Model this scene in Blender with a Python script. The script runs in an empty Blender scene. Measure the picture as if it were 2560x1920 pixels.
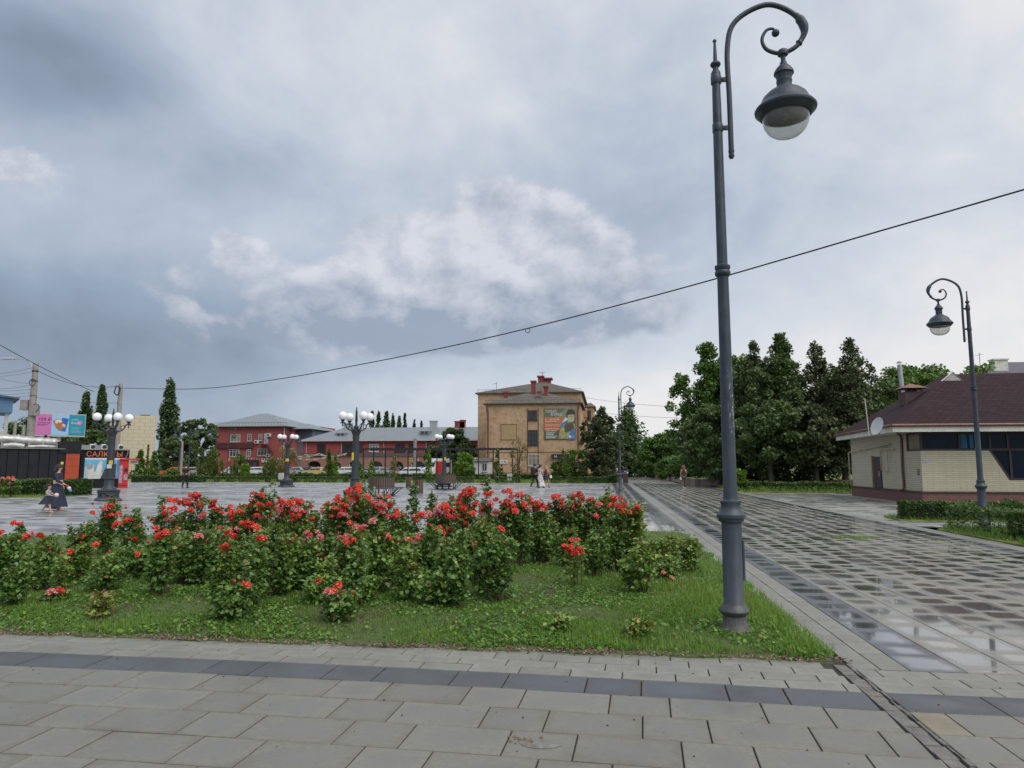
import bpy, math, random
import numpy as np
from mathutils import Vector, Matrix
random.seed(11)
rng = np.random.default_rng(11)
R = math.radians
sc = bpy.context.scene
col = sc.collection

# ------------------------------------------------------------------ camera
F, PITCH, YAW, EYE = 1780.0, math.atan(205 / 1780.0), R(7.47), 1.6
cam_d = bpy.data.cameras.new('camera')
cam_d.sensor_width = 36.0
cam_d.lens = 36.0 * F / 2560.0
cam_d.clip_start = 0.05
cam_d.clip_end = 6000
cam = bpy.data.objects.new('camera', cam_d)
cam.location = (0, 0, EYE)
cam.rotation_euler = (R(90) + PITCH, 0, YAW)
col.objects.link(cam)
sc.camera = cam


def ray(x, y):
    u, v = (x - 1280) / F, (y - 960) / F
    dx, dy = u, math.cos(PITCH) + v * math.sin(PITCH)
    dz = math.sin(PITCH) - v * math.cos(PITCH)
    c, s = math.cos(YAW), math.sin(YAW)
    return dx * c - dy * s, dx * s + dy * c, dz


def g(x, y, z=0.0):
    d = ray(x, y)
    t = (z - EYE) / d[2]
    return Vector((d[0] * t, d[1] * t, z))


def at(x, y, Y):
    d = ray(x, y)
    t = Y / d[1]
    return Vector((d[0] * t, Y, EYE + d[2] * t))


# ------------------------------------------------------------------ light and sky
SUN_AZ, SUN_EL = R(128), R(52)          # azimuth measured from +Y towards +X
sun_d = bpy.data.lights.new('sun', 'SUN')
sun_d.energy = 1.5
sun_d.angle = R(55)
sun_d.color = (1.0, 0.965, 0.91)
sun = bpy.data.objects.new('sun', sun_d)
sun.rotation_euler = (R(90) - SUN_EL, 0, math.pi - SUN_AZ)
col.objects.link(sun)
vs = sc.view_settings
vs.view_transform = 'Standard'
vs.look = 'None'
vs.exposure = 0.6
vs.gamma = 1.0
vs.use_curve_mapping = False

world = bpy.data.worlds.new('World')
sc.world = world
world.use_nodes = True
WN, WL = world.node_tree.nodes, world.node_tree.links
WN.clear()


class NB:
    """tiny node-graph helper"""
    def __init__(s, nt):
        s.n, s.l = nt.nodes, nt.links

    def node(s, t, **k):
        n = s.n.new(t)
        for a, b in k.items():
            setattr(n, a, b)
        return n

    def put(s, sock, val):
        if isinstance(val, bpy.types.NodeSocket):
            s.l.new(val, sock)
        elif val is not None:
            if sock.type == 'RGBA' and not hasattr(val, '__len__'):
                val = (val, val, val, 1)
            if sock.type == 'RGBA' and len(val) == 3:
                val = (*val, 1)
            sock.default_value = val

    def math(s, op, a, b=None, c=None, clamp=False):
        n = s.node('ShaderNodeMath', operation=op, use_clamp=clamp)
        for i, v in enumerate((a, b, c)):
            if v is not None:
                s.put(n.inputs[i], v)
        return n.outputs[0]

    def vmath(s, op, a, b=None, out=0):
        n = s.node('ShaderNodeVectorMath', operation=op)
        s.put(n.inputs[0], a)
        if b is not None:
            if op == 'SCALE':
                s.put(n.inputs['Scale'], b)
            else:
                s.put(n.inputs[1], b)
        return n.outputs[out]

    def mix(s, fac, a, b, blend='MIX'):
        n = s.node('ShaderNodeMix', data_type='RGBA', blend_type=blend)
        s.put(n.inputs[0], fac)
        s.put(n.inputs[6], a)
        s.put(n.inputs[7], b)
        return n.outputs[2]

    def fmix(s, fac, a, b):
        n = s.node('ShaderNodeMix', data_type='FLOAT')
        s.put(n.inputs[0], fac)
        s.put(n.inputs[2], a)
        s.put(n.inputs[3], b)
        return n.outputs[0]

    def noise(s, vec, scale, detail=4.0, rough=0.55, dist=0.0, out=0):
        n = s.node('ShaderNodeTexNoise')
        if vec is not None:
            s.put(n.inputs['Vector'], vec)
        n.inputs['Scale'].default_value = scale
        n.inputs['Detail'].default_value = detail
        n.inputs['Roughness'].default_value = rough
        n.inputs['Distortion'].default_value = dist
        return n.outputs[out]

    def smooth(s, v, lo, hi, a=0.0, b=1.0):
        n = s.node('ShaderNodeMapRange', interpolation_type='SMOOTHSTEP')
        s.put(n.inputs[0], v)
        for i, q in enumerate((lo, hi, a, b)):
            s.put(n.inputs[i + 1], q)
        return n.outputs[0]

    def xyz(s, x, y, z):
        n = s.node('ShaderNodeCombineXYZ')
        for i, q in enumerate((x, y, z)):
            s.put(n.inputs[i], q)
        return n.outputs[0]

    def sep(s, v):
        n = s.node('ShaderNodeSeparateXYZ')
        s.put(n.inputs[0], v)
        return n.outputs


class Facade:
    """an upright wall plane through the photo point (px, Y) turned by ang; X and Z read photo pixels onto it"""
    def __init__(s, px, Y, ang):
        s.P, s.a = at(px, 1165, Y), R(ang)
        s.d = (math.cos(s.a), math.sin(s.a))
        s.loc = (s.P.x, s.P.y, 0)

    def hit(s, px, py, off=0.0):
        r_ = ray(px, py)
        nx_, ny_ = -s.d[1], s.d[0]
        t_ = ((s.P.x + nx_ * off) * nx_ + (s.P.y + ny_ * off) * ny_) / (r_[0] * nx_ + r_[1] * ny_)
        return r_[0] * t_, r_[1] * t_, EYE + r_[2] * t_

    def X(s, px, off=0.0):
        h = s.hit(px, 1165, off)
        return s.P.x + (h[0] - s.P.x) * s.d[0] + (h[1] - s.P.y) * s.d[1]

    def Z(s, py, px):
        return s.hit(px, py)[2]


def azel(x, y):
    d = Vector(ray(x, y)).normalized()
    return math.atan2(d.x, d.y), math.asin(d.z)


W = NB(world.node_tree)
tc = W.node('ShaderNodeTexCoord')
D = W.sep(tc.outputs['Generated'])
az = W.math('ARCTAN2', D[0], D[1])
el = W.math('ARCSINE', W.math('MINIMUM', W.math('MAXIMUM', D[2], -1.0), 1.0))
P = W.xyz(W.math('MULTIPLY', az, 1.0), W.math('MULTIPLY', el, 1.35), 3.7)
nbig = W.noise(P, 1.9, 2, 0.5, 0.4)
nmid = W.noise(W.vmath('ADD', P, (4.1, 2.2, 0.7)), 3.6, 6, 0.54, 0.5)
nfine = W.noise(W.vmath('ADD', P, (1.3, 7.7, 2.2)), 9.5, 8, 0.58, 0.15)
PL = W.vmath('ADD', W.vmath('ADD', P, (1.3, 7.7, 2.2)), (0.022, 0.030, 0.0))
nfineL = W.noise(PL, 9.5, 5, 0.58, 0.15)


AE = W.xyz(az, el, 0.0)


def blob(px, py, rx, ry, amp, tilt=0.0):
    """soft elliptical cloud mass centred on a sky direction"""
    a0, e0 = azel(px, py)
    v = W.vmath('SUBTRACT', AE, (a0, e0, 0))
    if tilt:
        n = W.node('ShaderNodeVectorRotate', rotation_type='Z_AXIS')
        W.put(n.inputs['Vector'], v)
        n.inputs['Angle'].default_value = -tilt
        v = n.outputs[0]
    v = W.vmath('MULTIPLY', v, (F / rx, F / ry, 0))
    return W.math('POWER', 0.36788, W.vmath('DOT_PRODUCT', v, v, out=1)), amp


def total(*a):
    r = None
    for b in a:
        if isinstance(b, tuple):
            r = W.math('MULTIPLY_ADD', b[0], b[1], 0.0 if r is None else r)
        else:
            r = b if r is None else W.math('ADD', r, b)
    return r


# veil of high grey cloud: lighter towards the hidden sun, bluer away from it
t = total(W.smooth(az, -1.0, 0.75, 0.53, 0.77),
          W.math('MULTIPLY', W.math('SUBTRACT', nbig, 0.5), 0.30),
          W.math('MULTIPLY', W.math('SUBTRACT', nmid, 0.5), 0.62), W.math('MULTIPLY', W.math('SUBTRACT', nfine, 0.5), 0.30),
          W.smooth(el, 0.10, 0.70, -0.02, 0.12),
          blob(40, 110, 270, 150, -0.50, 0.2), blob(270, 230, 160, 60, -0.16, 0.3), blob(560, 420, 260, 70, -0.20, 0.1), blob(200, 450, 360, 170, 0.08), blob(420, 60, 240, 130, 0.16),
          blob(330, 850, 640, 210, -0.46), blob(1560, 430, 330, 330, -0.22, -0.5), blob(1750, 620, 300, 120, -0.12),
          blob(1000, 150, 420, 200, 0.12), blob(2450, 860, 620, 220, 0.20), blob(1700, 1020, 520, 110, 0.32),
          blob(1100, 1000, 400, 90, 0.12))
t = W.math('MINIMUM', W.math('MAXIMUM', t, 0.0), 1.0)
ramp = W.node('ShaderNodeValToRGB')
W.put(ramp.inputs[0], t)
cr = ramp.color_ramp
cr.elements[0].position, cr.elements[0].color = 0.0, (0.200, 0.245, 0.320, 1)
cr.elements[1].position, cr.elements[1].color = 1.0, (0.79, 0.78, 0.785, 1)
for p_, c_ in ((0.28, (0.295, 0.360, 0.460)), (0.55, (0.445, 0.506, 0.605)), (0.78, (0.610, 0.652, 0.715))):
    e_ = cr.elements.new(p_)
    e_.color = (*c_, 1)
veil = ramp.outputs[0]
# cumulus banks
cum = total(blob(1290, 585, 190, 140, 0.78, -0.1), blob(1100, 730, 340, 120, 0.78, 0.1), blob(1000, 610, 120, 60, 0.36), blob(1330, 740, 330, 110, 0.5),
            blob(880, 800, 270, 80, 0.60), blob(960, 590, 110, 50, 0.36), blob(620, 640, 60, 30, 0.42),
            blob(590, 655, 55, 32, 0.32), blob(450, 680, 45, 38, 0.31), blob(452, 780, 45, 42, 0.32),
            blob(570, 590, 40, 36, 0.36), blob(300, 700, 80, 40, 0.24), blob(60, 440, 240, 90, 0.32),
            blob(560, 830, 120, 35, 0.30), blob(160, 850, 150, 40, 0.22), blob(1500, 800, 330, 80, 0.30),
            W.math('MULTIPLY', W.smooth(nmid, 0.56, 0.80), 0.36))
shape = total(cum, W.math('MULTIPLY', W.math('SUBTRACT', nfine, 0.5), 0.80), W.math('MULTIPLY', W.math('SUBTRACT', nmid, 0.5), 0.20))
cover = W.smooth(shape, 0.25, 0.43)
lit = total(0.55, W.math('MULTIPLY', W.math('SUBTRACT', nfine, nfineL), 2.2), W.math('MULTIPLY', W.math('SUBTRACT', nfine, 0.5), 0.6),
            blob(1290, 570, 260, 100, 0.28), blob(980, 640, 300, 90, 0.14),
            blob(1050, 860, 620, 85, -0.62), blob(1500, 800, 420, 80, -0.25), blob(640, 850, 300, 50, -0.2))
lit = W.math('MINIMUM', W.math('MAXIMUM', lit, 0.0), 1.0)
cumc = W.mix(lit, (0.285, 0.335, 0.43), (0.700, 0.706, 0.755))
cloud = W.mix(W.math('MULTIPLY', cover, 0.80), veil, cumc)
sky = W.node('ShaderNodeTexSky', sky_type='NISHITA')
sky.sun_disc = False
sky.sun_elevation = SUN_EL
sky.sun_rotation = SUN_AZ
sky.air_density, sky.dust_density, sky.ozone_density = 1.0, 2.0, 1.0
nish = W.vmath('SCALE', sky.outputs[0], 0.085)
final = W.mix(0.90, nish, cloud)
bg = W.node('ShaderNodeBackground')
W.put(bg.inputs[0], final)
bg.inputs[1].default_value = 0.74
out = W.node('ShaderNodeOutputWorld')
W.l.new(bg.outputs[0], out.inputs[0])

# ------------------------------------------------------------------ materials
MATS = {}


def newmat(name):
    m = bpy.data.materials.new(name)
    m.use_nodes = True
    m.node_tree.nodes.clear()
    b = NB(m.node_tree)
    o = b.node('ShaderNodeOutputMaterial')
    p = b.node('ShaderNodeBsdfPrincipled')
    b.l.new(p.outputs[0], o.inputs[0])
    MATS[name] = m
    return m, b, p, o


def mat(name, c, rough=0.6, var=0.18, scale=3.0, metal=0.0, bump=0.15, bscale=None, c2=None, spec=0.5, obj=True):
    """plain paint / plaster / metal with uneven tone and a little relief"""
    if name in MATS:
        return MATS[name]
    m, b, p, o = newmat(name)
    t = b.node('ShaderNodeTexCoord').outputs['Object']
    n1 = b.noise(t, scale, 6, 0.6)
    n2 = b.noise(t, scale * 9, 4, 0.6)
    f = b.math('ADD', b.math('MULTIPLY', n1, 0.7), b.math('MULTIPLY', n2, 0.3))
    lo = tuple(x * (1 - var) for x in c)
    hi = tuple(min(1, x * (1 + var)) for x in (c2 or c))
    b.put(p.inputs['Base Color'], b.mix(b.smooth(f, 0.3, 0.7), lo, hi))
    b.put(p.inputs['Roughness'], b.math('ADD', rough - 0.08, b.math('MULTIPLY', n2, 0.16)))
    p.inputs['Metallic'].default_value = metal
    p.inputs['Specular IOR Level'].default_value = spec
    if bump:
        bn = b.node('ShaderNodeBump')
        bn.inputs['Strength'].default_value = bump
        bn.inputs['Distance'].default_value = 0.01
        b.put(bn.inputs['Height'], b.noise(t, bscale or scale * 14, 5, 0.6))
        b.l.new(bn.outputs[0], p.inputs['Normal'])
    return m


def brickmat(name, c1, c2, mortar, bw, bh, ms=0.01, rough=0.75, var=0.5, bump=0.5, axis='XZ', rows_only=False):
    if name in MATS:
        return MATS[name]
    m, b, p, o = newmat(name)
    ge = b.node('ShaderNodeNewGeometry')
    s = b.sep(ge.outputs['Position'])
    nz = b.sep(ge.outputs['Normal'])
    if axis == 'XZ':     # pick the horizontal run from the face direction
        side = b.math('GREATER_THAN', b.math('ABSOLUTE', nz[0]), 0.7)
        u = b.fmix(side, s[0], s[1])
        v = s[2]
    else:
        u, v = s[0], s[1]
    n = b.node('ShaderNodeTexBrick')
    b.put(n.inputs['Vector'], b.xyz(u, v, 0.0))
    n.inputs['Color1'].default_value = (*c1, 1)
    n.inputs['Color2'].default_value = (*c2, 1)
    n.inputs['Mortar'].default_value = (*mortar, 1)
    n.inputs['Scale'].default_value = 1.0
    n.inputs['Mortar Size'].default_value = ms
    n.inputs['Brick Width'].default_value = bw
    n.inputs['Row Height'].default_value = bh
    w = b.noise(b.vmath('MULTIPLY', ge.outputs['Position'], (1.6, 1.6, 0.22)), 1.0, 6, 0.6)
    cc = b.mix(b.smooth(w, 0.3, 0.75, 0, var), n.outputs[0], tuple(x * 0.55 for x in c1))
    b.put(p.inputs['Base Color'], cc)
    p.inputs['Roughness'].default_value = rough
    bn = b.node('ShaderNodeBump')
    bn.inputs['Strength'].default_value = bump
    bn.inputs['Distance'].default_value = 0.02
    b.put(bn.inputs['Height'], b.math('MULTIPLY', n.outputs['Fac'], -1.0))
    b.l.new(bn.outputs[0], p.inputs['Normal'])
    return m


def leafmat(name, cols, rough=0.45, trans=0.28):
    """cols = list of (position, colour) looked up by the per-leaf attribute 'tint'"""
    m, b, p, o = newmat(name)
    a = b.node('ShaderNodeAttribute', attribute_name='tint')
    r = b.node('ShaderNodeValToRGB')
    b.l.new(a.outputs['Fac'], r.inputs[0])
    e = r.color_ramp.elements
    e[0].position, e[0].color = cols[0][0], (*cols[0][1], 1)
    e[1].position, e[1].color = cols[-1][0], (*cols[-1][1], 1)
    for q, c in cols[1:-1]:
        k = e.new(q)
        k.color = (*c, 1)
    b.l.new(r.outputs[0], p.inputs['Base Color'])
    p.inputs['Roughness'].default_value = rough
    p.inputs['Specular IOR Level'].default_value = 0.4
    if trans:
        tr = b.node('ShaderNodeBsdfTranslucent')
        b.put(tr.inputs[0], b.mix(0.5, r.outputs[0], (0.16, 0.25, 0.03), 'MIX'))
        mx = b.node('ShaderNodeMixShader')
        mx.inputs[0].default_value = trans
        b.l.new(p.outputs[0], mx.inputs[1])
        b.l.new(tr.outputs[0], mx.inputs[2])
        b.l.new(mx.outputs[0], o.inputs[0])
    return m


def glassmat(name, c=(0.02, 0.025, 0.03), rough=0.06):
    m, b, p, o = newmat(name)
    t = b.node('ShaderNodeTexCoord').outputs['Object']
    n = b.noise(t, 0.8, 3)
    b.put(p.inputs['Base Color'], b.mix(n, tuple(x * 0.5 for x in c), tuple(min(1, x * 1.6) for x in c)))
    p.inputs['Roughness'].default_value = rough
    p.inputs['IOR'].default_value = 1.5
    bn = b.node('ShaderNodeBump')
    bn.inputs['Strength'].default_value = 0.04
    b.put(bn.inputs['Height'], b.noise(t, 1.5, 2))
    b.l.new(bn.outputs[0], p.inputs['Normal'])
    return m


# ------------------------------------------------------------------ geometry helpers
class MB:
    def __init__(s):
        s.v, s.f, s.mi, s.m = [], [], [], 0

    def add(s, vs, fs):
        o = len(s.v)
        s.v += [tuple(p) for p in vs]
        s.f += [tuple(i + o for i in f) for f in fs]
        s.mi += [s.m] * len(fs)
        return s

    def box(s, x0, x1, y0, y1, z0, z1):
        return s.add([(x0, y0, z0), (x1, y0, z0), (x1, y1, z0), (x0, y1, z0), (x0, y0, z1), (x1, y0, z1), (x1, y1, z1), (x0, y1, z1)],
                     [(3, 2, 1, 0), (4, 5, 6, 7), (0, 1, 5, 4), (1, 2, 6, 5), (2, 3, 7, 6), (3, 0, 4, 7)])

    def cbox(s, c, d):
        return s.box(c[0] - d[0] / 2, c[0] + d[0] / 2, c[1] - d[1] / 2, c[1] + d[1] / 2, c[2] - d[2] / 2, c[2] + d[2] / 2)

    def rbox(s, x0, x1, y0, y1, z0, z1, b=0.02):
        """box with chamfered vertical and top edges"""
        xs = [(x0 + b, y0), (x1 - b, y0), (x1, y0 + b), (x1, y1 - b), (x1 - b, y1), (x0 + b, y1), (x0, y1 - b), (x0, y0 + b)]
        cx, cy = (x0 + x1) / 2, (y0 + y1) / 2
        ins = [(x + (b if x < cx else -b) * (abs(x - cx) > abs(x1 - x0) / 2 - b * 1.5), y + (b if y < cy else -b) * (abs(y - cy) > abs(y1 - y0) / 2 - b * 1.5)) for x, y in xs]
        v = [(x, y, z0) for x, y in xs] + [(x, y, z1 - b) for x, y in xs] + [(x, y, z1) for x, y in ins]
        f = [tuple(range(7, -1, -1)), tuple(range(16, 24))]
        for k in (0, 8):
            f += [(k + i, k + (i + 1) % 8, k + 8 + (i + 1) % 8, k + 8 + i) for i in range(8)]
        return s.add(v, f)

    def ring(s, pts_list, close=False, cap=True):
        n = len(pts_list[0])
        v = [p for r in pts_list for p in r]
        f = []
        m = len(pts_list)
        for k in range(m if close else m - 1):
            a, b = k * n, ((k + 1) % m) * n
            f += [(a + i, a + (i + 1) % n, b + (i + 1) % n, b + i) for i in range(n)]
        if cap and not close:
            f += [tuple(range(n - 1, -1, -1)), tuple(range((m - 1) * n, m * n))]
        return s.add(v, f)

    def tube(s, path, r, n=8, cap=True):
        path = [Vector(p) for p in path]
        rs = r if hasattr(r, '__len__') else [r] * len(path)
        rings = []
        up = None
        for i, p in enumerate(path):
            d = (path[min(i + 1, len(path) - 1)] - path[max(i - 1, 0)])
            d = d.normalized() if d.length > 1e-9 else Vector((0, 0, 1))
            if up is None:
                up = Vector((1, 0, 0)) if abs(d.z) > 0.8 else Vector((0, 0, 1))
            a = d.cross(up)
            if a.length < 1e-6:
                a = d.orthogonal()
            a.normalize()
            b = a.cross(d).normalized()
            up = b
            rings.append([p + (a * math.cos(2 * math.pi * k / n) + b * math.sin(2 * math.pi * k / n)) * rs[i] for k in range(n)])
        return s.ring(rings, cap=cap)

    def cyl(s, p0, p1, r0, r1=None, n=10):
        return s.tube([p0, p1], [r0, r0 if r1 is None else r1], n)

    def lathe(s, prof, n=16, c=(0, 0, 0), ph=0.0, cap=True):
        return s.ring([[(c[0] + r * math.cos(2 * math.pi * k / n + ph), c[1] + r * math.sin(2 * math.pi * k / n + ph), c[2] + z) for k in range(n)] for r, z in prof], cap=cap)

    def sphere(s, c, r, n=14, m=9, sc=(1, 1, 1)):
        prof = [(max(1e-4, math.sin(math.pi * i / m)) * r, -math.cos(math.pi * i / m) * r) for i in range(m + 1)]
        return s.ring([[(c[0] + q * math.cos(2 * math.pi * k / n) * sc[0], c[1] + q * math.sin(2 * math.pi * k / n) * sc[1], c[2] + z * sc[2]) for k in range(n)] for q, z in prof])

    def prism(s, poly, lo, hi, axis='y'):
        n = len(poly)
        put = {'y': lambda a, b, t: (a, t, b), 'x': lambda a, b, t: (t, a, b), 'z': lambda a, b, t: (a, b, t)}[axis]
        v = [put(a, b, lo) for a, b in poly] + [put(a, b, hi) for a, b in poly]
        f = [tuple(range(n)), tuple(range(2 * n - 1, n - 1, -1))] + [(i + n, (i + 1) % n + n, (i + 1) % n, i) for i in range(n)]
        return s.add(v, f)

    def quad(s, a, b, c, d):
        return s.add([a, b, c, d], [(0, 1, 2, 3)])

    def done(s, name, m, parent=None, smooth=None, world=False, loc=None, xf=None):
        me = bpy.data.meshes.new(name)
        v = s.v
        if world and parent is not None:
            o = root_loc(parent)
            v = [(a - o.x, b - o.y, c - o.z) for a, b, c in v]
        if xf is not None:
            v = [tuple(xf @ Vector(p)) for p in v]
        me.from_pydata(v, [], s.f)
        for k in (m if isinstance(m, (list, tuple)) else [m]):
            me.materials.append(k)
        if any(s.mi):
            me.polygons.foreach_set('material_index', s.mi)
        fix_normals(me)
        if smooth is not None:
            me.polygons.foreach_set('use_smooth', [True] * len(me.polygons))
            me.set_sharp_from_angle(angle=R(smooth))
        return link(name, me, parent, loc)


def fix_normals(me):
    import bmesh
    bm = bmesh.new()
    bm.from_mesh(me)
    bmesh.ops.recalc_face_normals(bm, faces=bm.faces)
    bm.to_mesh(me)
    bm.free()


def root_loc(p):
    o = Vector((0, 0, 0))
    while p is not None:
        o += p.location
        p = p.parent
    return o


def link(name, me, parent=None, loc=None):
    o = bpy.data.objects.new(name, me)
    col.objects.link(o)
    if parent is not None:
        o.parent = parent
    if loc is not None:
        o.location = loc
    return o


def tag(o, label=None, cat=None, group=None, kind=None):
    for k, v in (('label', label), ('category', cat), ('group', group), ('kind', kind)):
        if v:
            o[k] = v
    return o


def thing(name, label, cat, loc=(0, 0, 0), rz=0.0, group=None, s=1.0):
    o = bpy.data.objects.new(name, None)
    o.empty_display_size = 0.2
    col.objects.link(o)
    o.location = loc
    o.rotation_euler = (0, 0, rz)
    o.scale = (s, s, s)
    return tag(o, label, cat, group)


def copy_thing(src, label, loc, rz=None, s=None, group=None):
    def cp(o, par):
        c = o.copy()
        col.objects.link(c)
        c.parent = par
        for ch in o.children:
            cp(ch, c)
        return c
    r = cp(src, None)
    r.location = loc
    if rz is not None:
        r.rotation_euler = (0, 0, rz)
    if s is not None:
        r.scale = (s, s, s) if not hasattr(s, '__len__') else s
    r['label'] = label
    if group:
        r['group'] = group
    return r


def catmull(pts, k=6):
    P_ = [np.array(p, float) for p in pts]
    P_ = [2 * P_[0] - P_[1]] + P_ + [2 * P_[-1] - P_[-2]]
    o = []
    for i in range(1, len(P_) - 2):
        for j in range(k):
            t_ = j / k
            a, b, c, d = P_[i - 1:i + 3]
            o.append(0.5 * ((2 * b) + (-a + c) * t_ + (2 * a - 5 * b + 4 * c - d) * t_ ** 2 + (-a + 3 * b - 3 * c + d) * t_ ** 3))
    o.append(P_[-2])
    return [tuple(x) for x in o]


def quads_mesh(name, V, tint=None, mats=None, mi=None, smooth=False):
    """V: (N,4,3) array of loose quads -> mesh with a per-face 'tint'"""
    n = len(V)
    me = bpy.data.meshes.new(name)
    me.vertices.add(4 * n)
    me.vertices.foreach_set('co', np.ascontiguousarray(V, dtype=np.float32).ravel())
    me.loops.add(4 * n)
    me.loops.foreach_set('vertex_index', np.arange(4 * n, dtype=np.int32))
    me.polygons.add(n)
    me.polygons.foreach_set('loop_start', np.arange(0, 4 * n, 4, dtype=np.int32))
    me.update(calc_edges=True)
    if tint is not None:
        a = me.attributes.new('tint', 'FLOAT', 'FACE')
        a.data.foreach_set('value', np.asarray(tint, dtype=np.float32))
    for m in (mats or []):
        me.materials.append(m)
    if mi is not None:
        me.polygons.foreach_set('material_index', np.asarray(mi, dtype=np.int32))
    return me


def unit(a):
    return a / np.maximum(np.linalg.norm(a, axis=-1, keepdims=True), 1e-9)


def leaf_quads(C, size, w=0.36, up=0.5, fold=0.10, dirs=None):
    """one folded diamond leaf at each centre"""
    n = len(C)
    size = np.broadcast_to(np.asarray(size, float), (n,))[:, None]
    nr = rng.normal(size=(n, 3))
    nr[:, 2] = np.abs(nr[:, 2]) + up
    nr = unit(nr)
    t_ = rng.normal(size=(n, 3)) if dirs is None else dirs + 0.45 * rng.normal(size=(n, 3))
    t_ = unit(t_ - (t_ * nr).sum(1, keepdims=True) * nr)
    b = np.cross(nr, t_)
    V = np.empty((n, 4, 3))
    V[:, 0] = C - t_ * size * 0.5
    V[:, 1] = C + b * size * w + nr * size * fold - t_ * size * 0.06
    V[:, 2] = C + t_ * size * 0.5 - nr * size * fold * 0.6
    V[:, 3] = C - b * size * w + nr * size * fold - t_ * size * 0.06
    return V


def blades(C, h, w, lean=0.5):
    n = len(C)
    a = rng.uniform(0, 2 * math.pi, n)
    d = np.stack([np.cos(a), np.sin(a), np.zeros(n)], 1)
    p = np.stack([-np.sin(a), np.cos(a), np.zeros(n)], 1)
    le = rng.uniform(0.05, lean, n)[:, None] * h[:, None]
    up = np.array([0, 0, 1.0])[None]
    V = np.empty((n, 4, 3))
    V[:, 0] = C - p * w[:, None]
    V[:, 1] = C + p * w[:, None]
    V[:, 2] = C + d * le + up * h[:, None] + p * w[:, None] * 0.15
    V[:, 3] = C + d * le * 0.96 + up * h[:, None] * 0.97 - p * w[:, None] * 0.25
    return V


def text(s, size, m, parent, name, loc, rx=90, rz=0, ext=0.01, align='LEFT', sx=1.0, shear=0.0):
    cu = bpy.data.curves.new(name, 'FONT')
    cu.body = s
    cu.size = size
    cu.extrude = ext
    cu.align_x = align
    cu.shear = shear
    cu.resolution_u = 3
    o = bpy.data.objects.new(name + '_tmp', cu)
    col.objects.link(o)
    bpy.context.view_layer.update()
    dg = bpy.context.evaluated_depsgraph_get()
    me = bpy.data.meshes.new_from_object(o.evaluated_get(dg))
    bpy.data.objects.remove(o)
    bpy.data.curves.remove(cu)
    me.name = name
    me.materials.clear()
    me.materials.append(m)
    q = link(name, me, parent)
    L = Vector(loc) - (root_loc(parent) if parent is not None else Vector((0, 0, 0)))
    q.location = L
    q.rotation_euler = (R(rx), 0, R(rz))
    q.scale = (sx, 1, 1)
    return q


def strokes(x0, x1, z, h, y, m, parent, n):
    """lettering too small to read in the photograph: a row of short upright strokes"""
    q_ = MB()
    rd = random.Random(int(abs(x0 * 100)) + n)
    w_ = (x1 - x0) / n
    for i in range(n):
        xa = x0 + w_ * i
        q_.box(xa, xa + w_ * 0.22, y - 0.012, y, z, z + h)
        q_.box(xa + w_ * 0.24, xa + w_ * 0.72, y - 0.012, y, z + h * rd.choice((0.0, 0.4, 0.8)), z + h * rd.choice((0.18, 0.58, 1.0)) + 0.01)
    o_ = q_.done('lettering', m, parent, world=True)
    o_['kind'] = 'stuff'
    return o_


def skin(name, verts, edges, radii, m, parent, sub=1):
    me = bpy.data.meshes.new(name)
    me.from_pydata([tuple(v) for v in verts], edges, [])
    me.materials.append(m)
    o = link(name, me, parent)
    md = o.modifiers.new('skin', 'SKIN')
    md.use_smooth_shade = True
    sv = me.skin_vertices[0].data
    for i, r in enumerate(radii):
        sv[i].radius = (r, r) if not hasattr(r, '__len__') else r
    sv[0].use_root = True
    o.modifiers.new('sub', 'SUBSURF').levels = sub
    o.modifiers['sub'].render_levels = sub
    return o

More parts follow.
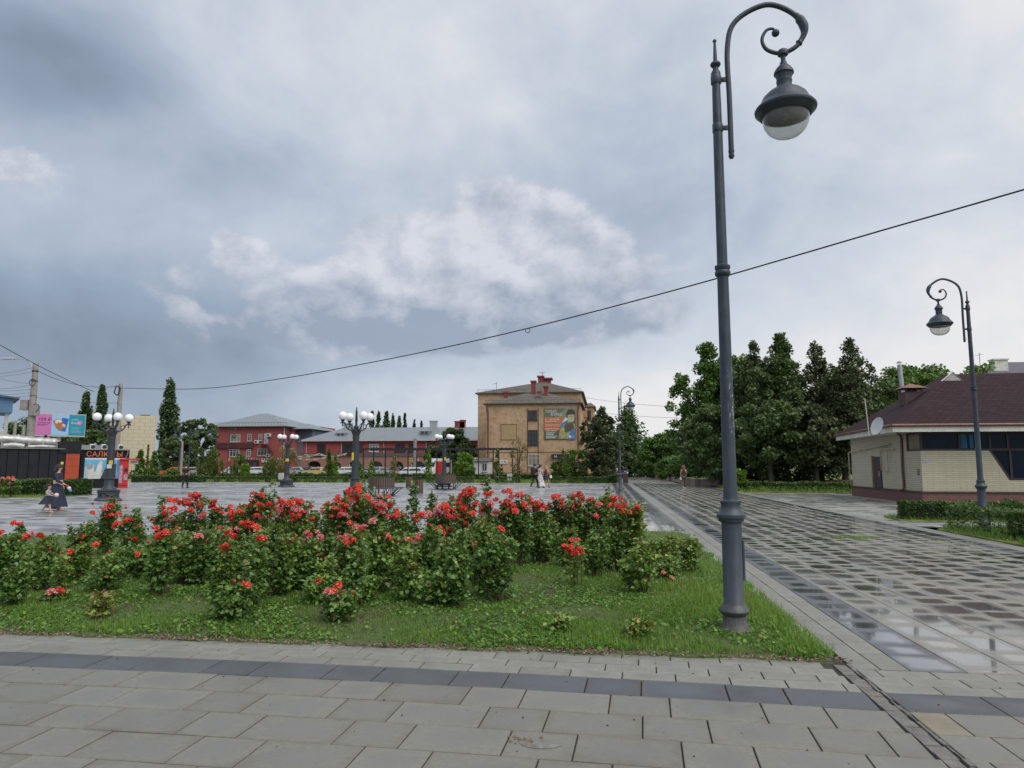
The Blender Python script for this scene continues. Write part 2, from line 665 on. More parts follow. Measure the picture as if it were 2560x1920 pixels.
# ------------------------------------------------------------------ ground and paving
def pavemat(name, dry, wetc, wet_lo, wet_hi, r_dry=0.55, r_wet=0.07, level=1.0, soft=0.3):
    """concrete slab: matt rim, shallow film of rain water lying on its middle"""
    m, b, p, o = newmat(name)
    pos = b.node('ShaderNodeNewGeometry').outputs['Position']
    uv = b.sep(b.node('ShaderNodeUVMap').outputs[0])
    rnd = b.math('FRACT', b.math('ADD', b.node('ShaderNodeObjectInfo').outputs['Random'], b.node('ShaderNodeAttribute', attribute_name='tint').outputs['Fac']))
    ax = b.math('ABSOLUTE', b.math('MULTIPLY_ADD', uv[0], 2.0, -1.0))
    ay = b.math('ABSOLUTE', b.math('MULTIPLY_ADD', uv[1], 2.0, -1.0))
    e = b.math('POWER', b.math('ADD', b.math('POWER', ax, 5.0), b.math('POWER', ay, 5.0)), 0.2)
    n2 = b.noise(pos, 4.5, 5, 0.6, 0.3)
    n1 = b.noise(pos, 95.0, 3, 0.75)
    n3 = b.noise(pos, 0.55, 3, 0.5)
    n4 = b.noise(pos, 22.0, 5, 0.65)
    e = b.math('ADD', e, b.math('MULTIPLY', b.math('SUBTRACT', n2, 0.5), 0.85))
    e = b.math('ADD', e, b.math('MULTIPLY', b.math('SUBTRACT', rnd, 0.5), 0.40))
    wet = b.smooth(e, wet_hi, wet_lo)
    patch = b.smooth(n3, 0.32, 0.56, level * 0.55, level)
    wet = b.math('MULTIPLY', wet, patch, clamp=True)
    d2 = b.mix(b.smooth(n4, 0.3, 0.75), tuple(x * 0.86 for x in dry), tuple(min(1, x * 1.12) for x in dry))
    d2 = b.mix(b.math('MULTIPLY', b.smooth(n1, 0.58, 0.70), 0.55), d2, tuple(x * 0.4 for x in dry))
    d2 = b.mix(b.math('MULTIPLY', b.smooth(n1, 0.44, 0.32), 0.45), d2, tuple(min(1, x * 1.7) for x in dry))
    d2 = b.mix(b.math('MULTIPLY', rnd, 0.42), d2, tuple(x * 0.6 for x in dry))
    stain = b.smooth(b.noise(pos, 1.1, 6, 0.65, 0.6), 0.46, 0.66, 0.0, 0.42)
    d2 = b.mix(stain, d2, tuple(x * 0.5 for x in dry))
    # grime gathered along the rim
    rim = b.smooth(e, 0.90, 1.12, 0.0, 0.24)
    d2 = b.mix(rim, d2, tuple(x * y for x, y in zip(dry, (0.50, 0.46, 0.38))))
    b.put(p.inputs['Base Color'], b.mix(wet, d2, wetc))
    if r_wet < 0.15:
        b.put(p.inputs['Coat Weight'], b.math('MULTIPLY', wet, 0.9))
        p.inputs['Coat Roughness'].default_value = 0.03
        p.inputs['Coat IOR'].default_value = 1.33
    b.put(p.inputs['Roughness'], b.math('ADD', b.fmix(wet, r_dry, r_wet), b.math('MULTIPLY', n4, 0.06)))
    p.inputs['IOR'].default_value = 1.42
    bn = b.node('ShaderNodeBump')
    b.put(bn.inputs['Strength'], b.fmix(wet, 0.30, 0.012))
    bn.inputs['Distance'].default_value = 0.003
    b.put(bn.inputs['Height'], b.math('ADD', n1, b.math('MULTIPLY', n4, 0.6)))
    b.l.new(bn.outputs[0], p.inputs['Normal'])
    return m


SL = {
    'grey': pavemat('wet_slab_grey', (0.282, 0.280, 0.254), (0.092, 0.089, 0.080), 0.42, 1.06, 0.5, 0.065),
    'beige': pavemat('wet_slab_beige', (0.315, 0.296, 0.248), (0.112, 0.099, 0.076), 0.42, 1.04, 0.5, 0.065),
    'blue': pavemat('wet_slab_charcoal', (0.145, 0.152, 0.165), (0.050, 0.052, 0.060), 0.40, 1.04, 0.45, 0.06),
    'near': pavemat('damp_slab_grey', (0.218, 0.209, 0.178), (0.164, 0.160, 0.143), 0.1, 1.1, 0.50, 0.25, 0.85),
    'nearblue': pavemat('damp_slab_charcoal', (0.102, 0.107, 0.116), (0.074, 0.078, 0.086), 0.1, 1.1, 0.48, 0.24, 0.9),
    'small': pavemat('damp_small_tile', (0.262, 0.257, 0.224), (0.18, 0.178, 0.158), 0.1, 0.95, 0.55, 0.33, 0.6),
    'ochre': pavemat('ochre_slab', (0.26, 0.228, 0.168), (0.20, 0.176, 0.125), 0.1, 0.7, 0.6, 0.4, 0.4),
}
joint = mat('joint_sand', (0.050, 0.046, 0.038), 0.95, 0.35, 6, bump=0.4)
SLABMESH = {}


def slab_geo(cx, cy, w, l, top=0.0, gap=0.0045, ch=0.003, th=0.016):
    hx, hy = w / 2 - gap, l / 2 - gap
    q = [(-1, -1), (1, -1), (1, 1), (-1, 1)]
    v = [(cx + a * (hx - ch), cy + b * (hy - ch), top) for a, b in q] + [(cx + a * hx, cy + b * hy, top - ch) for a, b in q] + [(cx + a * hx, cy + b * hy, top - th) for a, b in q]
    f = [(0, 1, 2, 3)] + [(4 + i, 4 + (i + 1) % 4, (i + 1) % 4, i) for i in range(4)] + [(8 + i, 8 + (i + 1) % 4, 4 + (i + 1) % 4, 4 + i) for i in range(4)]
    ux, uy = (hx - ch) / hx, (hy - ch) / hy
    uv = [(0.5 + 0.5 * a * ux, 0.5 + 0.5 * b * uy) for a, b in q] + [(0.5 + 0.5 * a, 0.5 + 0.5 * b) for a, b in q] * 2
    return v, f, uv


def set_uv(me, uvs):
    l = me.uv_layers.new(name='UVMap')
    idx = np.empty(len(me.loops), dtype=np.int32)
    me.loops.foreach_get('vertex_index', idx)
    l.data.foreach_set('uv', np.asarray(uvs, dtype=np.float32)[idx].ravel())


def slab(cx, cy, w, l, kind, parent):
    key = (round(w, 3), round(l, 3), kind)
    if key not in SLABMESH:
        v, f, uv = slab_geo(0, 0, w, l)
        me = bpy.data.meshes.new('slab')
        me.from_pydata(v, [], f)
        me.materials.append(SL[kind])
        set_uv(me, uv)
        SLABMESH[key] = me
    o = link('slab', SLABMESH[key], parent, (cx, cy, random.uniform(-0.0015, 0.0012)))
    o.rotation_euler = (random.gauss(0, 0.0022), random.gauss(0, 0.0022), random.gauss(0, 0.0012))
    return o


def slab_mass(items, name, parent):
    V, Fs, U, mi, tn = [], [], [], [], []
    kinds = sorted({i[4] for i in items})
    for cx, cy, w, l, k in items:
        v, f, uv = slab_geo(cx, cy, w, l, top=random.uniform(-0.001, 0.001))
        a, b_ = random.gauss(0, 0.0015), random.gauss(0, 0.0015)
        o = len(V)
        V += [(x, y, z + a * (x - cx) + b_ * (y - cy)) for x, y, z in v]
        Fs += [tuple(i + o for i in q) for q in f]
        U += uv
        mi += [kinds.index(k)] * len(f)
        tn += [random.random()] * len(f)
    me = bpy.data.meshes.new(name)
    me.from_pydata(V, [], Fs)
    for k in kinds:
        me.materials.append(SL[k])
    me.polygons.foreach_set('material_index', mi)
    set_uv(me, U)
    me.attributes.new('tint', 'FLOAT', 'FACE').data.foreach_set('value', tn)
    return tag(link(name, me, parent), kind='stuff')


def sheet(name, x0, x1, y0, y1, z, m):
    o = MB().quad((x0, y0, z), (x1, y0, z), (x1, y1, z), (x0, y1, z)).done(name, m)
    return tag(o, kind='structure')


def farpave(name, c, bw=0.62, bh=0.4):
    m, b, p, o = newmat(name)
    pos = b.node('ShaderNodeNewGeometry').outputs['Position']
    n = b.node('ShaderNodeTexBrick')
    b.put(n.inputs['Vector'], pos)
    n.inputs['Color1'].default_value = (0, 0, 0, 1)
    n.inputs['Color2'].default_value = (1, 1, 1, 1)
    n.inputs['Mortar'].default_value = (0.5, 0.5, 0.5, 1)
    n.inputs['Scale'].default_value = 1.0
    n.inputs['Mortar Size'].default_value = 0.006
    n.inputs['Brick Width'].default_value = bw
    n.inputs['Row Height'].default_value = bh
    n.inputs['Bias'].default_value = -0.1
    r = b.node('ShaderNodeRGBToBW')
    b.l.new(n.outputs[0], r.inputs[0])
    st = b.noise(b.vmath('MULTIPLY', pos, (0.18, 1.5, 1)), 1.0, 5, 0.65, 0.4)
    st2 = b.noise(pos, 0.16, 4, 0.6)
    s = b.sep(pos)
    fx = b.math('ABSOLUTE', b.math('MULTIPLY_ADD', b.math('FRACT', b.math('DIVIDE', s[1], bh)), 2.0, -1.0))
    rim = b.smooth(fx, 0.55, 0.95)
    wet = b.smooth(b.math('ADD', b.math('MULTIPLY', st, 0.75), b.math('ADD', b.math('MULTIPLY', r.outputs[0], 0.28), b.math('MULTIPLY', st2, 0.30))), 0.48, 0.80)
    wet = b.math('MULTIPLY', wet, b.math('MULTIPLY_ADD', rim, -0.7, 1.0))
    cc = b.mix(wet, c, tuple(x * 0.36 for x in c))
    cc = b.mix(b.math('MULTIPLY', n.outputs['Fac'], 0.7), cc, (0.06, 0.055, 0.05))
    b.put(p.inputs['Base Color'], cc)
    b.put(p.inputs['Roughness'], b.fmix(wet, 0.48, 0.10))
    p.inputs['IOR'].default_value = 1.42
    bn = b.node('ShaderNodeBump')
    bn.inputs['Strength'].default_value = 0.25
    bn.inputs['Distance'].default_value = 0.004
    b.put(bn.inputs['Height'], b.math('SUBTRACT', r.outputs[0], b.math('MULTIPLY', n.outputs['Fac'], 2.0)))
    b.l.new(bn.outputs[0], p.inputs['Normal'])
    return m


far_pave = farpave('wet_plaza_paving', (0.36, 0.368, 0.372))
far_pave2 = farpave('wet_walk_paving', (0.31, 0.31, 0.29), 0.5, 0.5)
turf = mat('turf_soil', (0.058, 0.085, 0.026), 0.9, 0.45, 0.6, c2=(0.10, 0.105, 0.04), bump=0.5, bscale=20)
dryturf = mat('dry_turf', (0.19, 0.17, 0.07), 0.9, 0.3, 0.9, c2=(0.24, 0.23, 0.09), bump=0.5, bscale=20)
asphalt = mat('asphalt', (0.06, 0.06, 0.062), 0.65, 0.25, 1.2, bump=0.3)
concrete = mat('concrete', (0.30, 0.29, 0.265), 0.8, 0.25, 4, bump=0.4)

sheet('ground', -2500, 2500, -300, 4500, -0.10, turf)
sheet('plaza', -75, 1.93, 6.8, 67.3, -0.004, far_pave)
sheet('street', -140, 0.6, 84, 148, -0.02, asphalt)
sheet('lawn', -75, 0.6, 67.3, 84, -0.008, dryturf)
sheet('avenue', 0.6, 6.6, 67.3, 260, -0.003, far_pave2)
sheet('side_plaza', 8.2, 13.34, 22.4, 45.0, -0.004, far_pave2)
sheet('side_path', 8.2, 40, 20.4, 22.4, -0.005, far_pave)
sheet('house_apron', 12.6, 40, 31.6, 44, -0.001, concrete)

# foreground pavement: rows of 0.4 m slabs, a charcoal band and three rows of small tiles
fg = sheet('foreground_pavement', -9.5, 1.93, 2.2, 6.60, -0.014, joint)


def inview(x, y, m=140):
    c, s = math.cos(-YAW), math.sin(-YAW)
    X, Y = x * c - y * s, x * s + y * c
    f = Y * math.cos(PITCH) - EYE * math.sin(PITCH)
    up = -Y * math.sin(PITCH) - EYE * math.cos(PITCH)
    if f < 0.5:
        return False
    px, py = 1280 + F * X / f, 960 - F * up / f
    return -m < px < 2560 + m and py < 1920 + m * 1.3


def skew(x):      # the foreground rows swing slightly towards the viewer on the right
    return -0.21 * max(0.0, (x + 3.5) / 5.3) ** 1.7


beyond = []


def lay_row(y0, y1, xa, xb, phase, kinds, parent, lens=(0.6, 0.4), limit=1.80):
    x = xa + phase
    i = 0
    while x < xb:
        w = lens[i % 2]
        a, b_ = max(x, xa), min(x + w, xb)
        cx = (a + b_) / 2
        if b_ - a > 0.06 and not inview(cx, (y0 + y1) / 2, 260):
            beyond.append((cx, (y0 + y1) / 2 + skew(cx), b_ - a, y1 - y0, kinds))
        elif b_ - a > 0.06:
            o_ = slab(cx, (y0 + y1) / 2 + skew(cx), b_ - a, y1 - y0, kinds, parent)
            o_.rotation_euler.z += math.atan((skew(cx + 0.05) - skew(cx - 0.05)) / 0.1)
        x += w
        i += 1


for k in range(7):
    y1 = 5.39 - 0.397 * k
    lay_row(y1 - 0.397, y1, -9.0, 1.79, -0.6 + 0.2 * k % 1.0 - 0.0, 'near', fg)
lay_row(5.39, 5.78, -9.0, 1.79, -0.77, 'nearblue', fg)
for k in range(4):
    lay_row(5.78 + 0.195 * k, 5.975 + 0.195 * k, -9.0, 1.80 - 0.02 * k, -0.1 - 0.13 * k, 'small', fg, (0.4, 0.4))

slab_mass(beyond, 'outer_slabs', fg)

# concrete strip and split gully between the two pavements
gl = thing('gully_strip', 'worn concrete strip with a split between foreground slabs and wet walkway', 'gully', (1.87, 5.0, 0))
q = MB()
ys = np.linspace(2.4, 6.28, 40)
for i in range(39):
    xa, xb = 1.80, 1.895 + 0.008 * math.sin(i * 1.9)
    zc = 0.0015 * math.sin(i * 2.3)
    q.box(xa, xb, ys[i], ys[i + 1] - 0.004 * (i % 3 == 0), -0.02, 0.001 + zc)
q.done('concrete_edge', mat('rough_concrete', (0.17, 0.162, 0.145), 0.85, 0.35, 9, bump=0.9, bscale=60), gl, world=True)
q = MB()
for i in range(39):
    q.box(1.905 + 0.006 * math.sin(i * 1.3), 1.925 + 0.006 * math.sin(i * 2.1), ys[i], ys[i + 1], -0.02, 0.008 + 0.004 * math.sin(i * 1.7))
q.done('metal_edge', mat('gully_metal', (0.16, 0.155, 0.14), 0.5, 0.5, 12, metal=0.3, bump=0.5), gl, world=True)

# walkway on the right
wk = sheet('walkway', 1.93, 8.2, 2.2, 67.3, -0.014, joint)
singles, mass = [], []
for k in range(5):        # bottom rows, laid crosswise
    y1 = 5.18 - 0.397 * k
    x = 1.94 - (0.38, 0.1, 0.5, 0.25, 0.45)[k]
    i = k
    while x < 7.6:
        w = (0.6, 0.4)[i % 2]
        a = max(x, 1.94)
        if x + w - a > 0.05:
            singles.append((a / 2 + (x + w) / 2, y1 - 0.2, x + w - a, 0.397, 'ochre' if (k == 0 and a < 2.0) else 'near'))
        x += w
        i += 1
x, i = 1.94, 0
while x < 8:
    w = (0.62, 0.42)[i % 2]
    singles.append((x + w / 2, 5.38, w, 0.4, 'nearblue'))
    x += w
    i += 1
for k in range(3):
    x = 1.94 - 0.13 * k
    while x < 8:
        a = max(x, 1.94)
        singles.append(((a + x + 0.4) / 2, 5.678 + 0.198 * k, x + 0.4 - a, 0.198, 'small'))
        x += 0.4
cols = [(1.93, 2.13, 's'), (2.13, 2.35, 's'), (2.35, 2.77, 'b')]
xx = 2.77
while xx < 7.3:
    cols.append((xx, xx + 0.42, 'w'))
    xx += 0.42
cols += [(xx, xx + 0.42, 'b'), (xx + 0.42, 8.2, 's')]
for ci, (xa, xb, kd) in enumerate(cols):
    y, i = 6.18, ci % 2
    first = True
    ph = (0.22 * ci * 1.7) % 0.6
    while y < 67:
        if kd == 's':
            l, k = 0.4, 'small'
        else:
            l = (0.6, 0.4)[i % 2]
            k = 'blue' if kd == 'b' else ('grey', 'beige')[i % 2]
        if first:
            l = max(0.12, l - ph)
            first = False
        cx, cy = (xa + xb) / 2, y + l / 2
        if inview(cx, cy, 1500):
            (singles if cy < 60 else mass).append((cx, cy, xb - xa, l, k))
        y += l
        i += 1
# border bands of the walkway beyond the flower bed
for xa, xb, k in ((0.52, 0.95, 'blue'), (0.95, 1.35, 'grey'), (1.35, 1.93, 'blue')):
    y = 18.2
    while y < 66:
        l = 0.4
        mass.append(((xa + xb) / 2, y + l / 2, xb - xa, l, k))
        y += l
singles.sort(key=lambda s_: (not inview(s_[0], s_[1], 160), s_[0] ** 2 + s_[1] ** 2))
for s_ in singles[:300]:
    slab(*s_, wk)
slab_mass(singles[300:] + mass, 'far_slabs', wk)

gq = MB()      # grit and small pebbles lying on the foreground slabs
for k in range(130):
    x_, y_ = random.uniform(-6, 3.2), random.uniform(3.2, 6.2)
    s0 = random.choice((0.003, 0.003, 0.004, 0.005, 0.008))
    gq.add([(x_ - s0, y_ - s0 * 0.7, 0.001), (x_ + s0, y_ - s0 * 0.6, 0.001), (x_ + s0 * 0.7, y_ + s0, 0.001), (x_ - s0 * 0.8, y_ + s0 * 0.6, 0.001), (x_, y_, s0 * 0.9)], [(0, 1, 4), (1, 2, 4), (2, 3, 4), (3, 0, 4)])
tag(gq.done('grit', mat('grit_dark', (0.035, 0.03, 0.026), 0.8, 0.4, 40)), 'scattered dark grit on the foreground slabs', 'grit', kind='stuff')

# ------------------------------------------------------------------ flower bed, grass, weeds
BACK = lambda x: 18.0 + (x - 1.9) * 0.235 if x < 1.9 else 18.0


def bed_z(x, y):
    e = np.minimum(np.minimum(y - 6.40, 1.93 - x), 1.2)
    return 0.012 + 0.075 * np.clip(e, 0, 1.2) / 1.2 + 0.018 * np.sin(x * 2.1 + 0.5) * np.sin(y * 1.7) * np.clip(e, 0, 1)


soil, b, p, o = newmat('bed_soil')
pos = b.node('ShaderNodeNewGeometry').outputs['Position']
n1, n2 = b.noise(pos, 1.3, 5, 0.6), b.noise(pos, 26, 6, 0.7)
c_ = b.mix(b.smooth(n2, 0.3, 0.7), (0.050, 0.036, 0.024), (0.150, 0.115, 0.080))
b.put(p.inputs['Base Color'], b.mix(b.smooth(n1, 0.3, 0.6, 0.35, 0.9), c_, (0.070, 0.110, 0.026)))
p.inputs['Roughness'].default_value = 0.95
bn = b.node('ShaderNodeBump')
bn.inputs['Strength'].default_value = 0.9
bn.inputs['Distance'].default_value = 0.02
b.put(bn.inputs['Height'], n2)
b.l.new(bn.outputs[0], p.inputs['Normal'])
nx, ny = 90, 70
xs, vs_, fs_ = np.linspace(-17, 1.925, nx), [], []
for x in xs:
    yb = BACK(x)
    for j in range(ny):
        y = 6.345 + 0.022 * math.sin(x * 7) + 0.018 * math.sin(x * 17.3 + 1) + (yb - 6.4) * (j / (ny - 1)) ** 1.5
        edge = j == 0 or x == xs[-1] or j == ny - 1
        vs_.append((x, y, -0.03 if edge else float(bed_z(x, y)) + random.uniform(-0.006, 0.006)))
for i in range(nx - 1):
    for j in range(ny - 1):
        fs_.append((i * ny + j, (i + 1) * ny + j, (i + 1) * ny + j + 1, i * ny + j + 1))
tag(MB().add(vs_, fs_).done('flower_bed', soil, smooth=60), kind='structure')

grassm = leafmat('grass_blades', [(0, (0.070, 0.155, 0.020)), (0.45, (0.130, 0.268, 0.032)), (0.75, (0.200, 0.350, 0.046)), (0.9, (0.24, 0.27, 0.075)), (1.0, (0.30, 0.22, 0.10))], 0.5, 0.35)
weedm = leafmat('weed_leaves', [(0, (0.060, 0.142, 0.024)), (0.5, (0.112, 0.235, 0.034)), (0.85, (0.20, 0.34, 0.050)), (1.0, (0.30, 0.22, 0.10))], 0.42, 0.3)


def vnoise(x, y, s, seed=0):
    return 0.5 + 0.25 * (np.sin(x * s + 1.3 * seed + 2 * np.sin(y * s * 0.7 + seed)) + np.sin(y * s * 1.13 + 2.1 * seed + 1.7 * np.sin(x * s * 0.8)))


def scatter(n, y0, y1, edge=0.06):
    y = y0 + (y1 - y0) * rng.random(n)
    half = (y + 1.0) * 0.86
    x = (-y * math.tan(YAW)) + (rng.random(n) * 2 - 1) * half
    ok = (x < 1.90 - 0.05 * rng.random(n)) & (x > -16.8) & (y < 18.0 + (x - 1.9) * 0.235 - 0.1)
    ok &= y > 6.37 + edge * (0.5 + vnoise(x, y, 3.1, 2)) * rng.random(n) + 0.10 * vnoise(x, y, 9, 5)
    x, y = x[ok], y[ok]
    return np.stack([x, y, bed_z(x, y)], 1)


VV, TT = [], []
for n, y0, y1, sc_ in ((130000, 6.36, 8.6, 1.0), (95000, 8.6, 12.2, 1.25), (42000, 12.2, 18.0, 1.7)):
    C = scatter(n, y0, y1)
    pn = vnoise(C[:, 0], C[:, 1], 1.7, 1) * 0.6 + vnoise(C[:, 0], C[:, 1], 4.3, 3) * 0.4
    right = np.clip((C[:, 0] + 0.6) / 2.2, 0, 1)
    keep = rng.random(len(C)) < np.clip(1.5 * pn - 0.05 + right * 0.6, 0.25, 1)
    C, pn, right = C[keep], pn[keep], right[keep]
    h = (0.018 + 0.075 * pn ** 2.2 * rng.random(len(C)) + 0.08 * right * rng.random(len(C))) * (0.8 + 0.4 * rng.random(len(C)))
    h *= np.where(np.hypot(C[:, 0] - 1.19, (C[:, 1] - 7.05) * 0.8) < 0.42, 0.38, 1.0)
    V = blades(C, h, (0.0022 + 0.002 * rng.random(len(C))) * sc_, 0.9)
    VV.append(V)
    TT.append(np.clip(0.28 + 0.45 * pn * rng.random(len(C)) + 0.35 * right * rng.random(len(C)) + 0.15 * rng.random(len(C)) + (rng.random(len(C)) < 0.07) * 0.5, 0, 1))
tag(link('grass', quads_mesh('grass', np.concatenate(VV), np.concatenate(TT), [grassm])), 'short uneven green grass growing in the rose bed', 'grass', kind='stuff')
VV, TT = [], []
for n, y0, y1, sz in ((52000, 6.38, 9.2, 0.034), (26000, 9.2, 15, 0.044)):
    C = scatter(n, y0, y1, 0.02)
    keep = rng.random(len(C)) < np.clip(1.9 * vnoise(C[:, 0], C[:, 1], 2.6, 7) - 0.45, 0.06, 1)
    C = C[keep]
    C[:, 2] += 0.01 + 0.05 * rng.random(len(C)) * vnoise(C[:, 0], C[:, 1], 3.3, 9)
    VV.append(leaf_quads(C, sz * (0.6 + 0.9 * rng.random(len(C))), 0.42, 1.2, 0.06))
    TT.append(np.clip(rng.random(len(C)) * 0.85 + (rng.random(len(C)) < 0.06) * 0.3, 0, 1))
tag(link('weeds', quads_mesh('weeds', np.concatenate(VV), np.concatenate(TT), [weedm])), 'low broad leaved weeds and clover among the grass of the bed', 'weeds', kind='stuff')
# dry litter along the bed's front rim
C = np.concatenate([np.stack([rng.uniform(-9, 1.97, 5200), 6.30 + 0.17 * rng.random(5200) ** 1.2, np.full(5200, 0.012)], 1), scatter(9000, 6.45, 10)])
C[:, 2] += 0.008
C = C[rng.random(len(C)) < np.clip(1.7 * vnoise(C[:, 0], C[:, 1], 2.2, 11) - 0.2, 0.1, 1)]
litm = leafmat('dry_litter', [(0, (0.09, 0.06, 0.035)), (0.6, (0.20, 0.14, 0.085)), (1.0, (0.34, 0.27, 0.18))], 0.8, 0)
tag(link('leaf_litter', quads_mesh('leaf_litter', leaf_quads(C, rng.uniform(0.010, 0.032, len(C)), 0.3, 2.0, 0.1), rng.random(len(C)), [litm])), 'dry brown litter along the front rim of the bed', 'litter', kind='stuff')

# ------------------------------------------------------------------ roses
rosem = leafmat('rose_leaves', [(0, (0.060, 0.130, 0.037)), (0.35, (0.112, 0.228, 0.052)), (0.60, (0.200, 0.325, 0.066)), (0.80, (0.30, 0.39, 0.08)), (0.90, (0.21, 0.16, 0.05)), (1.0, (0.13, 0.045, 0.032))], 0.36, 0.25)
stemm = mat('rose_stem', (0.055, 0.085, 0.030), 0.6, 0.3, 20, c2=(0.12, 0.075, 0.04))
PETAL = {}
for nm, c1, c2 in (('red', (0.72, 0.045, 0.028), (0.90, 0.165, 0.10)), ('pink', (0.62, 0.085, 0.10), (0.86, 0.42, 0.40)), ('peach', (0.72, 0.22, 0.12), (0.85, 0.50, 0.36))):
    m, b, p, o = newmat('petal_' + nm)
    a = b.node('ShaderNodeAttribute', attribute_name='tint').outputs['Fac']
    r_ = b.node('ShaderNodeObjectInfo').outputs['Random']
    b.put(p.inputs['Base Color'], b.mix(b.math('ADD', b.math('MULTIPLY', a, 0.75), b.math('MULTIPLY_ADD', r_, 0.4, -0.1), clamp=True), c1, c2))
    p.inputs['Roughness'].default_value = 0.55
    p.inputs['Subsurface Weight'].default_value = 0.0
    tr = b.node('ShaderNodeBsdfTranslucent')
    tr.inputs[0].default_value = (*c2, 1)
    mx = b.node('ShaderNodeMixShader')
    mx.inputs[0].default_value = 0.25
    b.l.new(p.outputs[0], mx.inputs[1])
    b.l.new(tr.outputs[0], mx.inputs[2])
    b.l.new(mx.outputs[0], o.inputs[0])
    PETAL[nm] = m


def bloom_mesh(m, seed, openness=1.0):
    rd = random.Random(seed)
    Q, T = [], []
    for ring, (n, r0, r1, z0, z1, wd) in enumerate(((6, 0.010, 0.052, 0.0, 0.010, 0.036), (6, 0.010, 0.044, 0.004, 0.030, 0.033), (5, 0.008, 0.031, 0.010, 0.042, 0.027), (4, 0.006, 0.018, 0.014, 0.046, 0.020), (3, 0.002, 0.008, 0.016, 0.048, 0.012))):
        for k in range(n):
            a = 2 * math.pi * (k + 0.5 * (ring % 2)) / n + rd.uniform(-0.25, 0.25)
            u, w = Vector((math.cos(a), math.sin(a), 0)), Vector((-math.sin(a), math.cos(a), 0))
            s = rd.uniform(0.85, 1.12)
            r1_ = r1 * s * openness
            z1_ = z1 * rd.uniform(0.85, 1.15) + (1 - openness) * 0.03
            b0 = u * r0 + Vector((0, 0, z0))
            mid = u * (r0 + r1_) * 0.58 + Vector((0, 0, (z0 + z1_) * 0.45))
            tip = u * r1_ + Vector((0, 0, z1_))
            curl = tip + u * 0.008 * s + Vector((0, 0, -0.010 if ring < 3 else 0.0))
            h = wd * 0.5 * s
            Q.append([b0 - w * h * 0.4, b0 + w * h * 0.4, mid + w * h, mid - w * h])
            Q.append([mid - w * h, mid + w * h, tip + w * h * 0.95, tip - w * h * 0.95])
            Q.append([tip - w * h * 0.95, tip + w * h * 0.95, curl + w * h * 0.5, curl - w * h * 0.5])
            t0 = rd.uniform(0.0, 0.5)
            T += [t0 * 0.3, t0, min(1, t0 + 0.45)]
    V = np.array([[tuple(p) for p in q_] for q_ in Q])
    return quads_mesh('bloom', V, T, [m])


BLOOM = {k: [bloom_mesh(PETAL[nm], 10 * i + s_, op) for s_, op in enumerate((1.0, 1.08, 0.85))] for i, (k, nm) in enumerate((('r', 'red'), ('p', 'pink'), ('o', 'peach')))}
q = MB()
q.m = 0
q.lathe([(0.002, 0), (0.010, 0.006), (0.012, 0.016), (0.008, 0.030), (0.001, 0.040)], 8)
q.m = 1
for k in range(5):
    a = 2 * math.pi * k / 5
    u, w = Vector((math.cos(a), math.sin(a), 0)), Vector((-math.sin(a), math.cos(a), 0))
    q.quad(u * 0.006, u * 0.014 + w * 0.005 + Vector((0, 0, 0.012)), u * 0.017 + Vector((0, 0, 0.026)), u * 0.014 - w * 0.005 + Vector((0, 0, 0.012)))
budo = q.done('bud_source', [PETAL['red'], stemm], smooth=50)
BUD = budo.data
bpy.data.objects.remove(budo)

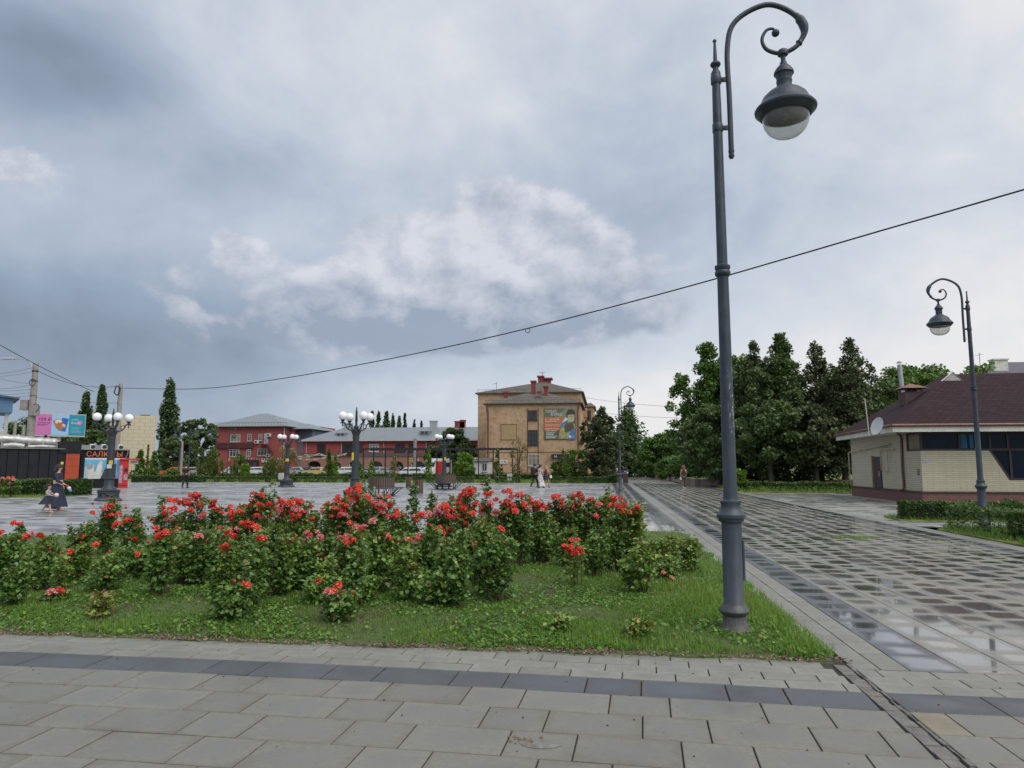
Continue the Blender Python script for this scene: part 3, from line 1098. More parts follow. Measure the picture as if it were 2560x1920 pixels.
# bushes: x, base y, top y, half width (photo pixels), style
BUSH = """10,1480,1345,45,g 45,1440,1310,16,t 95,1490,1335,50,y 150,1500,1378,28,s 200,1405,1318,38,g 265,1500,1390,60,y 262,1400,1262,42,g
325,1420,1295,36,g 395,1512,1335,52,g 398,1400,1240,24,t 475,1410,1240,42,g 455,1480,1342,42,y 533,1400,1258,30,g 520,1452,1318,42,y
590,1430,1268,42,g 578,1562,1460,55,g 645,1430,1240,40,g 650,1512,1305,58,g 705,1420,1255,40,g 748,1440,1258,34,r 772,1430,1272,34,g
720,1492,1345,58,y 796,1528,1445,30,y 838,1420,1250,36,g 890,1410,1222,46,g 940,1420,1246,42,g 870,1482,1325,58,r 848,1565,1482,42,g
908,1524,1452,38,y 985,1430,1288,36,g 960,1502,1335,46,y 1030,1400,1205,20,t 1077,1410,1220,18,t 1050,1482,1325,48,g 1095,1534,1425,64,y
1110,1430,1272,36,g 1162,1420,1232,38,y 1182,1472,1305,50,y 1214,1430,1218,20,t 1242,1518,1330,46,g 1266,1430,1238,28,g 1302,1430,1242,32,g
1340,1420,1262,32,g 1393,1400,1240,26,g 1362,1420,1305,40,y 1430,1400,1242,36,g 1415,1432,1315,32,y 1440,1482,1352,38,s 1470,1400,1245,32,g
1517,1400,1240,30,r 1547,1440,1250,44,g 1590,1440,1270,26,r 1520,1442,1312,42,g 1602,1505,1345,50,r 1662,1462,1392,42,y 1672,1410,1345,28,r
1727,1442,1350,30,r 1405,1592,1538,22,s 1592,1602,1556,22,r 250,1552,1472,36,w 137,1520,1482,30,g 30,1530,1410,40,g 340,1462,1385,40,g
632,1538,1372,28,g 705,1506,1325,32,y 762,1490,1340,30,g 884,1540,1392,30,g 945,1498,1320,28,g 1018,1522,1365,34,y 1066,1496,1318,28,g 1140,1538,1372,34,g 1204,1505,1312,26,y 490,1482,1338,30,g 556,1514,1372,26,r 810,1512,1400,26,y 1600,1482,1362,34,y 60,1452,1372,40,y 120,1462,1380,40,g 190,1470,1372,45,y 300,1462,1372,48,g 365,1448,1352,44,g 430,1470,1362,48,y 545,1482,1350,50,g 612,1474,1345,46,y 680,1464,1345,48,g 810,1470,1352,46,g 905,1462,1345,48,g 1000,1452,1345,48,y 1075,1452,1340,46,g 1135,1462,1345,46,y 1225,1460,1345,46,g 1480,1456,1350,44,g 1640,1446,1362,36,r 1300,1400,1300,40,g 1000,1402,1300,40,g 820,1402,1290,45,g 600,1400,1290,50,g 430,1402,1290,40,g 690,1402,1290,50,g 930,1402,1290,45,g 1230,1402,1290,45,g"""
BL = """6,1335r 45,1311R 78,1337R 174,1384p 175,1395r 129,1481r 146,1481r 231,1262b 282,1261r 266,1272R 231,1282r 278,1288R 298,1287r 315,1272b 324,1301R 252,1349b 330,1346R 242,1366r
354,1377r 346,1387r 388,1325r 409,1339R 434,1252R 483,1238R 490,1244R 463,1255R 470,1262R 417,1268r 417,1281R 435,1272r 534,1255R 532,1269R 550,1275r 506,1291P 577,1269r 605,1271R 629,1251r 650,1237R 638,1265R
577,1288p 599,1297R 637,1294P 667,1280R 676,1290R 700,1254R 706,1258R 725,1258r 745,1256R 695,1277R 770,1271R 619,1311R 593,1322P 570,1339R 763,1309R 760,1295r 731,1303r 760,1327P 763,1339P 725,1356R
745,1352P 793,1333r 703,1352p 563,1369r 678,1417r 616,1465r 838,1248R 878,1225R 896,1214r 896,1227r 868,1230r 812,1265r 825,1265R 860,1265P 890,1243R 913,1243P 922,1245r 894,1259P 913,1265R 936,1264P 958,1243p
807,1285p 815,1300r 851,1290P 887,1300P 920,1300P 904,1293p 982,1287R 976,1293R 956,1281P 995,1293R 994,1317R 901,1324P 916,1322R 889,1326P 864,1310p 875,1311r 842,1317p 855,1346P 841,1335r 926,1345r
923,1375r 797,1453r 829,1485r 845,1468r 1040,1306r 1042,1350P 1048,1358P 1071,1343r 1033,1416p 1074,1281P 1108,1267R 1104,1280P 1162,1229r 1175,1238R 1182,1227R 1144,1248P 1139,1259r 1162,1262P 1162,1268R
1147,1284R 1130,1295R 1144,1300P 1166,1295r 1166,1310r 1117,1323P 1108,1335r 1218,1236R 1206,1214b 1198,1278R 1211,1290P 1232,1284P 1258,1282R 1258,1297r 1261,1267r 1260,1253R 1268,1232R 1296,1240R 1305,1238R
1319,1271r 1338,1261R 1344,1264R 1357,1261r 1391,1242R 1386,1244r 1418,1276P 1429,1265r 1424,1278R 1439,1240R 1449,1234r 1461,1251R 1470,1252r 1497,1262p 1543,1246R 1545,1271R 1591,1274R 1594,1286r 1549,1308r
1468,1289r 1391,1312r 1328,1334r 1316,1342r 1290,1310r 1442,1356r 1426,1372R 1438,1379R 1433,1388r 1454,1382r 1218,1378r 1660,1416o 1687,1423o 1658,1433o 1681,1449o 700,1300P 850,1275R 1180,1285r 740,1275P
655,1300p 580,1300r 900,1280R 930,1290P 880,1287R 945,1300r 1225,1300r 1150,1240r 1120,1285P 480,1275r 640,1320r 500,1262R 555,1285r 588,1280R 615,1290P 660,1262R 690,1262P 715,1288R 735,1290r 755,1280R 780,1300r 820,1280P 835,1290R 865,1250R 880,1262R 905,1250R 930,1272r 945,1258P 970,1270R 1010,1290r 1060,1290P 1090,1285R 1120,1262r 1128,1280R 1155,1275R 1190,1262R 1205,1270r 1225,1260P 1275,1262R 1285,1275r 1310,1262R 1325,1250r 1350,1275R 1375,1262r 1400,1262R 1410,1250r 1445,1262R 1480,1270r 1510,1255R 1530,1262r 1560,1280R 1575,1262r 200,1345r 130,1362r 300,1310R 340,1318r 380,1300r 450,1300R 445,1330r 545,1320r 500,1340p 660,1345r 800,1345p 870,1355r 970,1345r 1085,1325R 1160,1335p 1250,1325r 1190,1350r 690,1315P 420,1300r 1500,1290r"""
STYLE = {'g': (0.0, 0.68), 'y': (0.16, 0.80), 't': (0.05, 0.5), 's': (0.35, 0.95), 'r': (0.15, 1.0), 'w': (0.78, 0.95)}
bushes = []
for ln in BUSH.split():
    a = ln.split(',')
    x, yb, yt, hw, stl = float(a[0]), float(a[1]), float(a[2]), float(a[3]), a[4]
    base = g(x, yb)
    yt += random.uniform(-0.12, 0.10) * (yb - yt)
    top = at(x, yt, base.y)
    bushes.append(dict(px=x, yb=yb, yt=yt, hw=hw, st=stl, base=base, h=max(0.12, top.z), w=hw * base.y / F * 1.08, bl=[]))
for it in BL.split():
    x, y, k = float(it.split(',')[0]), float(it.split(',')[1][:-1]), it[-1]
    best, bs = None, 1e9
    for bu in bushes:
        if bu['yt'] - 25 < y < bu['yb'] - 12:
            sc_ = abs(x - bu['px']) / bu['hw'] + 0.9 * abs((y - bu['yt']) / (bu['yb'] - bu['yt']) - 0.12)
            if bu['st'] == 't' and k not in 'b' and abs(x - bu['px']) > 10:
                sc_ += 2
            if sc_ < bs:
                best, bs = bu, sc_
    (best or bushes[0])['bl'].append((x, y, k))
bushes.sort(key=lambda b_: b_['px'])
rows_ = {'front': 0, 'middle': 0, 'back': 0}
STY_WORD = {'g': 'dark green', 'y': 'yellow green', 't': 'tall slim', 's': 'sparse', 'r': 'reddish leaved', 'w': 'withered yellow'}
ORD = lambda n: '%d%s' % (n, 'th' if 10 <= n % 100 <= 20 else {1: 'st', 2: 'nd', 3: 'rd'}.get(n % 10, 'th'))
for bu in bushes:
    bx, by, h, w = bu['base'].x, bu['base'].y, bu['h'], bu['w']
    bz = float(bed_z(bx, by)) - 0.02
    row = 'front' if bu['yb'] >= 1495 else ('middle' if bu['yb'] >= 1438 else 'back')
    rows_[row] += 1
    fl = sum({'R': 3, 'P': 3}.get(k, 1) for _, _, k in bu['bl'])
    what = 'with %s blooms' % ('red' if sum(k in 'Rr' for *_, k in bu['bl']) * 2 >= len(bu['bl']) else ('peach' if any(k == 'o' for *_, k in bu['bl']) else 'pink')) if fl else 'without blooms'
    root = thing('rose_bush', '%s rose bush %s, %s from left in %s row of bed' % (STY_WORD[bu['st']], what, ORD(rows_[row]), row), 'rose bush', (bx, by, bz), 0, 'rose bushes in the flower bed')
    h -= bz
    ns = {'t': 5, 's': 6, 'w': 6}.get(bu['st'], 11 + int(w * 14))
    st = MB()
    tips, LC, LD = [], [], []
    dens = {'s': 0.55, 'w': 0.5, 't': 0.8}.get(bu['st'], 1.0)
    nsh = 0 if bu['st'] in 'tsw' else 4
    for k in range(ns + nsh):
        a = 2 * math.pi * k / ns + random.uniform(-0.4, 0.4)
        rr = w * (0.2 + 0.8 * random.random()) * (0.9 if k else 0.1)
        hh = h * (random.uniform(0.62, 1.0) if k % 3 else random.uniform(0.4, 0.8)) if k else h
        shoot = k >= ns
        if shoot:
            hh = h * random.uniform(0.92, 1.13)
        p1 = Vector((math.cos(a) * rr, math.sin(a) * rr * 0.9, hh))
        pts = [Vector((p1.x * 0.50 + random.uniform(-0.03, 0.03), p1.y * 0.50 + random.uniform(-0.03, 0.03), 0)), Vector((p1.x * 0.66, p1.y * 0.66, hh * 0.45)) + Vector((random.uniform(-0.03, 0.03), random.uniform(-0.03, 0.03), 0)), Vector((p1.x * 0.85, p1.y * 0.85, hh * 0.8)), p1]
        cp = catmull(pts, 4)
        st.tube(cp, [0.007 - 0.0045 * i / len(cp) for i in range(len(cp))], 5)
        tips.append(p1)
        cp = np.array(cp)
        nl = 11 if shoot else int(36 * dens * max(0.5, hh / 0.8)) + 5
        for j in range(nl):
            f_ = (0.5 + 0.5 * (j + random.random()) / nl) if shoot else 0.20 + 0.79 * (j + random.random()) / nl
            c0 = cp[min(len(cp) - 1, int(f_ * (len(cp) - 1)))]
            an = random.uniform(0, 2 * math.pi)
            rea = random.uniform(0.02, 0.125) * (1.15 - 0.55 * f_) + w * 0.16 * random.random() * (1 - 0.45 * f_)
            if shoot:
                rea = random.uniform(0.03, 0.08)
            d = np.array([math.cos(an), math.sin(an), random.uniform(-0.15, 0.45)])
            for q_ in (0.55, 0.85, 1.0, 0.7):
                LC.append(c0 + d * rea * q_ + np.array([random.gauss(0, 0.016), random.gauss(0, 0.016), random.gauss(0, 0.016)]))
                LD.append(d)
    LC, LD = np.array(LC), np.array(LD)
    LC[:, 2] = np.maximum(LC[:, 2], 0.02)
    lo, hi = STYLE[bu['st']]
    hn = np.clip(LC[:, 2] / h, 0, 1)
    ti = lo + (hi - lo) * np.clip(0.25 * hn + 0.75 * rng.random(len(LC)) ** 1.3, 0, 1)
    new = (rng.random(len(LC)) < 0.05 + 0.10 * hn ** 3)
    ti = np.where(new, rng.uniform(0.7, 1.0, len(LC)), ti)
    V = leaf_quads(LC, rng.uniform(0.026, 0.074, len(LC)) * (1.0 if bu['st'] != 't' else 1.1), 0.36, 0.55, 0.10, LD)
    tag(link('foliage', quads_mesh('foliage', V, ti, [rosem]), root), kind='stuff')
    # flower clusters on their own stalks
    for (px, py, k) in bu['bl']:
        c = at(px, py, by - w * random.uniform(0.1, 0.8)) - Vector((bx, by, bz))
        big = k in 'RP'
        n = random.choice((4, 5, 5, 6, 7)) if big else random.choice((1, 1, 2))
        kk = {'R': 'r', 'P': 'p'}.get(k, k)
        sd = min(tips, key=lambda t_: (t_ - c).length)
        s0 = Vector((sd.x * 0.8, sd.y * 0.8, min(sd.z, c.z) * 0.75))
        st.tube([s0, (s0 + c) / 2 + Vector((0, 0, 0.02)), c - Vector((0, 0, 0.01))], [0.004, 0.0035, 0.003], 5)
        for j in range(n):
            off = Vector((random.gauss(0, 0.050), random.gauss(0, 0.035), random.gauss(0, 0.018))) if n > 1 else Vector((0, 0, 0))
            if kk == 'b':
                o = link('bud', BUD, root, c)
                o.scale = (1.3,) * 3
                o.rotation_euler = (random.uniform(-0.3, 0.3), random.uniform(-0.3, 0.3), 0)
                continue
            kj = 'p' if (kk == 'r' and random.random() < 0.16) else ('r' if kk == 'p' and random.random() < 0.25 else kk)
            o = link('bloom', random.choice(BLOOM[kj]), root, c + off)
            s_ = random.uniform(0.78, 1.10) * (0.72 if kk == 'o' else 1.0) * (0.9 if n > 1 else 1.05)
            o.scale = (s_, s_, s_ * random.uniform(0.85, 1.15))
            o.rotation_euler = (random.gauss(0.35, 0.35), random.gauss(0, 0.4), random.uniform(0, 6.28))
    # a few closed buds on the tips
    for t_ in tips[:3]:
        if random.random() < 0.6 and bu['st'] in 'gyrt':
            o = link('bud', BUD, root, t_ + Vector((0, 0, 0.01)))
            o.rotation_euler = (random.uniform(-0.4, 0.4), random.uniform(-0.4, 0.4), 0)
    st.done('stems', stemm, root, smooth=60)

# ------------------------------------------------------------------ street lamps
lampm, b, p, o = newmat('lamp_paint')
t_ = b.node('ShaderNodeTexCoord').outputs['Object']
n1, n2 = b.noise(t_, 5, 6, 0.65), b.noise(b.vmath('MULTIPLY', t_, (60, 60, 14)), 1.0, 6, 0.7)
sx = b.sep(t_)
band = b.math('MULTIPLY', b.smooth(sx[2], 1.85, 2.0), b.smooth(sx[2], 2.62, 2.45))
band = b.math('MULTIPLY', band, b.math('MULTIPLY', b.smooth(sx[0], -0.01, 0.03), b.smooth(sx[1], 0.03, -0.03)))
chip = b.math('MULTIPLY', band, b.smooth(n2, 0.56, 0.62))
base_ = b.mix(b.smooth(n1, 0.3, 0.7), (0.022, 0.032, 0.048), (0.042, 0.056, 0.078))
base_ = b.mix(b.smooth(sx[2], 2.6, 0.4, 0.0, 0.35), base_, (0.070, 0.084, 0.100))
base_ = b.mix(b.math('MULTIPLY', b.smooth(sx[2], 0.45, 0.05), b.smooth(n2, 0.40, 0.60, 0.15, 0.8)), base_, (0.14, 0.115, 0.085))
base_ = b.mix(b.smooth(b.noise(b.vmath('MULTIPLY', t_, (14, 14, 1.2)), 1.0, 5, 0.7), 0.52, 0.68, 0, 0.4), base_, (0.095, 0.11, 0.125))
b.put(p.inputs['Base Color'], b.mix(chip, base_, (0.55, 0.56, 0.56)))
b.put(p.inputs['Roughness'], b.math('MULTIPLY_ADD', n1, 0.25, 0.34))
p.inputs['Specular IOR Level'].default_value = 0.45
bn = b.node('ShaderNodeBump')
bn.inputs['Strength'].default_value = 0.12
bn.inputs['Distance'].default_value = 0.004
b.put(bn.inputs['Height'], b.noise(t_, 40, 4))
b.l.new(bn.outputs[0], p.inputs['Normal'])
darkm = mat('dark_iron', (0.030, 0.036, 0.045), 0.5, 0.25, 5, bump=0.15)
blackm = mat('black_paint', (0.020, 0.021, 0.024), 0.5, 0.3, 3)
gm, b, p, o = newmat('lamp_glass')
p.inputs['Base Color'].default_value = (0.82, 0.84, 0.82, 1)
p.inputs['Roughness'].default_value = 0.12
p.inputs['Transmission Weight'].default_value = 0.9
p.inputs['IOR'].default_value = 1.2
t_ = b.node('ShaderNodeTexCoord').outputs['Object']
b.put(p.inputs['Base Color'], b.mix(b.noise(t_, 9, 5), (0.62, 0.62, 0.58), (0.92, 0.93, 0.92)))
globem = mat('opal_globe', (0.86, 0.86, 0.87), 0.25, 0.04, 2, bump=0)

LG = 'arched street lamps with hanging lanterns'


def arched_lamp(label, loc, rz):
    r_ = thing('street_lamp', label, 'street lamp', loc, rz, LG)
    MB().lathe([(0.155, -0.04), (0.155, 0.02), (0.145, 0.04), (0.112, 0.10), (0.105, 0.17), (0.128, 0.19), (0.138, 0.215), (0.128, 0.24), (0.108, 0.265), (0.096, 0.28), (0.093, 1.04), (0.115, 1.05), (0.118, 1.07), (0.134, 1.085), (0.136, 1.115), (0.118, 1.135), (0.10, 1.16), (0.088, 1.20), (0.098, 1.225), (0.098, 1.245), (0.072, 1.26), (0.066, 1.30), (0.055, 3.46), (0.074, 3.48), (0.078, 3.51), (0.066, 3.53), (0.076, 3.55), (0.076, 3.575), (0.052, 3.59), (0.047, 5.0), (0.041, 5.52)], 24).done('post', lampm, r_, smooth=40)
    MB().lathe([(0.041, 5.50), (0.049, 5.51), (0.049, 5.63), (0.040, 5.65), (0.030, 5.66), (0.028, 5.69), (0.048, 5.71), (0.054, 5.725), (0.046, 5.745), (0.022, 5.76), (0.013, 5.97), (0.021, 5.98), (0.019, 5.995), (0.004, 6.01)], 16).done('finial', lampm, r_, smooth=40)
    for z in (5.555, 5.03):
        q = MB()
        q.box(0.03, 0.12, -0.012, 0.012, z - 0.022, z + 0.022)
        q.lathe([(0.050, z - 0.045), (0.053, z - 0.04), (0.053, z + 0.04), (0.050, z + 0.045)], 16)
        q.cyl((0.07, -0.02, z), (0.07, 0.02, z), 0.011, n=8)
        q.done('bracket', lampm, r_, smooth=40)
    pts = catmull([(0.128, 0, 4.78), (0.128, 0, 5.35), (0.126, 0, 5.90), (0.219, 0, 6.19), (0.527, 0, 6.345), (0.784, 0, 6.235), (0.892, 0, 6.05), (0.836, 0, 5.885), (0.677, 0, 5.80), (0.527, 0, 5.845), (0.476, 0, 5.955), (0.518, 0, 6.055), (0.583, 0, 6.075), (0.621, 0, 6.035)], 7)
    n = len(pts)
    arm = MB().tube(pts, [0.027 if i < n * 0.45 else 0.027 - 0.016 * (i / n - 0.45) / 0.55 for i in range(n)], 12)
    arm.done('arm', lampm, r_, smooth=50)
    MB().sphere((0.614, 0, 6.025), 0.040, 12, 8).done('scroll_end', lampm, r_, smooth=45)
    q = MB()
    lf = [(0.817, 0, 6.21), (0.854, 0, 6.165), (0.892, 0, 6.09), (0.897, 0, 6.0), (0.854, 0, 5.915), (0.831, 0, 5.885)]
    q.tube(catmull(lf, 4), [0.026, 0.034, 0.030, 0.036, 0.044, 0.047, 0.046, 0.046, 0.047, 0.045, 0.041, 0.037, 0.033, 0.030, 0.028, 0.027, 0.028, 0.032, 0.038, 0.034, 0.026], 10)
    q.done('leaf_ornament', lampm, r_, smooth=45)
    MB().lathe([(0.02, 4.70), (0.031, 4.725), (0.024, 4.75), (0.030, 4.765), (0.030, 4.785)], 12, (0.128, 0, 0)).done('drop_finial', lampm, r_, smooth=45)
    MB().lathe([(0.012, 5.84), (0.045, 5.83), (0.058, 5.805), (0.05, 5.775), (0.028, 5.77)], 12, (0.677, 0, 0)).done('arm_boss', lampm, r_, smooth=45)
    MB().lathe([(0.012, 5.79), (0.024, 5.78), (0.024, 5.70), (0.034, 5.695), (0.036, 5.67), (0.045, 5.665), (0.075, 5.63), (0.096, 5.595), (0.098, 5.57), (0.085, 5.56), (0.076, 5.53), (0.073, 5.50), (0.079, 5.49), (0.073, 5.475), (0.076, 5.43), (0.105, 5.41), (0.112, 5.395), (0.165, 5.37), (0.215, 5.32), (0.240, 5.265), (0.248, 5.25), (0.280, 5.22), (0.302, 5.19), (0.298, 5.17), (0.28, 5.155), (0.262, 5.13), (0.245, 5.115), (0.225, 5.12), (0.20, 5.15), (0.05, 5.16)], 32, (0.677, 0, 0)).done('lantern_hood', lampm, r_, smooth=35)
    MB().lathe([(0.226, 5.125), (0.228, 5.08), (0.215, 5.02), (0.185, 4.965), (0.135, 4.92), (0.07, 4.897), (0.003, 4.89), (0.002, 4.896), (0.069, 4.903), (0.133, 4.926), (0.181, 4.97), (0.210, 5.022), (0.222, 5.08), (0.221, 5.125)], 28, (0.677, 0, 0), cap=False).done('lantern_glass', gm, r_, smooth=60)
    MB().lathe([(0.02, 5.15), (0.032, 5.14), (0.032, 5.09), (0.015, 5.075)], 10, (0.677, 0, 0)).done('bulb', gm, r_, smooth=60)
    return r_


L0 = arched_lamp('tall grey arched street lamp standing in grass at corner of rose bed', (1.19, 7.19, 0.02), 0)
q = MB()   # service hatch on the near post
q.rbox(0.080, 0.112, -0.035, 0.03, 0.50, 0.88, 0.012)
q.done('hatch', lampm, L0)
LAMPS = [((2461, 1330), 180, 'arched street lamp behind low hedge beside the yellow brick house'),
         ((1551, 1233), 0, 'arched street lamp at plaza corner in front of dark juniper'),
         ((1790, 1200), 180, 'arched street lamp mostly hidden behind the near grey lamp post'),
         ((1710, 1192), 180, 'arched street lamp at planter edge behind red haired woman'),
         ((1655, 1188), 180, 'distant arched street lamp among trees left of the planter corner'),
         ((1382, 1193), 180, 'arched street lamp before the open lower window of tan building'),
         ((1369, 1189), 180, 'slim distant arched lamp left of its twin before the tan building'),
         ((445, 1199), 180, 'arched street lamp before dark trees, behind man in black'),
         ((470, 1200), 0, 'arched street lamp facing right before dark trees at left'),
         ((536, 1198), 180, 'arched street lamp at left corner of the red brick building'),
         ((567, 1198), 0, 'arched street lamp before the brown sign band of red building')]
for (px, py), rz, lb in LAMPS:
    if rz == 180 and px == 2461:
        c = copy_thing(L0, lb, g(px, py), R(178))
    else:
        c = copy_thing(L0, lb, g(px, py), R(rz))
    for ch in list(c.children):
        if ch.name.startswith('hatch'):
            bpy.data.objects.remove(ch)

# ------------------------------------------------------------------ four-globe lamps
def globe_lamp(label, loc, rz):
    r_ = thing('globe_lamp', label, 'street lamp', loc, rz, 'four-globe cast iron lamps on the plaza')
    q = MB()
    s2 = math.sqrt(2)
    q.lathe([(0.47 * s2, 0.0), (0.47 * s2, 0.05), (0.40 * s2, 0.14), (0.36 * s2, 0.16), (0.36 * s2, 0.44), (0.39 * s2, 0.46), (0.39 * s2, 0.50), (0.30 * s2, 0.53)], 4, ph=math.pi / 4)
    q.done('pedestal', darkm, r_)
    q = MB()
    for a in range(4):      # swags on the pedestal
        M_ = Matrix.Rotation(a * math.pi / 2, 4, 'Z')
        pts = [M_ @ Vector((x, -0.375, 0.40 - 0.16 * (1 - (x / 0.28) ** 2))) for x in np.linspace(-0.28, 0.28, 9)]
        q.tube(pts, [0.02, 0.03, 0.036, 0.042, 0.045, 0.042, 0.036, 0.03, 0.02], 6)
        for x in (-0.3, 0.3):
            q.sphere(M_ @ Vector((x, -0.37, 0.39)), 0.045, 8, 6)
    q.done('garland', darkm, r_, smooth=60)
    MB().lathe([(0.33, 0.52), (0.30, 0.58), (0.24, 0.64), (0.215, 0.68), (0.20, 0.98), (0.235, 1.0), (0.24, 1.04), (0.20, 1.06), (0.175, 1.08), (0.145, 2.85), (0.165, 2.87), (0.165, 2.9), (0.15, 2.92), (0.16, 3.02), (0.225, 3.16), (0.235, 3.2), (0.18, 3.22), (0.12, 3.24), (0.10, 3.3), (0.13, 3.36), (0.10, 3.42), (0.055, 3.46), (0.05, 3.6), (0.065, 3.64), (0.045, 4.05), (0.06, 4.08), (0.03, 4.12), (0.035, 4.16), (0.012, 4.3)], 20).done('column', darkm, r_, smooth=40)
    for a in range(4):
        M_ = Matrix.Rotation(a * math.pi / 2, 4, 'Z')
        q = MB()
        q.tube([M_ @ Vector(v) for v in catmull([(0.08, 0, 3.28), (0.28, 0, 3.22), (0.47, 0, 3.34), (0.56, 0, 3.52), (0.68, 0, 3.57), (0.78, 0, 3.53)], 5)], 0.032, 8)
        q.tube([M_ @ Vector(v) for v in catmull([(0.40, 0, 3.3), (0.34, 0, 3.42), (0.44, 0, 3.5), (0.52, 0, 3.44)], 4)], 0.018, 6)
        e = M_ @ Vector((0.68, 0, 0))
        q.lathe([(0.015, 3.38), (0.035, 3.42), (0.02, 3.47), (0.03, 3.55), (0.05, 3.60), (0.085, 3.65), (0.105, 3.69)], 12, (e.x, e.y, 0))
        ar = q.done('arm', darkm, r_, smooth=50)
        MB().sphere((e.x, e.y, 3.86), 0.195, 20, 12).done('globe', globem, ar, smooth=80)
    return r_


GP = [((270, 1252), 15, 'four-globe iron lamp by the kiosk, near the woman with child'), ((716, 1217), 27, 'four-globe iron lamp before the red building, no bench beside it'),
      ((886, 1254), 27, 'four-globe iron lamp left of the nearer round bench'), ((1110, 1217), 30, 'four-globe iron lamp behind the farther round bench')]
G0 = None
GP = [(pq, a_ + math.degrees(math.atan((1280 - pq[0]) / F) + YAW), lb) for pq, a_, lb in GP]
for (px, py), a, lb in GP:
    if G0 is None:
        G0 = globe_lamp(lb, g(px, py), R(a))
    else:
        copy_thing(G0, lb, g(px, py), R(a))
stick_y, stick_w = mat('yellow_sticker', (0.62, 0.50, 0.05), 0.5, 0.1), mat('white_sticker', (0.62, 0.62, 0.60), 0.5, 0.15)

# ------------------------------------------------------------------ round benches and litter bins
woodm = mat('dark_slat_wood', (0.085, 0.052, 0.045), 0.55, 0.35, 6, c2=(0.115, 0.075, 0.065), bump=0.3)
seatm = mat('seat_grey', (0.045, 0.046, 0.05), 0.45, 0.2, 5)
boxw = leafmat('hedge_leaves', [(0, (0.020, 0.052, 0.016)), (0.5, (0.045, 0.100, 0.026)), (0.85, (0.09, 0.165, 0.035)), (1.0, (0.15, 0.20, 0.05))], 0.45, 0.2)


def round_bench(label, loc):
    r_ = thing('round_bench', label, 'bench', loc, 0, 'round planter benches on the plaza')
    n = 36
    mesh = None
    for k in range(n):
        a = 2 * math.pi * k / n
        if mesh is None:
            o_ = MB().box(-0.05, 0.05, -0.02, 0.02, 0.46, 0.98).done('slat', woodm, r_)
            mesh = o_.data
        else:
            o_ = link('slat', mesh, r_)
        o_.location = (0.68 * math.cos(a), 0.68 * math.sin(a), 0)
        o_.rotation_euler = (0, 0, a + math.pi / 2)
    MB().lathe([(0.72, 0.425), (1.20, 0.425), (1.21, 0.45), (1.20, 0.475), (0.72, 0.475)], 36, cap=False).done('seat', seatm, r_, smooth=30)
    MB().lathe([(0.64, 0.40), (0.64, 0.95), (0.58, 0.95), (0.58, 0.9), (0.05, 0.92)], 32).done('tub', blackm, r_, smooth=30)
    q = MB()
    MB().lathe([(0.70, 0.0), (0.70, 0.04), (0.62, 0.04)], 28).done('base_ring', blackm, r_)
    for k in range(10):
        a = 2 * math.pi * (k + 0.3) / 10
        c, s = math.cos(a), math.sin(a)
        MB().tube([(1.10 * c, 1.10 * s, 0.43), (0.66 * c, 0.66 * s, 0.02)], 0.022, 6).tube([(0.67 * c, 0.67 * s, 0.43), (0.67 * c, 0.67 * s, 0.02)], 0.022, 6).done('leg', blackm, r_)
    C = np.stack([0.56 * np.sqrt(rng.random(700)) * np.cos(np.arange(700) * 2.4), 0.56 * np.sqrt(rng.random(700)) * np.sin(np.arange(700) * 2.4), 0.93 + 0.12 * rng.random(700)], 1)
    tag(link('planting', quads_mesh('planting', leaf_quads(C, 0.07, 0.3), rng.random(700), [boxw]), r_), kind='stuff')
    return r_


BN = round_bench('round slatted planter bench, the nearer one by the lamp', g(953, 1240))
copy_thing(BN, 'round slatted planter bench, the farther one before a globe lamp', g(1114, 1223))


def bin_(label, loc, s=1.0):
    r_ = thing('litter_bin', label, 'litter bin', loc, 0, 'slatted litter bins', s)
    mesh = None
    for k in range(14):
        a = 2 * math.pi * k / 14
        o_ = MB().box(-0.042, 0.042, -0.014, 0.014, 0.06, 0.84).done('slat', woodm, r_) if mesh is None else link('slat', mesh, r_)
        mesh = o_.data
        o_.location = (0.23 * math.cos(a), 0.23 * math.sin(a), 0)
        o_.rotation_euler = (0, 0, a + math.pi / 2)
    MB().lathe([(0.20, 0.05), (0.21, 0.85), (0.235, 0.86), (0.235, 0.88), (0.18, 0.88), (0.17, 0.1)], 18).done('liner', blackm, r_, smooth=30)
    q = MB()
    for a in (0.6, 2.7, 4.8):
        q.box(0.18 * math.cos(a) - 0.02, 0.18 * math.cos(a) + 0.02, 0.18 * math.sin(a) - 0.02, 0.18 * math.sin(a) + 0.02, 0, 0.06)
    q.done('foot', blackm, r_)
    return r_


B0 = bin_('slatted wooden bin right of the nearer round bench', g(1047, 1236))
copy_thing(B0, 'slatted wooden bin behind tall rose shoots, left of farther round bench', g(1023, 1222))
copy_thing(B0, 'slatted wooden bin behind the plaza corner lamp on the avenue', g(1564, 1209))

# ------------------------------------------------------------------ hedges
corem = mat('hedge_core', (0.020, 0.026, 0.012), 0.9, 0.3)


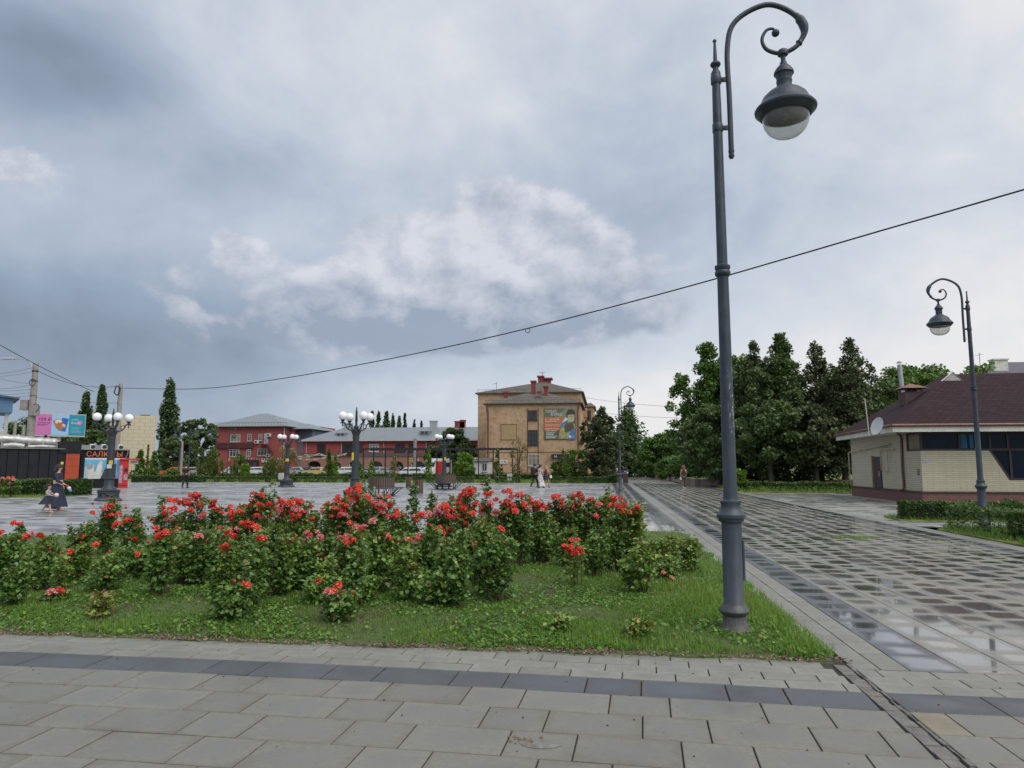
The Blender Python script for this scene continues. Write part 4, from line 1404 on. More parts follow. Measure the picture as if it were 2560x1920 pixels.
def hedge(label, x0, x1, y0, y1, h, n=None, leaf=0.07, cat='hedge', group=None, name='hedge', gappy=0.0, z0=0.0):
    loc = Vector(((x0 + x1) / 2, (y0 + y1) / 2, z0))
    r_ = thing(name, label, cat, loc, 0, group)
    a, b_ = (x1 - x0) / 2, (y1 - y0) / 2
    n = n or int(min(26000, max(500, ((a + b_) * 4 * h + 4 * a * b_) / (leaf * leaf) * 2.6)))
    u = rng.random((n, 3))
    C = np.stack([(u[:, 0] * 2 - 1) * a, (u[:, 1] * 2 - 1) * b_, u[:, 2] * h], 1)
    f = rng.integers(0, 4, n)
    dp = np.abs(rng.normal(0, 0.05, n))
    C[:, 1] = np.where(f < 2, -b_ + dp, C[:, 1])
    C[:, 2] = np.where(f == 2, h - dp, C[:, 2])
    C[:, 0] = np.where((f == 3), np.where(u[:, 0] < 0.5, -a + dp, a - dp), C[:, 0])
    wob = 0.10 * h * (vnoise(C[:, 0] + loc.x, C[:, 1] + loc.y, 2.3, 4) - 0.5) + 0.06 * h * (vnoise(C[:, 0] + loc.x, C[:, 2], 6.3, 8) - 0.5)
    C[:, 2] = C[:, 2] * (1 + wob / h * 1.6)
    C[:, 1] += wob
    if gappy:
        k = vnoise(C[:, 0] + loc.x, C[:, 0] * 0, 4.6, 3) > gappy * (1 - 0.6 * C[:, 2] / h)
        C = C[k]
    C[:, 2] = np.maximum(C[:, 2], 0.03)
    ti = np.clip(rng.random(len(C)) * 0.75 + 0.25 * C[:, 2] / h, 0, 1)
    tag(link('foliage', quads_mesh('foliage', leaf_quads(C, leaf * (0.7 + 0.7 * rng.random(len(C))), 0.38, 0.4), ti, [boxw]), r_), kind='stuff')
    q = MB()
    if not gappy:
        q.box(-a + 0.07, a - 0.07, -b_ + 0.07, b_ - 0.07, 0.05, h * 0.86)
    for k in range(max(2, int(a * 2 / 0.45))):
        x = -a + 0.1 + (2 * a - 0.2) * (k + 0.5) / max(2, int(a * 2 / 0.45))
        q.tube([(x, 0, 0), (x + 0.04, 0.02, h * 0.5), (x - 0.03, 0, h * 0.8)], [0.025, 0.018, 0.008], 5)
    q.done('branches', corem, r_)['kind'] = 'stuff'
    return r_


HG = 'clipped hedges around the plaza'
hedge('dense clipped box hedge in front of the black kiosk', -37.5, -28.9, 35.6, 37.4, 0.86, leaf=0.085, group=HG)
hx = lambda px, Y: at(px, 1165, Y).x
for a, b_, lb in ((508, 655, 'low hedge at far left end of plaza edge, left of second globe lamp'), (668, 705, 'short low hedge just left of the second globe lamp'), (735, 868, 'low hedge between second and third globe lamps'), (925, 1100, 'low hedge behind the two round benches'),
                  (1130, 1225, 'low hedge right of the farther round bench'), (1235, 1300, 'low hedge left of the walking couple'), (1375, 1455, 'low hedge right of the walking girl'), (1460, 1520, 'low hedge below the dark juniper')):
    hedge(lb, hx(a, 68), hx(b_, 68), 67.6, 68.5, 0.58, leaf=0.11, group=HG, gappy=0.30)
hedge('far low hedge row along the car park edge', hx(470, 80), hx(1160, 80), 79.5, 80.3, 0.72, leaf=0.14, group=HG)
hedge('far low hedge row before the tan building', hx(1165, 80), hx(1500, 80), 79.5, 80.3, 0.70, leaf=0.14, group=HG)
hedge('small square box bush at corner of the plaza lawn', hx(1520, 68.5), hx(1541, 68.5), 68.0, 69.2, 0.75, leaf=0.10, group=HG)
hedge('low hedge at far left behind the red vending machine', hx(330, 66), hx(500, 66), 66.0, 67.0, 0.65, leaf=0.12, group=HG)
hedge('loose low hedge across the lawn left of the house', 8.6, 17.0, 46.2, 47.2, 0.62, leaf=0.09, group=HG, gappy=0.18)
hedge('young hedge along the pinkish planter wall', 9.0, 18.0, 52.5, 53.1, 0.5, leaf=0.10, group=HG, gappy=0.42)
hedge('low box hedge along the side path before the house', 8.75, 13.2, 22.6, 23.3, 0.56, leaf=0.06, group=HG)
hedge('loose leafy hedge around the right lamp base, nearest on the right', 8.5, 9.9, 16.6, 19.6, 0.62, leaf=0.06, group=HG, gappy=0.12)
hedge('loose leafy hedge at right edge beyond the right lamp', 9.9, 12.5, 18.6, 19.6, 0.70, leaf=0.06, group=HG, gappy=0.22)
hedge('loose leafy hedge at right edge nearest the walkway corner', 8.6, 9.7, 13.6, 16.4, 0.50, leaf=0.055, group=HG, gappy=0.20)
RL = MB()
for poly in ([(8.22, 12.0), (14, 12.0), (14, 20.35), (8.9, 20.35), (8.22, 19.4)], [(8.5, 22.42), (20, 22.42), (20, 24.2), (8.7, 24.2)], [(8.0, 45.2), (30, 45.2), (30, 56.8), (8.9, 56.8), (8.0, 53)]):
    RL.prism(poly, -0.02, 0.03, 'z')
lawn2 = tag(RL.done('side_lawn', mat('lawn_green', (0.085, 0.135, 0.028), 0.9, 0.4, 1.5, c2=(0.20, 0.20, 0.06), bump=0.6, bscale=30)), kind='structure')
C = np.concatenate([np.stack([rng.uniform(8.25, 13, 22000), rng.uniform(12.1, 20.3, 22000), np.full(22000, 0.03)], 1), np.stack([rng.uniform(8.6, 14, 5000), rng.uniform(22.45, 24.1, 5000), np.full(5000, 0.03)], 1), np.stack([rng.uniform(8.2, 22, 16000), rng.uniform(45.3, 56, 16000), np.full(16000, 0.03)], 1),
                    np.stack([rng.uniform(-45, -28.5, 6000), rng.uniform(33.2, 35.6, 6000), np.full(6000, 0.0)], 1), np.stack([rng.uniform(-42, 0.5, 20000), rng.uniform(67.4, 79, 20000), np.full(20000, 0.0)], 1)])
k = (C[:, 0] > 8.22 + np.clip((C[:, 1] - 19.2), 0, 2) * 0.6) | (C[:, 1] > 22) | (C[:, 0] < 1)
C = C[k]
hh = np.where(C[:, 1] > 40, 0.16, 0.09) * (0.5 + rng.random(len(C)))
tt = np.clip(rng.random(len(C)) * 0.8 + np.where(C[:, 1] > 60, 0.25, 0.1), 0, 1)
tag(link('lawn_grass', quads_mesh('lawn_grass', blades(C, hh, np.where(C[:, 1] > 40, 0.02, 0.006), 0.8), tt, [grassm])), 'short lawn grass around the hedges and along the plaza', 'grass', kind='stuff')
sheet('kiosk_lawn', -48, -28.6, 33.0, 37.8, 0.004, MATS['lawn_green'])

# ------------------------------------------------------------------ trees
barkm = mat('bark', (0.075, 0.060, 0.048), 0.9, 0.4, 5, bump=0.8, bscale=20)
LEAF = {
    'dark': leafmat('leaves_dark', [(0, (0.050, 0.086, 0.032)), (0.5, (0.092, 0.145, 0.050)), (1.0, (0.16, 0.215, 0.075))], 0.5, 0.22),
    'juniper': leafmat('leaves_juniper', [(0, (0.050, 0.070, 0.036)), (0.5, (0.088, 0.116, 0.052)), (1.0, (0.142, 0.162, 0.076))], 0.6, 0.12),
    'mid': leafmat('leaves_mid', [(0, (0.055, 0.118, 0.030)), (0.5, (0.108, 0.205, 0.044)), (1.0, (0.195, 0.30, 0.062))], 0.45, 0.28),
    'bright': leafmat('leaves_bright', [(0, (0.085, 0.170, 0.020)), (0.5, (0.150, 0.270, 0.030)), (1.0, (0.26, 0.36, 0.05))], 0.45, 0.35),
    'willow': leafmat('leaves_willow', [(0, (0.075, 0.115, 0.030)), (0.5, (0.125, 0.180, 0.045)), (1.0, (0.22, 0.26, 0.08))], 0.5, 0.3),
    'poplar': leafmat('leaves_poplar', [(0, (0.042, 0.080, 0.036)), (0.5, (0.075, 0.132, 0.054)), (1.0, (0.130, 0.19, 0.072))], 0.45, 0.22),
    'dry': leafmat('leaves_dry', [(0, (0.16, 0.12, 0.05)), (0.6, (0.28, 0.22, 0.09)), (1.0, (0.24, 0.26, 0.06))], 0.6, 0.2),
}


def tree(label, base, h, r, shape, leaf, n, ls, name='tree', bare=0.15, group=None, lean=0.0, clumps=None):
    """shape: broad / column / cone / juniper / willow ; tapered trunk with limbs, crown of leaf faces in clumps"""
    r_ = thing(name, label, 'tree', base, 0, group)
    K = clumps or {'broad': 80, 'column': 70, 'cone': 150, 'juniper': 130, 'willow': 40, 'ragged': 420}[shape]
    u = rng.random(K)
    a = rng.uniform(0, 2 * math.pi, K)
    if shape in ('broad', 'willow'):
        zc = bare * h + (1 - bare) * h * (0.12 + 0.82 * rng.random(K))
        f = (zc / h - bare) / (1 - bare)
        prof = np.sqrt(np.clip(1 - ((f - 0.48) / 0.55) ** 2, 0.03, 1))
        cr_ = 0.14 * r + 0.13 * r * rng.random(K)
    elif shape == 'column':
        zc = bare * h + (1 - bare) * h * rng.random(K) ** 0.9
        f = (zc / h - bare) / (1 - bare)
        prof = np.clip(np.minimum(f * 5 + 0.4, 1.15 - f ** 2.2), 0.05, 1)
        cr_ = 0.30 * r + 0.15 * r * rng.random(K)
    elif shape == 'ragged':      # several leaders with short tufted branches and gaps between them
        nl_ = 7
        la = rng.uniform(0, 2 * math.pi, nl_)
        ld = np.concatenate([[0.0], rng.uniform(0.25, 0.85, nl_ - 1)])
        lh = h * np.where(ld == 0, 1.0, 0.97 - 0.24 * ld + rng.uniform(-0.07, 0.03, nl_))
        li = np.where(rng.random(K) < 0.30, 0, rng.integers(1, nl_, K))
        fz = rng.random(K) ** 0.72
        zc = bare * h + (lh[li] - bare * h) * fz
        reach = r * (0.05 + 0.52 * (1 - fz) ** 0.7) * (0.3 + 0.8 * rng.random(K))
        cr_ = r * (0.065 + 0.085 * rng.random(K)) * (1.2 - 0.3 * fz)
        f = fz
    else:
        zc = bare * h + (1 - bare) * h * rng.random(K) ** 1.1
        f = (zc / h - bare) / (1 - bare)
        prof = np.clip((1.06 - f) ** (0.85 if shape == 'cone' else 0.8), 0.05, 1) * (0.8 + 0.35 * np.sin(3 * a + 7 * f + h))
        cr_ = 0.13 * r + 0.12 * r * rng.random(K)
    if shape == 'ragged':
        cx = np.stack([r * ld[li] * np.cos(la[li]) * 0.8 + reach * np.cos(a), r * ld[li] * np.sin(la[li]) * 0.8 + reach * np.sin(a), zc], 1)
    else:
        rad = np.maximum(r * prof * np.sqrt(0.12 + 0.88 * u) - cr_ * 0.5, 0)
        cx = np.stack([rad * np.cos(a) + lean * zc, rad * np.sin(a), zc], 1)
    wgt = cr_ ** 2
    idx = rng.choice(K, n, p=wgt / wgt.sum())
    d = unit(rng.normal(size=(n, 3))) * (rng.random(n) ** 0.45)[:, None]
    sq = {'broad': (1, 1, 0.72), 'column': (0.75, 0.75, 1.7), 'cone': (1, 1, 0.8), 'juniper': (0.8, 0.8, 1.5), 'willow': (0.9, 0.9, 1.7), 'ragged': (1, 1, 0.95)}[shape]
    C = cx[idx] + d * cr_[idx][:, None] * np.array(sq)[None]
    C[:, 2] = np.maximum(C[:, 2], 0.15)
    kt = rng.random(K)
    ti = np.clip(0.55 * kt[idx] + 0.45 * rng.random(n), 0, 1)
    dirs = None
    if shape in ('willow',):
        dirs = np.tile(np.array([[0, 0, -1.6]]), (n, 1))
    if shape in ('juniper', 'column', 'cone', 'ragged'):
        dirs = np.tile(np.array([[0, 0, 1.0]]), (n, 1)) + d
    V = leaf_quads(C, ls * (0.6 + 0.8 * rng.random(n)), 0.26 if shape in ('willow', 'juniper') else 0.40, 0.35, 0.12, dirs)
    tag(link('crown', quads_mesh('crown', V, ti, [LEAF[leaf]]), r_), kind='stuff')
    q = MB()
    tr = max(0.03, h * 0.018) * (1.5 if shape == 'broad' else 1.0)
    top = h * (0.8 if shape != 'broad' else 0.6)
    q.tube([(0, 0, -0.05), (tr * 0.3, 0, h * 0.1), (lean * h * 0.4 - tr * 0.4, tr * 0.3, h * 0.4), (lean * top, 0, top)], [tr * 1.35, tr, tr * 0.75, tr * 0.2], 8)
    for i in range(min(K, 16)):
        e = cx[i]
        zb = max(bare * h * 0.7, e[2] * random.uniform(0.45, 0.75))
        q.tube([(lean * zb, 0, zb), (e[0] * 0.5 + lean * zb * 0.5, e[1] * 0.5, zb + (e[2] - zb) * 0.6), tuple(e)], [tr * 0.42, tr * 0.26, tr * 0.08], 5)
    q.done('trunk', barkm, r_, smooth=60)
    return r_


def ptree(px, Y, top, wpx, label, shape, leaf, n, ls, **k):
    b_ = at(px, 1165, Y)
    h = at(px, top, Y).z
    return tree(label, (b_.x, Y, -0.02), h, wpx * Y / F * (1.45 if shape == 'column' else 1.12), shape, leaf, n, ls, **k)


TG = 'trees behind the lawn on the right'
ptree(1778, 62, 862, 112, 'tall leafy tree at left end of right-hand grove', 'ragged', 'mid', 32000, 0.25, group=TG, bare=0.03)
ptree(1850, 64, 880, 85, 'leafy tree directly right of the near lamp post', 'broad', 'mid', 16000, 0.25, group=TG, bare=0.05, clumps=110)
ptree(1893, 58, 858, 80, 'juniper with thin top beside the tallest grove tree', 'ragged', 'juniper', 16000, 0.2, group=TG, bare=0.04)
ptree(1965, 55, 836, 112, 'tallest dark conifer in the middle of the right grove', 'ragged', 'dark', 34000, 0.2, group=TG, bare=0.04)
ptree(2052, 56, 858, 92, 'airy dark conifer with open top, second right of tallest', 'ragged', 'juniper', 17000, 0.19, group=TG, bare=0.05)
ptree(2140, 54, 852, 92, 'airy dark conifer above the house roof edge', 'ragged', 'juniper', 16000, 0.19, group=TG, bare=0.05)
ptree(2110, 60, 930, 95, 'broad dark tree low behind the house corner', 'broad', 'dark', 12000, 0.26, group=TG, bare=0.03)
ptree(1800, 57, 1010, 90, 'low dense dark tree behind the near lamp post', 'broad', 'dark', 11000, 0.24, group=TG, bare=0.03)
ptree(1925, 53, 1000, 85, 'low spreading dark tree at front of right grove', 'broad', 'dark', 9000, 0.22, group=TG, bare=0.2)
ptree(2040, 53, 1010, 85, 'low spreading dark tree left of the house wall', 'broad', 'juniper', 9000, 0.22, group=TG, bare=0.22)
ptree(2300, 62, 900, 95, 'leafy green tree rising behind the house chimney', 'broad', 'mid', 17000, 0.25, group=TG, bare=0.03, clumps=120)
ptree(2215, 60, 935, 85, 'dark leafy tree between airy conifer and house chimney', 'broad', 'dark', 13000, 0.24, group=TG, bare=0.03, clumps=110)
ptree(2450, 66, 902, 72, 'pale green tree above the ridge at right', 'broad', 'bright', 7000, 0.27, group=TG, bare=0.05)
AG = 'trees along the avenue'
ptree(1505, 72, 1022, 58, 'big dark juniper right of the tan building', 'ragged', 'juniper', 22000, 0.24, group=AG, bare=0.0)
ptree(1572, 105, 1035, 44, 'grey green poplar behind the plaza corner lamp', 'column', 'poplar', 9000, 0.36, group=AG, bare=0.02)
ptree(1535, 98, 1075, 45, 'dark tree between juniper and poplar', 'broad', 'dark', 6000, 0.34, group=AG, bare=0.03)
ptree(1655, 88, 1080, 52, 'round green tree left of the planter corner', 'broad', 'mid', 8000, 0.32, group=AG, bare=0.03)
ptree(1712, 84, 1040, 40, 'slender dark conifer behind red haired woman', 'ragged', 'juniper', 8000, 0.28, group=AG, bare=0.02)
ptree(1605, 120, 1110, 42, 'distant green tree at end of the avenue', 'broad', 'mid', 5000, 0.40, group=AG, bare=0.02)
ptree(1765, 74, 1120, 42, 'bright small tree behind the planter wall', 'broad', 'mid', 6000, 0.22, group=AG, bare=0.05)
ptree(1690, 78, 1140, 45, 'leafy shrub tree above the planter wall', 'broad', 'mid', 6000, 0.24, group=AG, bare=0.03)
ptree(1630, 96, 1140, 45, 'low shrub tree along the far planter wall', 'broad', 'dark', 5000, 0.28, group=AG, bare=0.03)
ptree(1560, 165, 1118, 40, 'far dark tree closing the avenue', 'broad', 'dark', 4000, 0.5, group=AG, bare=0.02)
ptree(1705, 120, 1075, 60, 'tall dark tree far behind the planter', 'broad', 'dark', 6000, 0.42, group=AG, bare=0.02)
LGp = 'trees behind the kiosk and car park'
ptree(205, 130, 978, 19, 'slim dark poplar left of its neighbour above the kiosk', 'column', 'poplar', 7000, 0.46, group=LGp, bare=0.03)
ptree(243, 128, 972, 19, 'slim dark poplar right of its neighbour above the kiosk', 'column', 'poplar', 7000, 0.46, group=LGp, bare=0.03)
ptree(415, 120, 962, 25, 'tall dark poplar right of the cream panel building', 'column', 'poplar', 10000, 0.44, group=LGp, bare=0.02)
ptree(490, 118, 1045, 50, 'dark bushy tree left of the red building', 'broad', 'dark', 8000, 0.42, group=LGp, bare=0.03)
ptree(445, 110, 1085, 45, 'dark lower tree below the tall poplar', 'broad', 'dark', 7000, 0.40, group=LGp, bare=0.03)
ptree(60, 118, 1045, 70, 'dark tree belt left behind the concrete pole', 'broad', 'dark', 7000, 0.42, group=LGp, bare=0.03)
ptree(150, 125, 1080, 60, 'dark tree under the billboard', 'broad', 'dark', 6000, 0.42, group=LGp, bare=0.03)
ptree(225, 112, 1075, 55, 'dark tree behind the ice cream kiosk', 'broad', 'dark', 6000, 0.40, group=LGp, bare=0.03)
ptree(350, 80, 1128, 24, 'small green tree right of the red vending machine', 'cone', 'mid', 4500, 0.22, group=LGp, bare=0.05)
ptree(385, 84, 1130, 22, 'second small green tree before the cream building', 'cone', 'mid', 4000, 0.22, group=LGp, bare=0.05)
ptree(368, 82, 1112, 9, 'thin pointed sapling between two small green trees', 'cone', 'dry', 1200, 0.18, group=LGp, bare=0.05)
ptree(1130, 118, 1068, 44, 'large dark tree behind fourth globe lamp, hiding the long roof end', 'broad', 'dark', 10000, 0.36, group=LGp, bare=0.03)
ptree(1165, 112, 1105, 36, 'dark tree touching the tan building wall', 'broad', 'dark', 7000, 0.34, group=LGp, bare=0.03)
ptree(1090, 114, 1110, 30, 'dark bushy tree left behind fourth globe lamp', 'broad', 'dark', 5000, 0.34, group=LGp, bare=0.03)
for i, (px, tp) in enumerate(((928, 1032), (944, 1031), (964, 1032), (980, 1038), (1010, 1036), (996, 1045), (1034, 1052), (1052, 1055))):
    ptree(px, 190, tp, (8, 10, 11, 7, 6, 8, 6, 6)[i], 'distant poplar above long metal roof, %s of eight from left' % ORD(i + 1), 'column', 'poplar', 1800, 0.5, name='distant_poplar', group='distant poplars behind the long roof', bare=0.3)
SG = 'young trees and shrubs along the plaza edge'
for px, Y, tp, w_, lb, sh, lf, n in (
        (527, 74, 1128, 36, 'round willow shrub at left end of the plaza edge', 'willow', 'willow', 5200), (600, 74, 1138, 24, 'willow shrub before the two black doors', 'willow', 'willow', 3600),
        (615, 72, 1158, 13, 'small bright green maple before black doors', 'broad', 'bright', 900), (712, 71, 1120, 34, 'half dry spreading shrub behind second globe lamp', 'willow', 'dry', 2600),
        (680, 76, 1148, 26, 'green willow shrub left of the half dry shrub', 'willow', 'willow', 3000), (822, 74, 1122, 16, 'slim green larch sapling before the arches', 'cone', 'willow', 1800),
        (838, 74, 1138, 9, 'yellow green sapling right of the slim larch', 'column', 'bright', 600), (900, 72, 1158, 8, 'narrow bright sapling right of third globe lamp', 'column', 'bright', 700),
        (929, 73, 1155, 9, 'narrow bright sapling at left pergola end', 'column', 'bright', 500), (986, 73, 1142, 11, 'thin yellowing sapling inside the pergola', 'column', 'dry', 500),
        (1072, 73, 1125, 8, 'narrow bright sapling before the white van', 'column', 'bright', 800), (1160, 73, 1130, 26, 'bright green maple right of fourth globe lamp', 'broad', 'bright', 2600),
        (1175, 72, 1160, 14, 'small bushy shrub below the bright maple', 'broad', 'mid', 900), (1243, 73, 1125, 8, 'narrow pale sapling before the tan wall', 'column', 'willow', 600),
        (1298, 71, 1095, 24, 'bare dry tree before the tan building', 'willow', 'dry', 900), (1438, 74, 1120, 30, 'bright green spreading maple before dark shop sign', 'broad', 'bright', 3200),
        (1392, 75, 1150, 16, 'green shrub below the shop sign', 'broad', 'mid', 1500), (1408, 75, 1128, 8, 'thin climbing shrub beside shop door', 'column', 'mid', 500),
        (430, 70, 1170, 20, 'low shrub behind man in black', 'broad', 'mid', 1200), (1850, 47, 1170, 16, 'light green weed shrub in the hedge right of lamp post', 'broad', 'bright', 900)):
    ptree(px, Y, tp, w_, lb, sh, lf, n, 0.17 if n < 4000 else 0.19, name='young_tree', group=SG, bare=0.14 if lf != 'dry' else 0.1)
tree('leafy rose shrub with pink blooms before the box hedge', (-30.6, 33.6, 0), 0.95, 0.6, 'broad', 'mid', 1500, 0.09, name='shrub', bare=0.05)
sh_ = [o_ for o_ in col.objects if o_.name.startswith('shrub')][-1]
sh_['category'] = 'shrub'
for k in range(10):
    o_ = link('bloom', random.choice(BLOOM['p' if k % 3 else 'r']), sh_, (random.uniform(-0.5, 0.5), -0.3 + random.uniform(-0.2, 0.2), random.uniform(0.7, 1.05)))
    o_.scale = (1.6,) * 3
    o_.rotation_euler = (0.6, 0, k)

# ------------------------------------------------------------------ buildings
def block(parent, m, x0, x1, y0, y1, z0, z1, name='wall'):
    return MB().box(x0, x1, y0, y1, z0, z1).done(name, m, parent, world=True)


def hip(parent, m, x0, x1, y0, y1, z, apex, rx=0.0, ov=0.4, name='roof', th=0.12):
    """hip roof: apex (x, y, z) widened to a ridge of half length rx"""
    x0, x1, y0, y1 = x0 - ov, x1 + ov, y0 - ov, y1 + ov
    ax, ay, azz = apex
    v = [(x0, y0, z), (x1, y0, z), (x1, y1, z), (x0, y1, z), (x0, y0, z + th), (x1, y0, z + th), (x1, y1, z + th), (x0, y1, z + th), (ax - rx, ay, azz), (ax + rx, ay, azz)]
    f = [(3, 2, 1, 0), (0, 1, 5, 4), (1, 2, 6, 5), (2, 3, 7, 6), (3, 0, 4, 7), (4, 5, 9, 8), (6, 7, 8, 9), (5, 6, 9), (7, 4, 8)]
    return MB().add(v, f).done(name, m, parent, world=True)


def window(parent, x0, x1, z0, z1, y, fm, gmat, nv=1, nh=0, fw=0.07, d=0.07, sill=True):
    q = MB()
    q.box(x0, x1, y - d, y + 0.02, z1 - fw, z1).box(x0, x1, y - d, y + 0.02, z0, z0 + fw).box(x0, x0 + fw, y - d, y + 0.02, z0 + fw, z1 - fw).box(x1 - fw, x1, y - d, y + 0.02, z0 + fw, z1 - fw)
    for i in range(nv):
        x = x0 + (x1 - x0) * (i + 1) / (nv + 1)
        q.box(x - fw * 0.4, x + fw * 0.4, y - d * 0.9, y + 0.01, z0 + fw, z1 - fw)
    for i in range(nh):
        z = z0 + (z1 - z0) * (0.68 if nh == 1 else (i + 1) / (nh + 1))
        q.box(x0 + fw, x1 - fw, y - d * 0.8, y + 0.005, z - fw * 0.35, z + fw * 0.35)
    if sill:
        q.box(x0 - 0.06, x1 + 0.06, y - d - 0.08, y, z0 - 0.06, z0 - 0.004)
    w_ = q.done('window', fm, parent, world=True)
    MB().box(x0 + fw * 0.5, x1 - fw * 0.5, y - d * 0.45, y + 0.015, z0 + fw * 0.5, z1 - fw * 0.5).done('pane', gmat, w_, world=True)
    return w_


winglass = glassmat('window_glass', (0.035, 0.04, 0.045))
curtain = glassmat('curtained_glass', (0.22, 0.20, 0.15), 0.2)
blueglass = glassmat('blue_film_glass', (0.006, 0.014, 0.030), 0.10)
blueglass.node_tree.nodes['Principled BSDF'].inputs['IOR'].default_value = 1.22
whitepvc = mat('white_pvc', (0.48, 0.48, 0.47), 0.4, 0.08)
brownframe = mat('brown_frame', (0.035, 0.024, 0.020), 0.45, 0.2)
downm = mat('downpipe_metal', (0.40, 0.40, 0.39), 0.45, 0.15, metal=0.2)

# --- yellow brick house on the right
hb = brickmat('yellow_brick', (0.56, 0.515, 0.385), (0.51, 0.465, 0.345), (0.30, 0.27, 0.20), 0.52, 0.08, 0.009, 0.8, 0.25, 0.4)
rb = brickmat('plinth_brick', (0.205, 0.070, 0.055), (0.155, 0.055, 0.045), (0.15, 0.11, 0.095), 0.26, 0.082, 0.012, 0.7, 0.3, 0.4)
shm, b, p, o = newmat('roof_shingle')
ge = b.node('ShaderNodeNewGeometry')
s_ = b.sep(ge.outputs['Position'])
nz = b.sep(ge.outputs['Normal'])
side = b.math('GREATER_THAN', b.math('ABSOLUTE', nz[0]), b.math('ABSOLUTE', nz[1]))
n = b.node('ShaderNodeTexBrick')
b.put(n.inputs['Vector'], b.xyz(b.fmix(side, s_[0], s_[1]), b.math('MULTIPLY', s_[2], 1.0), 0.0))
n.inputs['Color1'].default_value = (0.030, 0.0125, 0.0165, 1)
n.inputs['Color2'].default_value = (0.052, 0.022, 0.026, 1)
n.inputs['Mortar'].default_value = (0.014, 0.007, 0.009, 1)
n.inputs['Scale'].default_value = 1.0
n.inputs['Brick Width'].default_value = 0.30
n.inputs['Row Height'].default_value = 0.085
n.inputs['Mortar Size'].default_value = 0.014
w_ = b.noise(ge.outputs['Position'], 0.8, 5)
b.put(p.inputs['Base Color'], b.mix(b.smooth(w_, 0.35, 0.7, 0, 0.45), n.outputs[0], (0.030, 0.018, 0.022)))
p.inputs['Roughness'].default_value = 0.75
p.inputs['Specular IOR Level'].default_value = 0.15
bn = b.node('ShaderNodeBump')
bn.inputs['Strength'].default_value = 0.8
bn.inputs['Distance'].default_value = 0.03
b.put(bn.inputs['Height'], b.math('MULTIPLY', n.outputs['Fac'], -1.0))
b.l.new(bn.outputs[0], p.inputs['Normal'])
fasc = mat('white_fascia', (0.62, 0.60, 0.54), 0.55, 0.18, 2, c2=(0.68, 0.66, 0.6))
gutterm = mat('brown_gutter', (0.16, 0.075, 0.05), 0.4, 0.3, 3)
HX0, HX1, HY0, HY1 = 13.34, 34.0, 32.57, 41.3
house = thing('brick_house', 'single storey yellow brick house with brown shingle hip roof', 'house', (HX0, HY0, 0))
block(house, rb, HX0 - 0.05, HX1, HY0 - 0.05, HY1 + 0.05, -0.05, 0.47, 'plinth')
block(house, mat('plinth_cap', (0.06, 0.045, 0.04), 0.5), HX0 - 0.10, HX1, HY0 - 0.10, HY1 + 0.1, 0.472, 0.53, 'plinth_cap')
# walls with the window band cut out of the front
q = MB()
q.box(HX0, HX1, HY0, HY0 + 0.3, 0.53, 1.0)
q.prism([(HX0, 1.0), (HX0 + 3.42, 1.0), (HX0 + 2.72, 2.25), (HX0, 2.25)], HY0, HY0 + 0.3)
q.box(HX0, HX1, HY0, HY0 + 0.3, 3.06, 3.3)
q.box(HX0, HX0 + 0.3, HY0 + 0.302, HY1, 0.53, 2.25)
q.box(HX0, HX0 + 0.3, HY0 + 1.45, HY1, 2.252, 3.3)
q.box(HX0, HX0 + 0.3, HY0 + 0.302, HY0 + 1.448, 3.06, 3.3)
q.box(HX0 + 0.31, HX1, HY1 - 0.3, HY1, 0.53, 3.3)
q.done('wall', hb, house, world=True)
wb = MB()
wb.box(HX0 + 0.02, HX1, HY0 + 0.03, HY0 + 0.12, 2.252, 2.33).box(HX0 + 0.02, HX1, HY0 + 0.03, HY0 + 0.12, 2.98, 3.058)
for x in (HX0 + 0.02, HX0 + 1.55, HX0 + 2.75, HX0 + 3.45, HX0 + 4.9, HX0 + 6.4, HX0 + 8):
    wb.box(x, x + 0.08, HY0 + 0.03, HY0 + 0.12, 2.332, 2.978)
wb.box(HX0 + 0.03, HX0 + 0.12, HY0 + 0.122, HY0 + 1.446, 2.252, 2.33).box(HX0 + 0.03, HX0 + 0.12, HY0 + 0.122, HY0 + 1.446, 2.98, 3.058).box(HX0 + 0.03, HX0 + 0.12, HY0 + 1.36, HY0 + 1.446, 2.332, 2.978)
wb.prism([(HX0 + 2.72, 2.25), (HX0 + 2.82, 2.25), (HX0 + 3.53, 1.0), (HX0 + 3.42, 1.0)], HY0 + 0.01, HY0 + 0.12)
wb.box(HX0 + 3.45, HX1, HY0 + 0.02, HY0 + 0.12, 1.002, 1.10)
for x in (HX0 + 3.50, HX0 + 4.9, HX0 + 6.4):
    wb.box(x, x + 0.09, HY0 + 0.025, HY0 + 0.12, 1.102, 2.25)
wf = wb.done('window_frame', brownframe, house, world=True)
for x0, x1, z0, z1 in ((0.10, 1.55, 2.33, 2.98), (1.63, 2.75, 2.33, 2.98), (2.83, 3.45, 2.33, 2.98), (3.53, 4.9, 2.33, 2.98), (4.98, 6.4, 2.33, 2.98), (6.48, 8.0, 2.33, 2.98), (3.59, 4.9, 1.1, 2.25), (4.99, 6.4, 1.1, 2.25), (6.49, 9, 1.1, 2.25)):
    MB().box(HX0 + x0, HX0 + x1, HY0 + 0.07, HY0 + 0.085, z0, z1).done('pane', blueglass, wf, world=True)
MB().prism([(HX0 + 2.82, 2.25), (HX0 + 3.5, 2.25), (HX0 + 3.5, 1.05)], HY0 + 0.07, HY0 + 0.085).done('pane', blueglass, wf, world=True)
MB().box(HX0 + 0.07, HX0 + 0.085, HY0 + 0.12, HY0 + 1.36, 2.33, 2.98).done('pane', curtain, wf, world=True)
bluecurt = mat('blue_curtain', (0.03, 0.12, 0.26), 0.8, 0.3, 4)
